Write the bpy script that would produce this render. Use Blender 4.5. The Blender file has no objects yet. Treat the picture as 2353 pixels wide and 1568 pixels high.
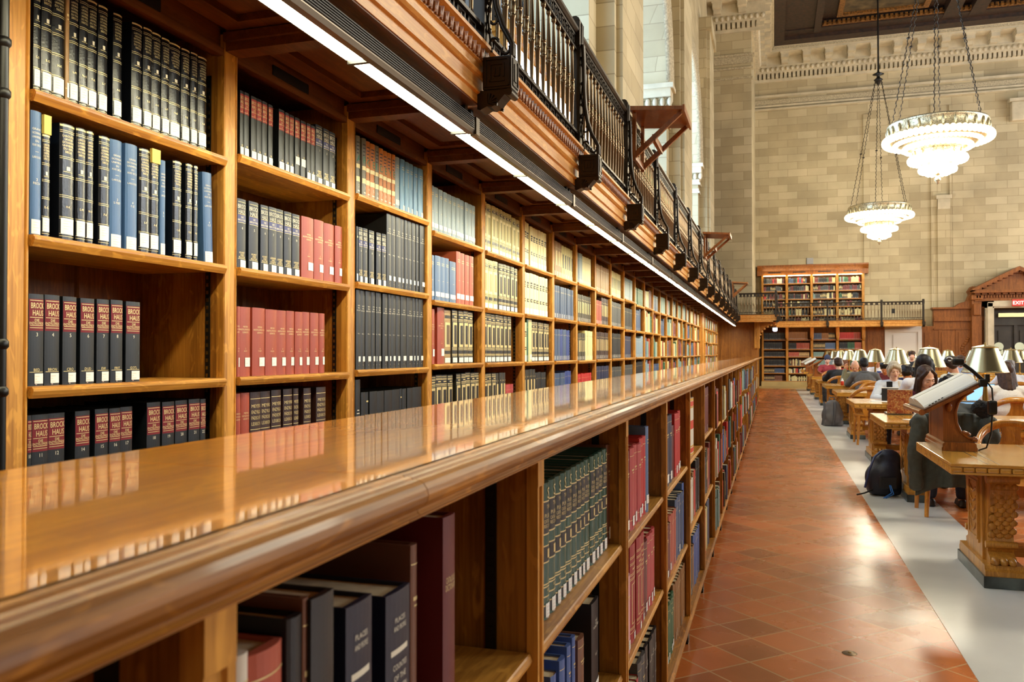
import bpy, bmesh, math, random
from mathutils import Vector, Matrix
random.seed(7)
S = bpy.context.scene
C = S.collection
PI = math.pi
# ---------------------------------------------------------------- camera numbers (pixels of the 2353 x 1568 frame)
F = 1930.0
CAMZ = 1.40
VPX, VPY = 1776.0, 811.0
TH = math.atan((VPX - 1176.5) / F)
PH = math.atan((VPY - 784.0) / F)
ct, st = math.cos(TH), math.sin(TH)


def YP(px, X):
    """depth along the aisle at which the plane x = -X meets picture column px"""
    du = VPX - px
    return (F * X / ct / du - X * st) / ct


def proj(x, y, z):
    d = x * -st + y * ct
    u = x * ct + y * st
    if d < 0.05:
        d = 0.05
    return 1176.5 + F * u / d, VPY + F * (CAMZ - z) / d, d


def lin(c):
    c = c / 255.0
    return c / 12.92 if c <= 0.04045 else ((c + 0.055) / 1.055) ** 2.4


def L3(rgb):
    return (lin(rgb[0]), lin(rgb[1]), lin(rgb[2]), 1.0)


# ---------------------------------------------------------------- materials
MATS = {}


def mat(key, rgb=(128, 128, 128), rough=0.5, metal=0.0, coat=0.0, emit=None, estr=0.0, spec=0.5, var=0.0, vscale=8.0, bump=0.0, sheen=0.0):
    if key in MATS:
        return MATS[key]
    m = bpy.data.materials.new(key)
    m.use_nodes = True
    nt = m.node_tree
    b = nt.nodes['Principled BSDF']
    b.inputs['Base Color'].default_value = L3(rgb)
    b.inputs['Roughness'].default_value = rough
    b.inputs['Metallic'].default_value = metal
    b.inputs['Coat Weight'].default_value = coat
    b.inputs['Coat Roughness'].default_value = 0.1
    b.inputs['Specular IOR Level'].default_value = spec
    if sheen:
        b.inputs['Sheen Weight'].default_value = sheen
    if emit:
        b.inputs['Emission Color'].default_value = L3(emit)
        b.inputs['Emission Strength'].default_value = estr
    if var or bump:
        tc = nt.nodes.new('ShaderNodeTexCoord')
        n = nt.nodes.new('ShaderNodeTexNoise')
        n.inputs['Scale'].default_value = vscale
        n.inputs['Detail'].default_value = 5
        nt.links.new(tc.outputs['Object'], n.inputs['Vector'])
        if var:
            mx = nt.nodes.new('ShaderNodeMix')
            mx.data_type = 'RGBA'
            mx.inputs['A'].default_value = L3([c * (1 - var) for c in rgb])
            mx.inputs['B'].default_value = L3([min(255, c * (1 + var)) for c in rgb])
            cr = nt.nodes.new('ShaderNodeMapRange')
            cr.inputs['From Min'].default_value = 0.3
            cr.inputs['From Max'].default_value = 0.7
            nt.links.new(n.outputs['Fac'], cr.inputs['Value'])
            nt.links.new(cr.outputs['Result'], mx.inputs['Factor'])
            nt.links.new(mx.outputs['Result'], b.inputs['Base Color'])
        if bump:
            bp = nt.nodes.new('ShaderNodeBump')
            bp.inputs['Strength'].default_value = bump
            bp.inputs['Distance'].default_value = 0.01
            nt.links.new(n.outputs['Fac'], bp.inputs['Height'])
            nt.links.new(bp.outputs['Normal'], b.inputs['Normal'])
    MATS[key] = m
    return m


def wood(key, c1, c2, axis='z', rough=0.32, coat=0.0, bump=0.12, scale=1.0, spec=0.5):
    if key in MATS:
        return MATS[key]
    m = bpy.data.materials.new(key)
    m.use_nodes = True
    nt = m.node_tree
    N, K = nt.nodes.new, nt.links.new
    b = nt.nodes['Principled BSDF']
    b.inputs['Roughness'].default_value = rough
    b.inputs['Coat Weight'].default_value = coat
    b.inputs['Coat Roughness'].default_value = 0.08
    b.inputs['Specular IOR Level'].default_value = spec
    tc = N('ShaderNodeTexCoord')
    oi = N('ShaderNodeObjectInfo')
    ad = N('ShaderNodeVectorMath'); ad.operation = 'ADD'
    mulr = N('ShaderNodeVectorMath'); mulr.operation = 'SCALE'
    cmb = N('ShaderNodeCombineXYZ')
    for i in range(3):
        K(oi.outputs['Random'], cmb.inputs[i])
    K(cmb.outputs[0], mulr.inputs[0]); mulr.inputs['Scale'].default_value = 7.0
    K(tc.outputs['Object'], ad.inputs[0]); K(mulr.outputs[0], ad.inputs[1])

    def mp(sx, long):
        q = N('ShaderNodeMapping')
        v = [sx * scale] * 3
        v['xyz'.index(axis)] = long * scale
        q.inputs['Scale'].default_value = v
        K(ad.outputs[0], q.inputs['Vector'])
        return q
    a = N('ShaderNodeTexNoise'); a.inputs['Scale'].default_value = 1; a.inputs['Detail'].default_value = 6; a.inputs['Distortion'].default_value = 0.6
    K(mp(16, 1.0).outputs[0], a.inputs['Vector'])
    f = N('ShaderNodeTexNoise'); f.inputs['Scale'].default_value = 1; f.inputs['Detail'].default_value = 3
    K(mp(150, 6).outputs[0], f.inputs['Vector'])
    mx = N('ShaderNodeMix'); mx.data_type = 'FLOAT'; mx.inputs[0].default_value = 0.42
    K(a.outputs['Fac'], mx.inputs[2]); K(f.outputs['Fac'], mx.inputs[3])
    fl = N('ShaderNodeTexNoise'); fl.inputs['Scale'].default_value = 1; fl.inputs['Detail'].default_value = 2; fl.inputs['Distortion'].default_value = 1.2
    K(mp(34, 11).outputs[0], fl.inputs['Vector'])
    fr = N('ShaderNodeMapRange'); fr.inputs['From Min'].default_value = 0.56; fr.inputs['From Max'].default_value = 0.72; fr.inputs['To Min'].default_value = 0.0; fr.inputs['To Max'].default_value = 0.22
    K(fl.outputs['Fac'], fr.inputs['Value'])
    sm = N('ShaderNodeMath'); sm.operation = 'ADD'; K(mx.outputs[0], sm.inputs[0]); K(fr.outputs[0], sm.inputs[1])
    cr = N('ShaderNodeValToRGB')
    cr.color_ramp.elements[0].position = 0.36; cr.color_ramp.elements[0].color = L3(c1)
    cr.color_ramp.elements[1].position = 0.64; cr.color_ramp.elements[1].color = L3(c2)
    K(sm.outputs[0], cr.inputs['Fac'])
    K(cr.outputs['Color'], b.inputs['Base Color'])
    if bump:
        bp = N('ShaderNodeBump'); bp.inputs['Strength'].default_value = bump; bp.inputs['Distance'].default_value = 0.004
        K(mx.outputs[0], bp.inputs['Height'])
        K(bp.outputs['Normal'], b.inputs['Normal'])
    MATS[key] = m
    return m


def stone(key, c1, c2, mortar, bw=1.0, bh=0.45, rough=0.75, msize=0.012):
    """ashlar blocks: u = x + y, v = z, so it reads right on walls of either direction"""
    m = bpy.data.materials.new(key)
    m.use_nodes = True
    nt = m.node_tree
    N, K = nt.nodes.new, nt.links.new
    b = nt.nodes['Principled BSDF']; b.inputs['Roughness'].default_value = rough
    tc = N('ShaderNodeTexCoord'); sp = N('ShaderNodeSeparateXYZ'); K(tc.outputs['Object'], sp.inputs[0])
    s = N('ShaderNodeMath'); s.operation = 'ADD'; K(sp.outputs[0], s.inputs[0]); K(sp.outputs[1], s.inputs[1])
    cb = N('ShaderNodeCombineXYZ'); K(s.outputs[0], cb.inputs[0]); K(sp.outputs[2], cb.inputs[1])
    br = N('ShaderNodeTexBrick')
    br.inputs['Scale'].default_value = 1.0
    br.inputs['Brick Width'].default_value = bw; br.inputs['Row Height'].default_value = bh
    br.inputs['Mortar Size'].default_value = msize; br.inputs['Mortar Smooth'].default_value = 0.3
    br.inputs['Color1'].default_value = L3(c1); br.inputs['Color2'].default_value = L3(c2); br.inputs['Mortar'].default_value = L3(mortar)
    br.inputs['Bias'].default_value = 0.0
    K(cb.outputs[0], br.inputs['Vector'])
    n = N('ShaderNodeTexNoise'); n.inputs['Scale'].default_value = 0.9; n.inputs['Detail'].default_value = 8
    K(tc.outputs['Object'], n.inputs['Vector'])
    mr = N('ShaderNodeMapRange'); mr.inputs['From Min'].default_value = 0.3; mr.inputs['From Max'].default_value = 0.7
    mr.inputs['To Min'].default_value = 0.84; mr.inputs['To Max'].default_value = 1.12
    K(n.outputs['Fac'], mr.inputs['Value'])
    vm = N('ShaderNodeVectorMath'); vm.operation = 'SCALE'; K(br.outputs['Color'], vm.inputs[0]); K(mr.outputs[0], vm.inputs['Scale'])
    K(vm.outputs[0], b.inputs['Base Color'])
    bp = N('ShaderNodeBump'); bp.inputs['Strength'].default_value = 0.2; bp.inputs['Distance'].default_value = 0.01; bp.invert = True
    K(br.outputs['Fac'], bp.inputs['Height']); K(bp.outputs['Normal'], b.inputs['Normal'])
    MATS[key] = m
    return m


def tiles(key):
    m = bpy.data.materials.new(key)
    m.use_nodes = True
    nt = m.node_tree
    N, K = nt.nodes.new, nt.links.new
    b = nt.nodes['Principled BSDF']
    tc = N('ShaderNodeTexCoord')
    mp = N('ShaderNodeMapping'); mp.inputs['Rotation'].default_value = (0, 0, PI / 4); mp.inputs['Location'].default_value = (0.06, 0.09, 0)
    K(tc.outputs['Object'], mp.inputs['Vector'])
    br = N('ShaderNodeTexBrick'); br.offset = 0.0; br.squash = 1.0
    br.inputs['Scale'].default_value = 1.0; br.inputs['Brick Width'].default_value = 0.235; br.inputs['Row Height'].default_value = 0.235
    br.inputs['Mortar Size'].default_value = 0.005; br.inputs['Mortar Smooth'].default_value = 0.1
    br.inputs['Color1'].default_value = L3((196, 110, 54)); br.inputs['Color2'].default_value = L3((138, 84, 50)); br.inputs['Mortar'].default_value = L3((198, 152, 106))
    br.inputs['Bias'].default_value = -0.45
    K(mp.outputs[0], br.inputs['Vector'])
    n = N('ShaderNodeTexNoise'); n.inputs['Scale'].default_value = 2.2; n.inputs['Detail'].default_value = 7
    K(tc.outputs['Object'], n.inputs['Vector'])
    mr = N('ShaderNodeMapRange'); mr.inputs['From Min'].default_value = 0.3; mr.inputs['From Max'].default_value = 0.7
    mr.inputs['To Min'].default_value = 0.78; mr.inputs['To Max'].default_value = 1.15
    K(n.outputs['Fac'], mr.inputs['Value'])
    vm = N('ShaderNodeVectorMath'); vm.operation = 'SCALE'; K(br.outputs['Color'], vm.inputs[0]); K(mr.outputs[0], vm.inputs['Scale'])
    K(vm.outputs[0], b.inputs['Base Color'])
    r2 = N('ShaderNodeMapRange'); r2.inputs['From Min'].default_value = 0.35; r2.inputs['From Max'].default_value = 0.65
    r2.inputs['To Min'].default_value = 0.23; r2.inputs['To Max'].default_value = 0.31
    K(n.outputs['Fac'], r2.inputs['Value']); K(r2.outputs[0], b.inputs['Roughness'])
    # each tile lies a little out of true, joints are sunk
    wn = N('ShaderNodeTexNoise'); wn.inputs['Scale'].default_value = 3.5; wn.inputs['Detail'].default_value = 1
    K(tc.outputs['Object'], wn.inputs['Vector'])
    b1 = N('ShaderNodeBump'); b1.inputs['Strength'].default_value = 0.02; b1.inputs['Distance'].default_value = 0.05
    K(wn.outputs['Fac'], b1.inputs['Height'])
    b2 = N('ShaderNodeBump'); b2.inputs['Strength'].default_value = 0.09; b2.inputs['Distance'].default_value = 0.004; b2.invert = True
    K(br.outputs['Fac'], b2.inputs['Height']); K(b1.outputs['Normal'], b2.inputs['Normal'])
    K(b2.outputs['Normal'], b.inputs['Normal'])
    b.inputs['Specular IOR Level'].default_value = 0.5
    MATS[key] = m
    return m


# ---------------------------------------------------------------- mesh builder
class MB:
    def __init__(s):
        s.v, s.f, s.m, s.sm = [], [], [], []

    def add(s, vs, fs, m=0, smooth=False):
        o = len(s.v)
        s.v += [tuple(p) for p in vs]
        for f in fs:
            s.f.append(tuple(i + o for i in f)); s.m.append(m); s.sm.append(smooth)
        return s

    def box(s, x0, x1, y0, y1, z0, z1, m=0):
        return s.add([(x0, y0, z0), (x1, y0, z0), (x1, y1, z0), (x0, y1, z0), (x0, y0, z1), (x1, y0, z1), (x1, y1, z1), (x0, y1, z1)],
                     [(0, 3, 2, 1), (4, 5, 6, 7), (0, 1, 5, 4), (1, 2, 6, 5), (2, 3, 7, 6), (3, 0, 4, 7)], m)

    def cbox(s, x0, x1, y0, y1, z0, z1, c, m=0):
        """box with chamfered edges"""
        o = len(s.v)
        bm = bmesh.new()
        bmesh.ops.create_cube(bm, size=1.0)
        for v in bm.verts:
            v.co = Vector(((x0 + x1) / 2 + v.co.x * (x1 - x0), (y0 + y1) / 2 + v.co.y * (y1 - y0), (z0 + z1) / 2 + v.co.z * (z1 - z0)))
        bmesh.ops.bevel(bm, geom=bm.edges[:], offset=c, segments=2, affect='EDGES', profile=0.6)
        bm.verts.index_update()
        s.add([v.co[:] for v in bm.verts], [[v.index for v in f.verts] for f in bm.faces], m)
        bm.free()
        return s

    def prism(s, poly, axis, a, b, m=0, smooth=False, caps=True):
        """extrude a 2-D outline along an axis; outline axes: y->(x,z), x->(y,z), z->(x,y)"""
        n = len(poly)

        def P(p, t):
            return (p[0], t, p[1]) if axis == 'y' else ((t, p[0], p[1]) if axis == 'x' else (p[0], p[1], t))
        vs = [P(p, a) for p in poly] + [P(p, b) for p in poly]
        s.add(vs, [(i, (i + 1) % n, n + (i + 1) % n, n + i) for i in range(n)], m, smooth)
        if caps:
            s.add(vs, [tuple(range(n - 1, -1, -1)), tuple(range(n, 2 * n))], m)
        return s

    def lathe(s, prof, n=16, c=(0, 0), m=0, smooth=True, a0=0.0, a1=2 * PI):
        k = len(prof)
        full = abs(a1 - a0 - 2 * PI) < 1e-6
        na = n if full else n + 1
        vs = []
        for i in range(na):
            t = a0 + (a1 - a0) * i / n
            vs += [(c[0] + r * math.cos(t), c[1] + r * math.sin(t), z) for r, z in prof]
        fs = []
        for i in range(n):
            j = (i + 1) % na
            for q in range(k - 1):
                fs.append((i * k + q, j * k + q, j * k + q + 1, i * k + q + 1))
        return s.add(vs, fs, m, smooth)

    def tube(s, pts, r, n=8, m=0, smooth=True, cap=True, flat=None):
        pts = [Vector(p) for p in pts]
        k = len(pts)
        rs = r if isinstance(r, (list, tuple)) else [r] * k
        up = Vector((0, 0, 1))
        vs = []
        prev = None
        for i, p in enumerate(pts):
            d = (pts[min(i + 1, k - 1)] - pts[max(i - 1, 0)])
            d = d.normalized() if d.length > 1e-9 else Vector((0, 0, 1))
            if prev is None:
                a = up.cross(d)
                a = a.normalized() if a.length > 0.05 else Vector((1, 0, 0)).cross(d).normalized()
            else:
                a = (prev - d * prev.dot(d))
                a = a.normalized() if a.length > 1e-6 else up.cross(d).normalized()
            prev = a
            b = d.cross(a)
            e = flat if flat else 1.0
            vs += [tuple(p + (a * math.cos(2 * PI * j / n) * rs[i] + b * math.sin(2 * PI * j / n) * rs[i] * e)) for j in range(n)]
        fs = [(i * n + j, i * n + (j + 1) % n, (i + 1) * n + (j + 1) % n, (i + 1) * n + j) for i in range(k - 1) for j in range(n)]
        s.add(vs, fs, m, smooth)
        if cap:
            s.add(vs, [tuple(range(n - 1, -1, -1)), tuple(range((k - 1) * n, k * n))], m)
        return s

    def ell(s, c, r, nu=12, nv=8, m=0, R=None):
        vs = []
        for i in range(nv + 1):
            a = PI * i / nv
            for j in range(nu):
                t = 2 * PI * j / nu
                p = Vector((r[0] * math.sin(a) * math.cos(t), r[1] * math.sin(a) * math.sin(t), r[2] * math.cos(a)))
                if R:
                    p = R @ p
                vs.append((c[0] + p.x, c[1] + p.y, c[2] + p.z))
        fs = []
        for i in range(nv):
            for j in range(nu):
                fs.append((i * nu + j, (i + 1) * nu + j, (i + 1) * nu + (j + 1) % nu, i * nu + (j + 1) % nu))
        return s.add(vs, fs, m, True)

    def xf(s, M, o=0):
        for i in range(o, len(s.v)):
            s.v[i] = tuple(M @ Vector(s.v[i]))
        return s

    def mesh(s, name, mats):
        me = bpy.data.meshes.new(name)
        me.from_pydata(s.v, [], s.f)
        for q in (mats if isinstance(mats, (list, tuple)) else [mats]):
            me.materials.append(q)
        me.polygons.foreach_set('material_index', s.m)
        me.polygons.foreach_set('use_smooth', s.sm)
        me.update()
        return me

    def build(s, name, mats, parent=None, loc=None, rz=0.0):
        return link(name, s.mesh(name, mats), parent, loc, rz)


def link(name, me, parent=None, loc=None, rz=0.0):
    o = bpy.data.objects.new(name, me)
    C.objects.link(o)
    if parent is not None:
        o.parent = parent
    if loc is not None:
        o.location = loc
    if rz:
        o.rotation_euler = (0, 0, rz)
    return o


def tag(o, label=None, cat=None, group=None, kind=None):
    if label: o['label'] = label
    if cat: o['category'] = cat
    if group: o['group'] = group
    if kind: o['kind'] = kind
    return o


def thing(name, label, cat, loc=(0, 0, 0), rz=0.0, group=None):
    o = bpy.data.objects.new(name, None)
    C.objects.link(o)
    o.location = loc
    o.rotation_euler = (0, 0, rz)
    o.empty_display_size = 0.1
    return tag(o, label, cat, group)


def struct(o):
    o['kind'] = 'structure'
    return o


def dup(o, parent=None):
    c = o.copy()
    C.objects.link(c)
    if parent is not None:
        c.parent = parent
    for ch in list(o.children):
        dup(ch, c)
    return c


ORD = ['first', 'second', 'third', 'fourth', 'fifth', 'sixth', 'seventh', 'eighth', 'ninth', 'tenth', 'eleventh', 'twelfth', 'thirteenth', 'fourteenth',
       'fifteenth', 'sixteenth', 'seventeenth', 'eighteenth', 'nineteenth', 'twentieth', 'twenty-first', 'twenty-second', 'twenty-third', 'twenty-fourth',
       'twenty-fifth', 'twenty-sixth', 'twenty-seventh', 'twenty-eighth', 'twenty-ninth', 'thirtieth', 'thirty-first', 'thirty-second', 'thirty-third', 'thirty-fourth']

# palette of woods and metals
OAKZ = wood('oak_upright', (146, 92, 28), (210, 150, 64), 'z', 0.42, spec=0.32)
OAKY = wood('oak_shelf', (148, 92, 30), (212, 152, 64), 'y', 0.38, spec=0.35)
OAKX = wood('oak_cross', (140, 86, 28), (192, 130, 52), 'x', 0.32)
SIDEZ = wood('oak_side_shaded', (116, 70, 20), (168, 112, 40), 'z', 0.5, spec=0.28)  # side panels coloured darker than the stiles to stand in for bay shade
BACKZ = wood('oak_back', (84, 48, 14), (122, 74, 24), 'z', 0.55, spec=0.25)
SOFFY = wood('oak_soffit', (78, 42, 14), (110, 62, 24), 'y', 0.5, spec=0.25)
TOPY = wood('oak_counter', (184, 110, 10), (226, 148, 22), 'y', 0.3, coat=1.0, bump=0.0)
TOPY.node_tree.nodes['Principled BSDF'].inputs['Coat Roughness'].default_value = 0.035
EDGEY = wood('oak_edge', (118, 70, 14), (184, 120, 36), 'y', 0.45, coat=0.08, bump=0.35, spec=0.32)
FASCY = wood('oak_fascia', (186, 124, 52), (224, 168, 88), 'y', 0.42, spec=0.35)
TABX = wood('oak_table', (176, 118, 38), (218, 164, 72), 'x', 0.2, coat=0.35, bump=0.05)
TABZ = wood('oak_carved', (150, 98, 34), (200, 142, 56), 'z', 0.36)
CHAIRW = wood('oak_chair', (166, 100, 30), (208, 140, 52), 'z', 0.28, coat=0.3, bump=0.04)
LECT = wood('oak_lectern', (118, 64, 24), (160, 94, 40), 'z', 0.28, coat=0.2)
PANX = wood('oak_panel', (122, 72, 22), (166, 106, 38), 'z', 0.42, spec=0.35)
PORT = wood('oak_portal', (108, 60, 22), (146, 88, 36), 'z', 0.45, spec=0.3)
IRON = mat('dark_bronze_iron', (56, 48, 39), 0.36, 0.7, spec=0.5)
IRON2 = mat('bronze_baluster', (128, 106, 78), 0.28, 0.9)
BLACKM = mat('black_metal', (22, 20, 18), 0.4, 0.3)
STEELM = mat('fixture_metal', (98, 88, 76), 0.35, 0.85)
FIXD = mat('fixture_groove', (34, 30, 27), 0.5, 0.5)
ALU = mat('reflector_metal', (222, 220, 205), 0.25, 0.9)
TUBE = mat('lit_tube', (255, 250, 230), 0.4, emit=(255, 247, 206), estr=40.0)
BRASS = mat('satin_brass', (200, 190, 150), 0.26, 1.0)
BRASSD = mat('worn_brass', (150, 118, 62), 0.38, 1.0)
GOLD = mat('gilt', (220, 198, 140), 0.4, 0.4)
WHITE = mat('sticker_paper', (238, 236, 228), 0.6)
PAGE = mat('page_edge', (214, 200, 164), 0.7, var=0.06, vscale=60)
PAPER = mat('white_paper', (240, 238, 232), 0.6)
# ================================================================ room shell
YE = 37.2          # face of the end wall
XW = 1.80          # wall bookcase front, metres left of the camera
XR = 1.17          # gallery rail
XF = 0.386         # low bookcase front


def at(px, py, y):
    """point of the plane at distance y up the room that the photo shows at (px, py)"""
    r = (px - VPX) * ct / F
    x = r * y * ct / (1 + r * st)
    d = y * ct - x * st
    return x, CAMZ + (VPY - py) * d / F


STONE = stone('ashlar', (188, 174, 140), (164, 149, 115), (146, 131, 100), 0.78, 0.315, msize=0.008)
STONEP = mat('plain_stone', (190, 178, 150), 0.75, var=0.07, vscale=3, bump=0.08)
STONEC = mat('carved_stone', (168, 156, 128), 0.8, var=0.16, vscale=22, bump=0.6)
TILE = tiles('terracotta_tiles')
MARB = mat('pale_marble', (208, 206, 200), 0.3, var=0.05, vscale=1.6, bump=0.02)
MARBD = mat('dark_marble', (64, 70, 68), 0.3, var=0.5, vscale=5)
BUFF = mat('buff_stone', (188, 166, 112), 0.5, var=0.06, vscale=2)
CEILW = mat('carved_ceiling_wood', (40, 24, 14), 0.55, var=0.5, vscale=9, bump=0.5)
CEILG = mat('ceiling_gilding', (104, 68, 26), 0.45, 0.3, var=0.5, vscale=14, bump=0.4)
CEILP = mat('ceiling_painting', (52, 42, 26), 0.6, var=0.9, vscale=2.6)
WPAINT = mat('white_paint', (214, 204, 190), 0.5)

struct(MB().box(-3.2, 22, -12, 37.6, -0.1, 0).build('floor', TILE))
struct(MB().box(0.83, 1.453, -12, 34.2, 0, 0.003).build('floor_border_marble_strip', MARB))
struct(MB().box(-0.55, 9, 34.2, 37.2, 0, 0.004).build('floor_end_strip', BUFF))
struct(MB().box(22, 22.3, -12, 37.6, 0, 14.5).build('wall_right', STONE))
for i, y in enumerate((11, 20, 29)):
    rw = MB()
    for e in range(6):
        rw.box(21.9, 21.98, y - 2.3 + 0.92 * e - 0.04, y - 2.3 + 0.92 * e + 0.04, 4.4, 10.6)
    for zz in (4.4, 5.9, 7.5, 9.0, 10.6):
        rw.box(21.91, 21.97, y - 2.34, y + 2.34, zz - 0.05, zz + 0.05)
    struct(rw.build('window_%d' % (i + 5), IRON))
struct(MB().box(-3.2, 22, -12.3, -12, 0, 14.5).build('wall_rear', STONE))

# left wall: arched windows in a deep wall, pilasters between them
wl = MB()
wl.box(-3.2, -2.2, -12, 31, 0, 3.3)
wl.box(-3.2, -2.2, -12, 31, 10.2, 14.5)
YJ = [2.25 + 8.1 * k for k in range(-1, 4)]
ZS, RA = 7.26, 2.55
for yj in YJ:
    a, b = yj, min(yj + 3.0, 31)
    if a < 31:
        wl.box(-3.2, -2.2, a, b, 3.3, 10.2)
    yc = yj - RA
    n = 20
    for i in range(n):
        t0, t1 = PI * i / n, PI * (i + 1) / n
        p0 = (yc + RA * math.cos(t0), ZS + RA * math.sin(t0)); p1 = (yc + RA * math.cos(t1), ZS + RA * math.sin(t1))
        if p0[0] > 31 and p1[0] > 31:
            continue
        wl.prism([p0, (p0[0], 10.2), (p1[0], 10.2), p1], 'x', -3.2, -2.2)
struct(wl.build('wall_left', STONE))
for i, yj in enumerate(YJ[1:]):
    pil = MB()
    pil.box(-2.2, -1.954, yj + 0.45, yj + 2.55, 2.6, 11.6)
    pil.box(-1.96, -1.87, yj + 0.58, yj + 2.42, 2.6, 11.6)
    pil.box(-2.2, -1.80, yj + 0.40, yj + 2.60, 11.6, 12.0)
    struct(pil.build('wall_left_pilaster', STONE))
    q = MB()
    yc = yj - RA
    prof = [(RA - 0.02, 0.0), (RA - 0.02, 0.07), (RA + 0.07, 0.12), (RA + 0.14, 0.08), (RA + 0.30, 0.14), (RA + 0.38, 0.10), (RA + 0.40, 0.0)]
    n = 28
    vs = []
    for j in range(n + 1):
        t = PI * j / n
        vs += [(-2.2 + d, yc + r * math.cos(t), ZS + r * math.sin(t)) for r, d in prof]
    k = len(prof)
    q.add(vs, [(j * k + e, (j + 1) * k + e, (j + 1) * k + e + 1, j * k + e + 1) for j in range(n) for e in range(k - 1)], 0, True)
    struct(q.build('trim_%d' % (i + 10), STONEC))
    cp = MB()
    for z0, z1, d in ((6.36, 6.42, 0.05), (6.42, 6.5, 0.02), (6.62, 6.68, 0.07), (6.68, 6.78, 0.04), (6.98, 7.16, 0.1), (7.16, 7.26, 0.16)):
        cp.box(-3.0, -2.2 + d, yj - d, yj + 0.42, z0, z1)
    for e in range(6):
        cp.ell((-2.92 + e * 0.16, yj - 0.03, 6.88), (0.06, 0.07, 0.1), 8, 6)
    for e in range(3):
        cp.ell((-2.19, yj + 0.06 + e * 0.15, 6.88), (0.07, 0.06, 0.1), 8, 6)
    struct(cp.build('trim_%d' % (i + 20), STONEP))
    # arched window frame with glazing bars, set deep in the wall
    wf = MB()
    for e in range(6):
        yy = yj - 5.1 + 5.1 * e / 5
        wf.box(-3.08, -3.0, yy - 0.05, yy + 0.05, 3.3, 9.7 if 1 <= e <= 4 else 7.3)
    for zz in (3.35, 4.6, 5.9, 7.26, 8.5):
        wf.box(-3.07, -3.01, yj - 5.1, yj, zz - 0.05, zz + 0.05)
    struct(wf.build('window_%d' % (i + 1), IRON))

# corner block at the far left end: stone above, oak panelling below
struct(MB().box(-3.2, -0.69, 31, YE + 0.4, 2.5, 14.5).build('wall_end_pier', STONE))
cc = MB()
for z0, z1, d in ((11.55, 11.62, 0.06), (11.75, 12.0, 0.05), (12.0, 12.08, 0.1), (11.2, 11.26, 0.04)):
    cc.box(-2.2, -0.69 + d, 31 - d, 31.2, z0, z1)
struct(cc.build('trim_2', STONEC))
pw = MB()
pw.box(-2.2, -0.55, 31.0, YE, 0, 2.5)
for a, b in ((-1.80, -1.46), (-1.42, -1.08), (-1.04, -0.74)):
    for x0, x1, z0, z1 in ((a, a + 0.03, 0.2, 2.42), (b - 0.03, b, 0.2, 2.42), (a + 0.03, b - 0.03, 2.39, 2.42), (a + 0.03, b - 0.03, 0.2, 0.24), (a + 0.03, b - 0.03, 1.25, 1.3)):
        pw.box(x0, x1, 30.975, 31.01, z0, z1)
pw.box(-0.735, -0.53, 30.93, 31.1, 0, 2.45)
struct(pw.build('wall_end_panelling', PANX))

# end wall
ew = MB()
ew.box(-0.69, 22, YE, YE + 0.4, 0, 14.5)
for p0, p1, top in ((1986, 2003, 262), (2141, 2155, 240), (2184, 2189, 240)):
    x0, zt = at(p0, top, YE); x1, _ = at(p1, top, YE)
    ew.box(x0, x1, YE - 0.06, YE + 0.1, 2.6, zt)
x0, zt = at(2155, 478, YE); x1, _ = at(2184, 478, YE)
ew.box(x0, x1, YE - 0.12, YE + 0.1, 2.6, zt)
struct(ew.build('wall_end', STONE))
tr = MB()
x0, z1 = at(2152, 450, YE); x1, z0 = at(2188, 480, YE)
tr.box(x0, x1, YE - 0.2, YE, z1 - 0.15, z1); tr.box(x0 + 0.06, x1 - 0.06, YE - 0.15, YE, z0, z1 - 0.15)
for py, h, d, m in ((221, 0.1, 0.1, 0), (232, 0.2, 0.06, 1), (244, 0.08, 0.09, 0), (252, 0.06, 0.12, 0)):
    _, z = at(1735, py, YE)
    tr.box(-0.69, 22, YE - d, YE, z - h, z, m)
x0, z1 = at(2325, 236, YE); x1, z0 = at(2375, 276, YE)
tr.cbox(x0, x1, YE - 0.3, YE, z0, z1, 0.05); tr.box(x0 - 0.08, x1 + 0.08, YE - 0.35, YE, z1, z1 + 0.12)
struct(tr.build('trim_3', [STONEP, STONEC]))


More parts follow.
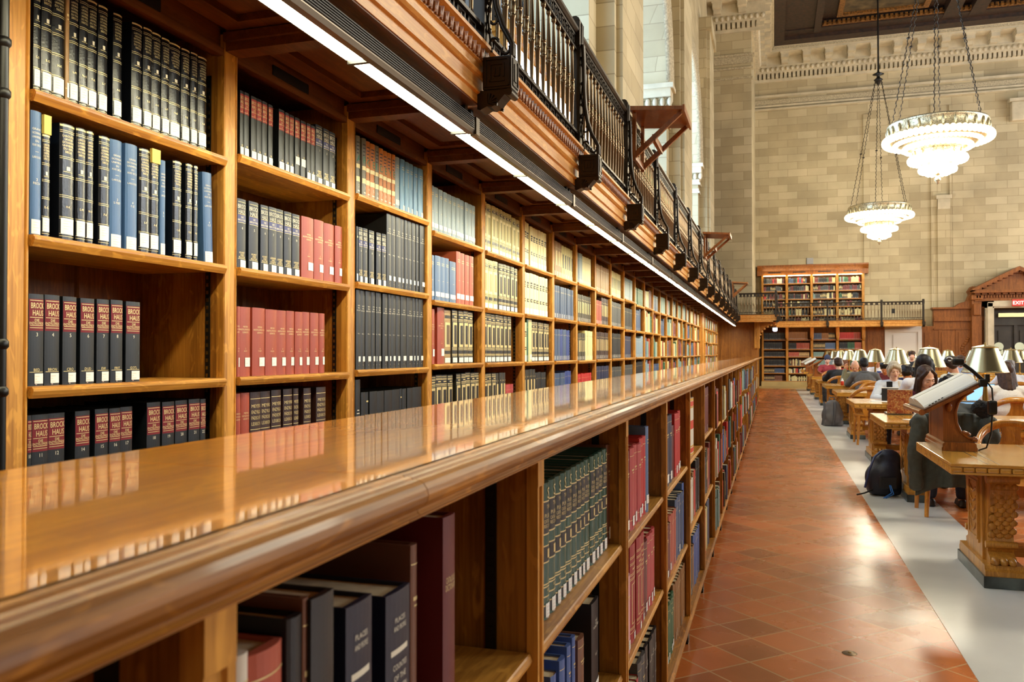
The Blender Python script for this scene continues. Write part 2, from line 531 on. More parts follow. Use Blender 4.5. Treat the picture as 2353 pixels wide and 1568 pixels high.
# cornice: dentils, egg band, modillions, crown; runs along the end wall and returns along the corner block
def cornice(u0, u1, name, place):
    """built along u, projecting w from the wall"""
    c = MB()

    def bx(a, b, w0, w1, z0, z1, m=0):
        pts = [place(a, w0), place(b, w1)]
        c.box(min(pts[0][0], pts[1][0]), max(pts[0][0], pts[1][0]), min(pts[0][1], pts[1][1]), max(pts[0][1], pts[1][1]), z0, z1, m)
    z = 13.0
    bx(u0, u1, 0, 0.1, z - 0.12, z)
    k = int((u1 - u0) / 0.17)
    for i in range(k):
        bx(u0 + i * 0.17, u0 + i * 0.17 + 0.11, 0, 0.24, z, z + 0.2)
    bx(u0, u1, 0, 0.28, z + 0.2, z + 0.26)
    k = int((u1 - u0) / 0.2)
    for i in range(k):
        p = place(u0 + i * 0.2 + 0.1, 0.3)
        c.ell((p[0], p[1], z + 0.34), (0.075, 0.075, 0.09), 8, 5)
    bx(u0, u1, 0, 0.3, z + 0.26, z + 0.44)
    bx(u0, u1, 0, 0.36, z + 0.44, z + 0.48)
    k = int((u1 - u0) / 0.86)
    for i in range(k + 1):
        a = u0 + 0.2 + i * 0.86
        if a + 0.3 > u1: break
        bx(a, a + 0.3, 0.3, 0.92, z + 0.62, z + 0.78); bx(a + 0.02, a + 0.28, 0.3, 0.62, z + 0.48, z + 0.64); bx(a - 0.03, a + 0.33, 0.3, 0.96, z + 0.78, z + 0.84)
    bx(u0, u1, 0, 0.34, z + 0.48, z + 0.84)
    bx(u0, u1, 0, 1.0, z + 0.84, z + 0.92); bx(u0, u1, 0, 1.06, z + 0.92, z + 1.02, 1); bx(u0, u1, 0, 1.12, z + 1.02, z + 1.1)
    struct(c.build(name, [STONEP, STONEC]))


cornice(-0.69, 21.9, 'cornice_end', lambda u, w: (u, YE - w))
cornice(31.0, YE - 1.0, 'cornice_corner', lambda u, w: (-0.69 + w * 0.7, u))
cornice(-2.2, -0.2, 'cornice_left', lambda u, w: (u, 31.0 - w * 0.7))
# ceiling: plaster margin and dark coffered oak field with gilt ribs
ce = MB()
ce.box(-3.2, 0.12, -12, YE, 14.1, 14.5); ce.box(0.12, 22, 36.05, YE, 14.1, 14.5)
struct(ce.build('ceiling_margin', STONEP))
cw = MB()
cw.box(0.12, 22, -12, 36.05, 14.45, 14.9)
cw.box(0.12, 0.5, -12, 36.05, 14.02, 14.45); cw.box(0.5, 22, 35.5, 36.05, 14.02, 14.45)
cw.box(0.5, 1.6, -12, 35.5, 14.2, 14.45)
cw.box(1.6, 1.85, -12, 35.2, 14.1, 14.45)
yy = 34.9
gl = MB()
for i in range(14):
    y1 = yy - 3.3 * i
    cw.box(0.5, 22, y1, y1 + 0.6, 14.16, 14.45)
    gl.box(1.9, 22, y1 - 0.14, y1 - 0.02, 14.2, 14.3)
    for j in range(40):
        gl.box(1.95 + j * 0.17, 2.05 + j * 0.17, y1 - 0.22, y1 - 0.14, 14.2, 14.34)
for x in (6.2, 7.1, 12.5, 13.4):
    cw.box(x, x + 0.5, -12, 35.2, 14.14, 14.45)
cp = MB()
for i in range(4):
    for x0, x1 in ((2.6, 5.4), (8.2, 11.6), (14.6, 18)):
        y1 = 34.2 - 3.3 * i
        cp.box(x0, x1, y1 - 1.9, y1, 14.40, 14.46, 0)
        gl.box(x0 - 0.2, x1 + 0.2, y1, y1 + 0.2, 14.3, 14.46); gl.box(x0 - 0.2, x1 + 0.2, y1 - 2.1, y1 - 1.9, 14.3, 14.46)
        gl.box(x0 - 0.2, x0, y1 - 1.9, y1, 14.3, 14.46); gl.box(x1, x1 + 0.2, y1 - 1.9, y1, 14.3, 14.46)
struct(cw.build('ceiling', CEILW)); struct(gl.build('ceiling_moulding', CEILG)); struct(cp.build('ceiling_panel', CEILP))

TABZD = wood('oak_carving', (104, 58, 20), (160, 100, 42), 'y', 0.45)
# ---------------------------------------------------------------- gallery: fascia, slab, soffit beams
def fascia_prof(x):
    """outline of the oak fascia in (x, z), face towards +x"""
    return [(x - 0.12, 2.44), (x + 0.0, 2.44), (x + 0.0, 2.475), (x + 0.012, 2.48), (x + 0.012, 2.49), (x + 0.002, 2.495), (x + 0.002, 2.545), (x + 0.012, 2.55), (x + 0.022, 2.56),
            (x + 0.022, 2.565), (x + 0.008, 2.57), (x + 0.008, 2.605), (x + 0.02, 2.61), (x + 0.02, 2.655), (x + 0.05, 2.665), (x + 0.05, 2.68), (x - 0.12, 2.68)]


YB0, YB1 = -1.2, 29.5
fs = MB()
fs.prism(fascia_prof(-XR + 0.0), 'y', YB0, YB1)
fs.box(-XR - 0.13, -XR - 0.004, YB0, YB1, 2.434, 2.44, 1)  # fascia underside in a darker wood colour, painting in the shade there
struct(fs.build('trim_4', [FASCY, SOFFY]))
# carved leaf band under the rail
cv = MB()
y = YB0
while y < YB1:
    near = y < 14
    w = 0.05 if near else 0.2
    x = -XR + 0.02
    cv.add([(x, y, 2.612), (x, y + w, 2.612), (x + 0.016, y + w * 0.5, 2.662), (x + 0.008, y + w * 0.3, 2.63), (x + 0.008, y + w * 0.7, 2.63), (x, y, 2.655), (x, y + w, 2.655)],
           [(0, 3, 5), (3, 2, 5), (0, 1, 4, 3), (3, 4, 2), (1, 6, 4), (4, 6, 2)])
    if near:
        cv.ell((x + 0.006, y, 2.632), (0.009, 0.007, 0.02), 6, 4)
        cv.ell((x + 0.003, y + w * 0.5, 2.616), (0.006, 0.01, 0.005), 6, 4)
    y += w
struct(cv.build('trim_5', TABZD))
sl = MB()
sl.box(-2.2, -XR - 0.1, YB0, YB1 + 1.5, 2.53, 2.68)
sl.box(-2.2, 0.1, 29.55, 31.0, 2.5, 2.68); sl.box(-0.55, 0.1, 31.0, YE, 2.5, 2.68); sl.box(0.0, 5.6, 36.0, YE, 2.5, 2.68)
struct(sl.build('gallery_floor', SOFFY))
f2 = MB()
f2.prism([(p[0], p[1]) for p in fascia_prof(0.0)], 'y', 0, 1)
f2.v = [(-1.12 + v[1] * 1.25, 29.5 - v[0], v[2]) for v in f2.v]
f2b = MB().prism(fascia_prof(0.13), 'y', 29.5, 36.0)
f2c = MB().prism(fascia_prof(0.0), 'y', 0, 1)
f2c.v = [(0.13 + v[1] * 5.55, 36.0 - v[0], v[2]) for v in f2c.v]
for q in (f2b, f2c):
    f2.add(q.v, q.f)
struct(f2.build('trim_6', FASCY))
# cross beams of the soffit, one at each upright, and the moulded coffers between them
YPOST = [1.669, 2.535, 3.412, 4.311, 5.212, 6.135, 7.04, 7.94] + [7.94 + 0.9 * k for k in range(1, 26)]
YPOST = [YPOST[0] - 0.9] + YPOST
bm_ = MB()
for y in YPOST:
    if y > 29.4: continue
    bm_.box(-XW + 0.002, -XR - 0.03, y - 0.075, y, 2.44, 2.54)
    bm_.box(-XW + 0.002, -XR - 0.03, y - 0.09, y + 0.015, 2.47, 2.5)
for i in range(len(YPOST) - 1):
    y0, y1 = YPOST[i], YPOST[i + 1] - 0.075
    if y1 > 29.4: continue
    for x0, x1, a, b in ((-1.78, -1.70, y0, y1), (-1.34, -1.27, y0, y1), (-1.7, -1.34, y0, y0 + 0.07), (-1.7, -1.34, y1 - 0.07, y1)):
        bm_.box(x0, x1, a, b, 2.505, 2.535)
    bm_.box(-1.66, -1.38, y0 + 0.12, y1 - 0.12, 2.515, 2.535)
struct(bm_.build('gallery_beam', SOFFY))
# ================================================================ wall bookcases
CASE_MESH = {}


def cached(key, fn):
    if key not in CASE_MESH:
        CASE_MESH[key] = fn()
    return CASE_MESH[key]


def upright_mesh(h, w, d):
    """front stile with quirk beads and the deep side panel, front face at x = 0, far edge at y = 0"""
    m = MB()
    m.prism([(-0.03, -w), (-0.004, -w), (0, -w + 0.004), (0, -0.018), (-0.005, -0.015), (-0.005, -0.012), (0, -0.009), (-0.004, 0), (-0.03, 0)], 'z', 0, h)
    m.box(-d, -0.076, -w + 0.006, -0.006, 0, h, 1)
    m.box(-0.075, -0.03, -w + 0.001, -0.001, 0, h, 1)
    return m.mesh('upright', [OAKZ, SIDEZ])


def shelf_mesh(w, d):
    m = MB()
    m.prism([(-d, 0), (-d, -0.022), (-0.02, -0.022), (-0.012, -0.03), (-0.004, -0.03), (0.0, -0.022), (0.004, -0.012), (0.004, -0.006), (0, -0.003), (0, 0)], 'y', 0.002, w - 0.002)
    return m.mesh('shelf', OAKY)


def strip_mesh(h):
    m = MB()
    m.box(-0.018, 0, -0.004, 0, 0.2, h)
    z = 0.9
    while z < h - 0.05:
        m.box(-0.013, -0.005, -0.006, -0.0035, z, z + 0.012, 1)
        z += 0.026
    return m.mesh('shelf_standard', [BLACKM, BRASSD])


CASE_NOTE = ['black gilt-banded folios on its top shelf', 'red-banded black volumes on its top shelf', 'orange patterned volumes on its top shelf', 'pale slate-grey volumes on its top shelf',
             'cream and gold folios on its top shelf', 'cream volumes with black squares on top']
GRP_W = 'oak bookcase bays along the left wall'
SHELF_Z = {0: [2.072, 1.701, 1.3135, 1.0], 1: [2.103, 1.702, 1.3145, 1.0], 2: [2.123, 1.722, 1.322, 0.98], 3: [2.08, 1.694, 1.336, 0.97], 4: [2.075, 1.695, 1.334, 0.97], 5: [2.075, 1.697, 1.330, 0.97]}
rng = random.Random(3)
for k in range(6, 40):
    SHELF_Z[k] = [2.075 + rng.uniform(-0.01, 0.02), 1.697 + rng.uniform(-0.01, 0.02), 1.33 + rng.uniform(-0.008, 0.012), 0.97]
SHELF_Z[-1] = [2.07, 1.70, 1.32, 1.0]
NB = len(YPOST) - 1                  # bays; bay k lies between YPOST[k+1] and YPOST[k+2]
PIER_BAY = 23
last_bay = 30
for k in range(-1, last_bay + 1):
    y0 = YPOST[k + 1]
    y1 = YPOST[k + 2]
    if y1 > 30.95: break
    w = y1 - y0
    wo = w - 0.075
    if k < 0:
        lab = 'oak wall bookcase bay at the near end, beside the dark iron pole'
    elif k < 6:
        lab = 'oak wall bookcase bay with ' + CASE_NOTE[k]
    elif k == PIER_BAY:
        lab = 'plain broad oak pilaster panel interrupting the wall bookcases near their far end'
    else:
        lab = 'oak wall bookcase bay, %s of its row counting away from the near end' % ORD[k]
    t = thing('wall_bookcase', lab, 'bookcase', (-XW, y0, 0), 0, GRP_W)
    if k == PIER_BAY:
        m = MB().box(-0.3, 0.03, 0.0, w, 0, 2.5)
        for a in (0.1, w - 0.14):
            m.box(0.03, 0.045, a, a + 0.04, 0.3, 2.4)
        m.build('pilaster_panel', OAKZ, t)
        continue
    near = k < 12
    link('upright', cached('upr', lambda: upright_mesh(2.5, 0.075, 0.36)), t, (0, w, 0))
    if k == -1:
        link('upright', cached('upr', lambda: upright_mesh(2.5, 0.075, 0.36)), t, (0, 0, 0))
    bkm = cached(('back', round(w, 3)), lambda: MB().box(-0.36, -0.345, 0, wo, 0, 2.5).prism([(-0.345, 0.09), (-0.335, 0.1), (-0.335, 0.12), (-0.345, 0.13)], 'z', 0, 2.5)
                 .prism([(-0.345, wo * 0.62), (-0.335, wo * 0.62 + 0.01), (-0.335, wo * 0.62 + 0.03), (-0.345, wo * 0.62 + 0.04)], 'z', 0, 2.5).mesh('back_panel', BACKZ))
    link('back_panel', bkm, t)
    for z in SHELF_Z[k] + [0.6, 0.12]:
        link('shelf', cached(('sh', round(wo, 3)), lambda: shelf_mesh(wo, 0.34)), t, (0.01, 0, z))
    hd = cached(('hd', round(wo, 3)), lambda: MB().box(-0.05, -0.02, 0.0, wo, 2.43, 2.54).box(-0.03, -0.005, 0.0, wo, 2.425, 2.45).box(-0.021, -0.016, wo * 0.3, wo * 0.62, 2.462, 2.5, 1).mesh('header_board', [SOFFY, BLACKM]))
    link('header_board', hd, t)
    if near:
        link('shelf_standard', cached('std', lambda: strip_mesh(2.36)), t, (-0.055, wo - 0.0005, 0))

# iron pole in front of the bay at the near end
pl = thing('iron_pole', 'slim dark iron pole with ring collars in front of the nearest upright', 'pole', (-1.70, YP(2, 1.70), 0))
MB().lathe([(0.012, 0.0), (0.012, 2.5)], 10).build('shaft', BLACKM, pl)
for z in (1.31, 1.42, 2.0, 2.12):
    MB().lathe([(0.012, z - 0.012), (0.017, z - 0.006), (0.017, z + 0.006), (0.012, z + 0.012)], 10).build('collar', BLACKM, pl)

# ================================================================ counter and low bookcase
LY0 = 0.544                         # far edge of the first upright in view; uprights every 0.9 m (first gaps as measured)
LPOST = [LY0 - 0.89, LY0, 1.43, 2.333, 3.241, 4.18, 5.083] + [5.083 + 0.9 * k for k in range(1, 27)]
LSZ = {k: [0.877, 0.512] for k in range(-1, 40)}
LSZ[0] = [0.885, 0.52]; LSZ[2] = [0.858, 0.51]; LSZ[3] = [0.853, 0.478]; LSZ[1] = [0.875, 0.52]
rg = random.Random(11)
for k in range(4, 40):
    LSZ[k] = [0.86 + rg.uniform(-0.03, 0.03), 0.5 + rg.uniform(-0.03, 0.03)]
CT = 1.27
CB = 1.2185


def low_upright():
    m = MB()
    w = 0.038
    m.prism([(-0.02, -w), (0, -w), (0, -w + 0.008), (-0.004, -w + 0.010), (-0.004, -0.012), (0, -0.010), (0, 0), (-0.02, 0)], 'z', 0.12, CB)
    m.box(-0.004, 0.0008, -w + 0.0003, -0.0003, CB - 0.05, CB)
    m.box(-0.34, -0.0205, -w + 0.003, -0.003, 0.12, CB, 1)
    return m.mesh('upright', [OAKZ, SIDEZ])


def low_shelf(w):
    m = MB()
    m.prism([(-0.32, 0), (-0.32, -0.022), (-0.02, -0.022), (-0.016, -0.028), (-0.006, -0.028), (0, -0.02), (0.003, -0.012), (0, -0.003), (-0.002, 0)], 'y', 0.002, w - 0.002)
    return m.mesh('shelf', OAKY)


LOWNOTE = {-1: 'low oak bookcase bay under the near end of the counter, cut by the frame', 0: 'low oak bookcase bay holding the dark navy and maroon books',
           1: 'low oak bookcase bay holding the dark green gilt set', 2: 'low oak bookcase bay with leaning bright red volumes on its middle shelf',
           3: 'low oak bookcase bay with green and tan volumes on its bottom shelf', 4: 'low oak bookcase bay with the white, red and yellow spine'}
LB = 26
for k in range(-1, LB + 1):
    y0, y1 = LPOST[k + 1], LPOST[k + 2]
    w = y1 - y0
    wo = w - 0.038
    t = thing('low_bookcase', LOWNOTE.get(k, 'low oak bookcase bay under the counter, %s in its row from the near end' % ORD[k]), 'bookcase', (-XF, y0, 0), 0, 'low oak bookcase bays under the counter')
    link('upright', cached('lup', low_upright), t, (0, w, 0))
    if k == -1:
        link('upright', cached('lup', low_upright), t, (0, 0, 0))
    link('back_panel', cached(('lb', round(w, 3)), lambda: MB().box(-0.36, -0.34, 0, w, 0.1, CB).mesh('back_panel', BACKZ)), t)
    for z in LSZ[k]:
        link('shelf', cached(('ls', round(wo, 3)), lambda: low_shelf(wo)), t, (-0.012, 0, z))
    bs = cached(('lbs', round(w, 3)), lambda: MB().prism([(-0.36, 0.13), (-0.36, 0.1), (-0.03, 0.1), (0.0, 0.092), (0.008, 0.1), (0.01, 0.118), (0.004, 0.124), (0.0, 0.13)], 'y', 0, w).mesh('base_ledge', EDGEY))
    link('base_ledge', bs, t)
    ft = cached('lft', lambda: MB().prism([(-0.07, 0), (-0.008, 0), (-0.008, 0.06), (-0.02, 0.07), (-0.02, 0.095), (-0.07, 0.095)], 'y', -0.06, 0.0).mesh('foot', BLACKM))
    link('foot', ft, t, (0, w, 0))
    if k < 14:
        def ls():
            m = MB().box(-0.02, 0, -0.004, 0, 0.14, CB - 0.01)
            z = 0.16
            while z < CB - 0.04:
                m.box(-0.015, -0.005, -0.006, -0.0035, z, z + 0.01, 1)
                z += 0.026
            return m.mesh('shelf_standard', [BLACKM, FIXD])
        link('shelf_standard', cached('lst', ls), t, (-0.075, wo + 0.0025, 0))


def counter(y0, y1, label):
    t = thing('countertop', label, 'counter', (0, 0, 0))
    m = MB()
    m.box(-0.812, -0.385, y0, y1, CT - 0.03, CT)
    m.build('top_board', TOPY, t)
    n = MB()
    n.prism([(-0.39, CT), (-0.376, CT), (-0.373, CT - 0.004), (-0.370, CT - 0.001), (-0.366, CT - 0.002), (-0.364, CT - 0.006), (-0.3615, CT - 0.0035), (-0.357, CT - 0.0045), (-0.352, CT - 0.008), (-0.348, CT - 0.0135), (-0.3465, CT - 0.02), (-0.3475, CT - 0.026),
             (-0.351, CT - 0.031), (-0.356, CT - 0.0345), (-0.359, CT - 0.0355), (-0.359, CT - 0.039), (-0.356, CT - 0.041), (-0.360, CT - 0.044), (-0.368, CT - 0.046), (-0.368, CT - 0.05), (-0.39, CT - 0.05)], 'y', y0, y1)
    n.build('moulded_edge', EDGEY, t)
    b = MB().box(-0.80, -0.40, y0, y1, CB + 0.001, CT - 0.03)
    b.build('carcass', OAKY, t)
    return t


counter(-0.4, 0.819, 'glossy oak countertop section at the near end, its edge cut by the frame')
counter(0.8205, 17.3, 'long glossy oak countertop with moulded edge running down the hall')
counter(17.34, 29.0, 'glossy oak countertop section at the far end near the panelling')
# ================================================================ books
INK = {}


def cloth(rgb, rough=0.42, leather=False):
    return mat('book_%d_%d_%d%s' % (rgb[0], rgb[1], rgb[2], '_leather' if leather else ''), rgb, rough, spec=0.45, bump=0.06 if leather else 0.03, vscale=220)


TXT = {}


def text_geo(s, font=None):
    """flat outlines of a word, baseline at 0, cap height 1; returns verts, faces, width"""
    if s in TXT: return TXT[s]
    cu = bpy.data.curves.new('lettering', 'FONT')
    cu.body = s
    cu.size = 1.0
    cu.resolution_u = 2
    ob = bpy.data.objects.new('lettering', cu)
    C.objects.link(ob)
    dg = bpy.context.evaluated_depsgraph_get()
    me = bpy.data.meshes.new_from_object(ob.evaluated_get(dg))
    vs = [(v.co.x, v.co.y) for v in me.vertices]
    fs = [tuple(p.vertices) for p in me.polygons]
    bpy.data.objects.remove(ob); bpy.data.meshes.remove(me); bpy.data.curves.remove(cu)
    x0 = min(v[0] for v in vs); x1 = max(v[0] for v in vs)
    vs = [((v[0] - x0) / 0.7, v[1] / 0.7) for v in vs]
    TXT[s] = (vs, fs, (x1 - x0) / 0.7)
    return TXT[s]


def bulge(y, w, b):
    t = max(-1.0, min(1.0, 2 * y / w))
    return -b * t * t            # spine front at x = 0 in the middle


def strip(m, w, b, z0, z1, y0, y1, mi, off=0.0006, n=6):
    vs, fs = [], []
    for i in range(n + 1):
        y = y0 + (y1 - y0) * i / n
        x = bulge(y, w, b) + off
        vs += [(x, y, z0), (x, y, z1)]
    fs = [(2 * i, 2 * i + 2, 2 * i + 3, 2 * i + 1) for i in range(n)]
    m.add(vs, fs, mi, True)


def write(m, w, b, s, zc, size, mi, maxw=0.9, yc=0.0, vert=False, off=0.0011):
    vs, fs, tw = text_geo(s)
    if vert:
        L = tw * size
        m.add([(bulge(yc + (v[1] - 0.5) * -size * -1 * -1, w, b) + off, yc + (0.5 - v[1]) * -size, zc + L / 2 - v[0] * size) for v in vs], fs, mi)
        return
    sx = size
    if tw * size > w * maxw: sx = w * maxw / tw
    m.add([(bulge(yc + (v[0] - tw / 2) * sx, w, b) + off, yc + (v[0] - tw / 2) * sx, zc + (v[1] - 0.5) * size) for v in vs], fs, mi)


def cover_mesh(w, h, d, cm, b):
    m = MB()
    n = 6
    t = 0.003
    out = [(-d, -w / 2)] + [(bulge(-w / 2 + w * i / n, w, b) , -w / 2 + w * i / n) for i in range(n + 1)] + [(-d, w / 2)]
    inn = [(-d, -w / 2 + t), (-b - 0.006, -w / 2 + t), (-b - 0.006, w / 2 - t), (-d, w / 2 - t)]
    k = len(out)
    vs = [(p[0], p[1], 0) for p in out] + [(p[0], p[1], h) for p in out]
    for i in range(k - 1):
        m.add([vs[i], vs[i + 1], vs[k + i + 1], vs[k + i]], [(0, 1, 2, 3)], 0, 1 <= i < k - 2)
    iv = [(p[0], p[1], 0) for p in inn] + [(p[0], p[1], h) for p in inn]
    m.add(iv, [(0, 4, 5, 1), (1, 5, 6, 2), (2, 6, 7, 3)], 0)
    for z in (0, h):                      # rims
        o = [(p[0], p[1], z) for p in out] + [(p[0], p[1], z) for p in inn]
        f = [(0, k, k + 1, 1), (k - 1, k - 2, k + 2, k + 3)] + [tuple([k + 1] + list(range(1, k - 1)) + [k + 2])[:]]
        f = [(0, 1, k + 1, k), (k - 2, k - 1, k + 3, k + 2), tuple(list(range(1, k - 1)) + [k + 2, k + 1])]
        m.add(o, f, 0)
    for s in (0, k - 1):
        pass
    m.add([(-d, -w / 2, 0), (-d, -w / 2 + t, 0), (-d, -w / 2 + t, h), (-d, -w / 2, h)], [(0, 1, 2, 3)], 0)
    m.add([(-d, w / 2, 0), (-d, w / 2 - t, 0), (-d, w / 2 - t, h), (-d, w / 2, h)], [(0, 1, 2, 3)], 0)
    # shallow joint grooves where the boards meet the spine read as thin ridges
    return m.mesh('cover', [cm])


G_ = (206, 172, 96)
INKS = {'g': ('gilt', GOLD), 'w': ('w', WHITE)}
IVORY = mat('ivory_ink', (222, 216, 196), 0.5)
REDP = mat('red_title_block', (112, 16, 26), 0.5, spec=0.3)
REDB = mat('bright_red_block', (158, 34, 28), 0.4)
BLUP = mat('blue_title_block', (40, 44, 104), 0.4)
BLKP = mat('black_title_block', (26, 22, 20), 0.4)
TEAL = mat('teal_ink', (40, 120, 100), 0.5)
CREAM = mat('cream_panel', (232, 222, 176), 0.5)
YELP = mat('yellow_paper', (226, 196, 96), 0.6)
ORGP = mat('orange_red_block', (214, 60, 24), 0.45)
YELB = mat('amber_block', (214, 160, 30), 0.45)
REDS = mat('red_stripe', (210, 30, 30), 0.45)

# style: (cover rgb, leather?, words for the label)
STY = {
    'LAR': ((16, 19, 26), 1, 'black gilt-banded leather folio'), 'BLU': ((64, 98, 142), 0, 'slate blue cloth folio'), 'TAN': ((150, 112, 62), 0, 'tan slip volume'),
    'BRO': ((17, 21, 26), 0, 'black red-titled encyclopedia volume'), 'BRX': ((18, 21, 23), 0, 'black volume with red top block'),
    'BRM': ((18, 23, 33), 0, 'black blue-titled encyclopedia volume'), 'RED': ((156, 66, 46), 0, 'brick red cloth volume'), 'MEY': ((52, 28, 24), 0, 'dark brown gilt-lettered volume'),
    'BLK': ((20, 23, 26), 0, 'tall plain black volume'), 'BK4': ((22, 23, 26), 0, 'black volume with four white bars'), 'ORG': ((186, 112, 40), 0, 'orange mottled volume with pale blocks'),
    'GRY': ((110, 106, 96), 0, 'grey mottled volume with pale blocks'), 'SKY': ((96, 144, 184), 0, 'light blue cloth volume'), 'GRB': ((126, 146, 160), 0, 'pale slate-grey volume'),
    'RST': ((168, 82, 56), 0, 'tall terracotta red volume'), 'BL2': ((84, 112, 150), 0, 'mid blue cloth volume'), 'PLD': ((148, 112, 66), 0, 'brown gilt-patterned volume'),
    'BKG': ((46, 42, 32), 0, 'black gold-framed volume'), 'CRG': ((206, 196, 132), 0, 'cream and gold framed folio'), 'CRB': ((232, 222, 170), 0, 'cream volume with black squares'),
    'PNK': ((176, 62, 62), 0, 'small red volume'), 'BRB': ((22, 22, 22), 0, 'black volume with scarlet band'), 'NVB': ((64, 84, 116), 0, 'dusty navy volume'), 'BRT': ((46, 66, 132), 0, 'bright blue volume'),
    'OLV': ((64, 58, 40), 0, 'dark olive gilt volume'), 'CRE': ((214, 204, 150), 0, 'plain cream volume'), 'SCA': ((186, 40, 36), 0, 'scarlet cloth volume'),
    'GSE': ((42, 80, 66), 1, 'dark green gilt set volume'), 'GRN': ((48, 92, 62), 0, 'green cloth volume'), 'NVY': ((34, 42, 72), 0, 'dark navy volume'), 'MRN': ((104, 38, 36), 0, 'maroon cloth volume'),
    'BRN': ((118, 76, 54), 0, 'brown cloth volume'), 'WHT': ((214, 206, 190), 0, 'off-white volume'), 'LIL': ((206, 150, 160), 0, 'pale pink slim volume'), 'KRD': ((150, 24, 30), 0, 'crimson gilt-framed volume'),
    'RBL': ((70, 98, 158), 0, 'royal blue cloth volume'), 'SAL': ((172, 84, 64), 0, 'salmon red thick volume'), 'STR': ((228, 220, 200), 0, 'white volume with red and amber blocks'),
    'CHR': ((24, 25, 27), 0, 'slim black volume with vertical gilt title'), 'ENG': ((34, 34, 34), 0, 'charcoal volume with gilt lettering'), 'COU': ((22, 26, 46), 0, 'dark navy silver-lettered volume'), 'CAT': ((96, 26, 28), 0, 'tall maroon volume'),
    'GRE': ((70, 72, 72), 0, 'charcoal grey volume'), 'PIN': ((222, 84, 84), 0, 'coral pink volume'), 'TNB': ((140, 98, 54), 0, 'tan brown volume'), 'SGR': ((120, 150, 146), 0, 'pale sea-green volume'),
}
BROCODE = {3: 'BED', 4: 'BRON', 5: 'CRO', 6: 'DUD', 7: 'EW', 8: 'FRIT', 9: 'GOTL'}


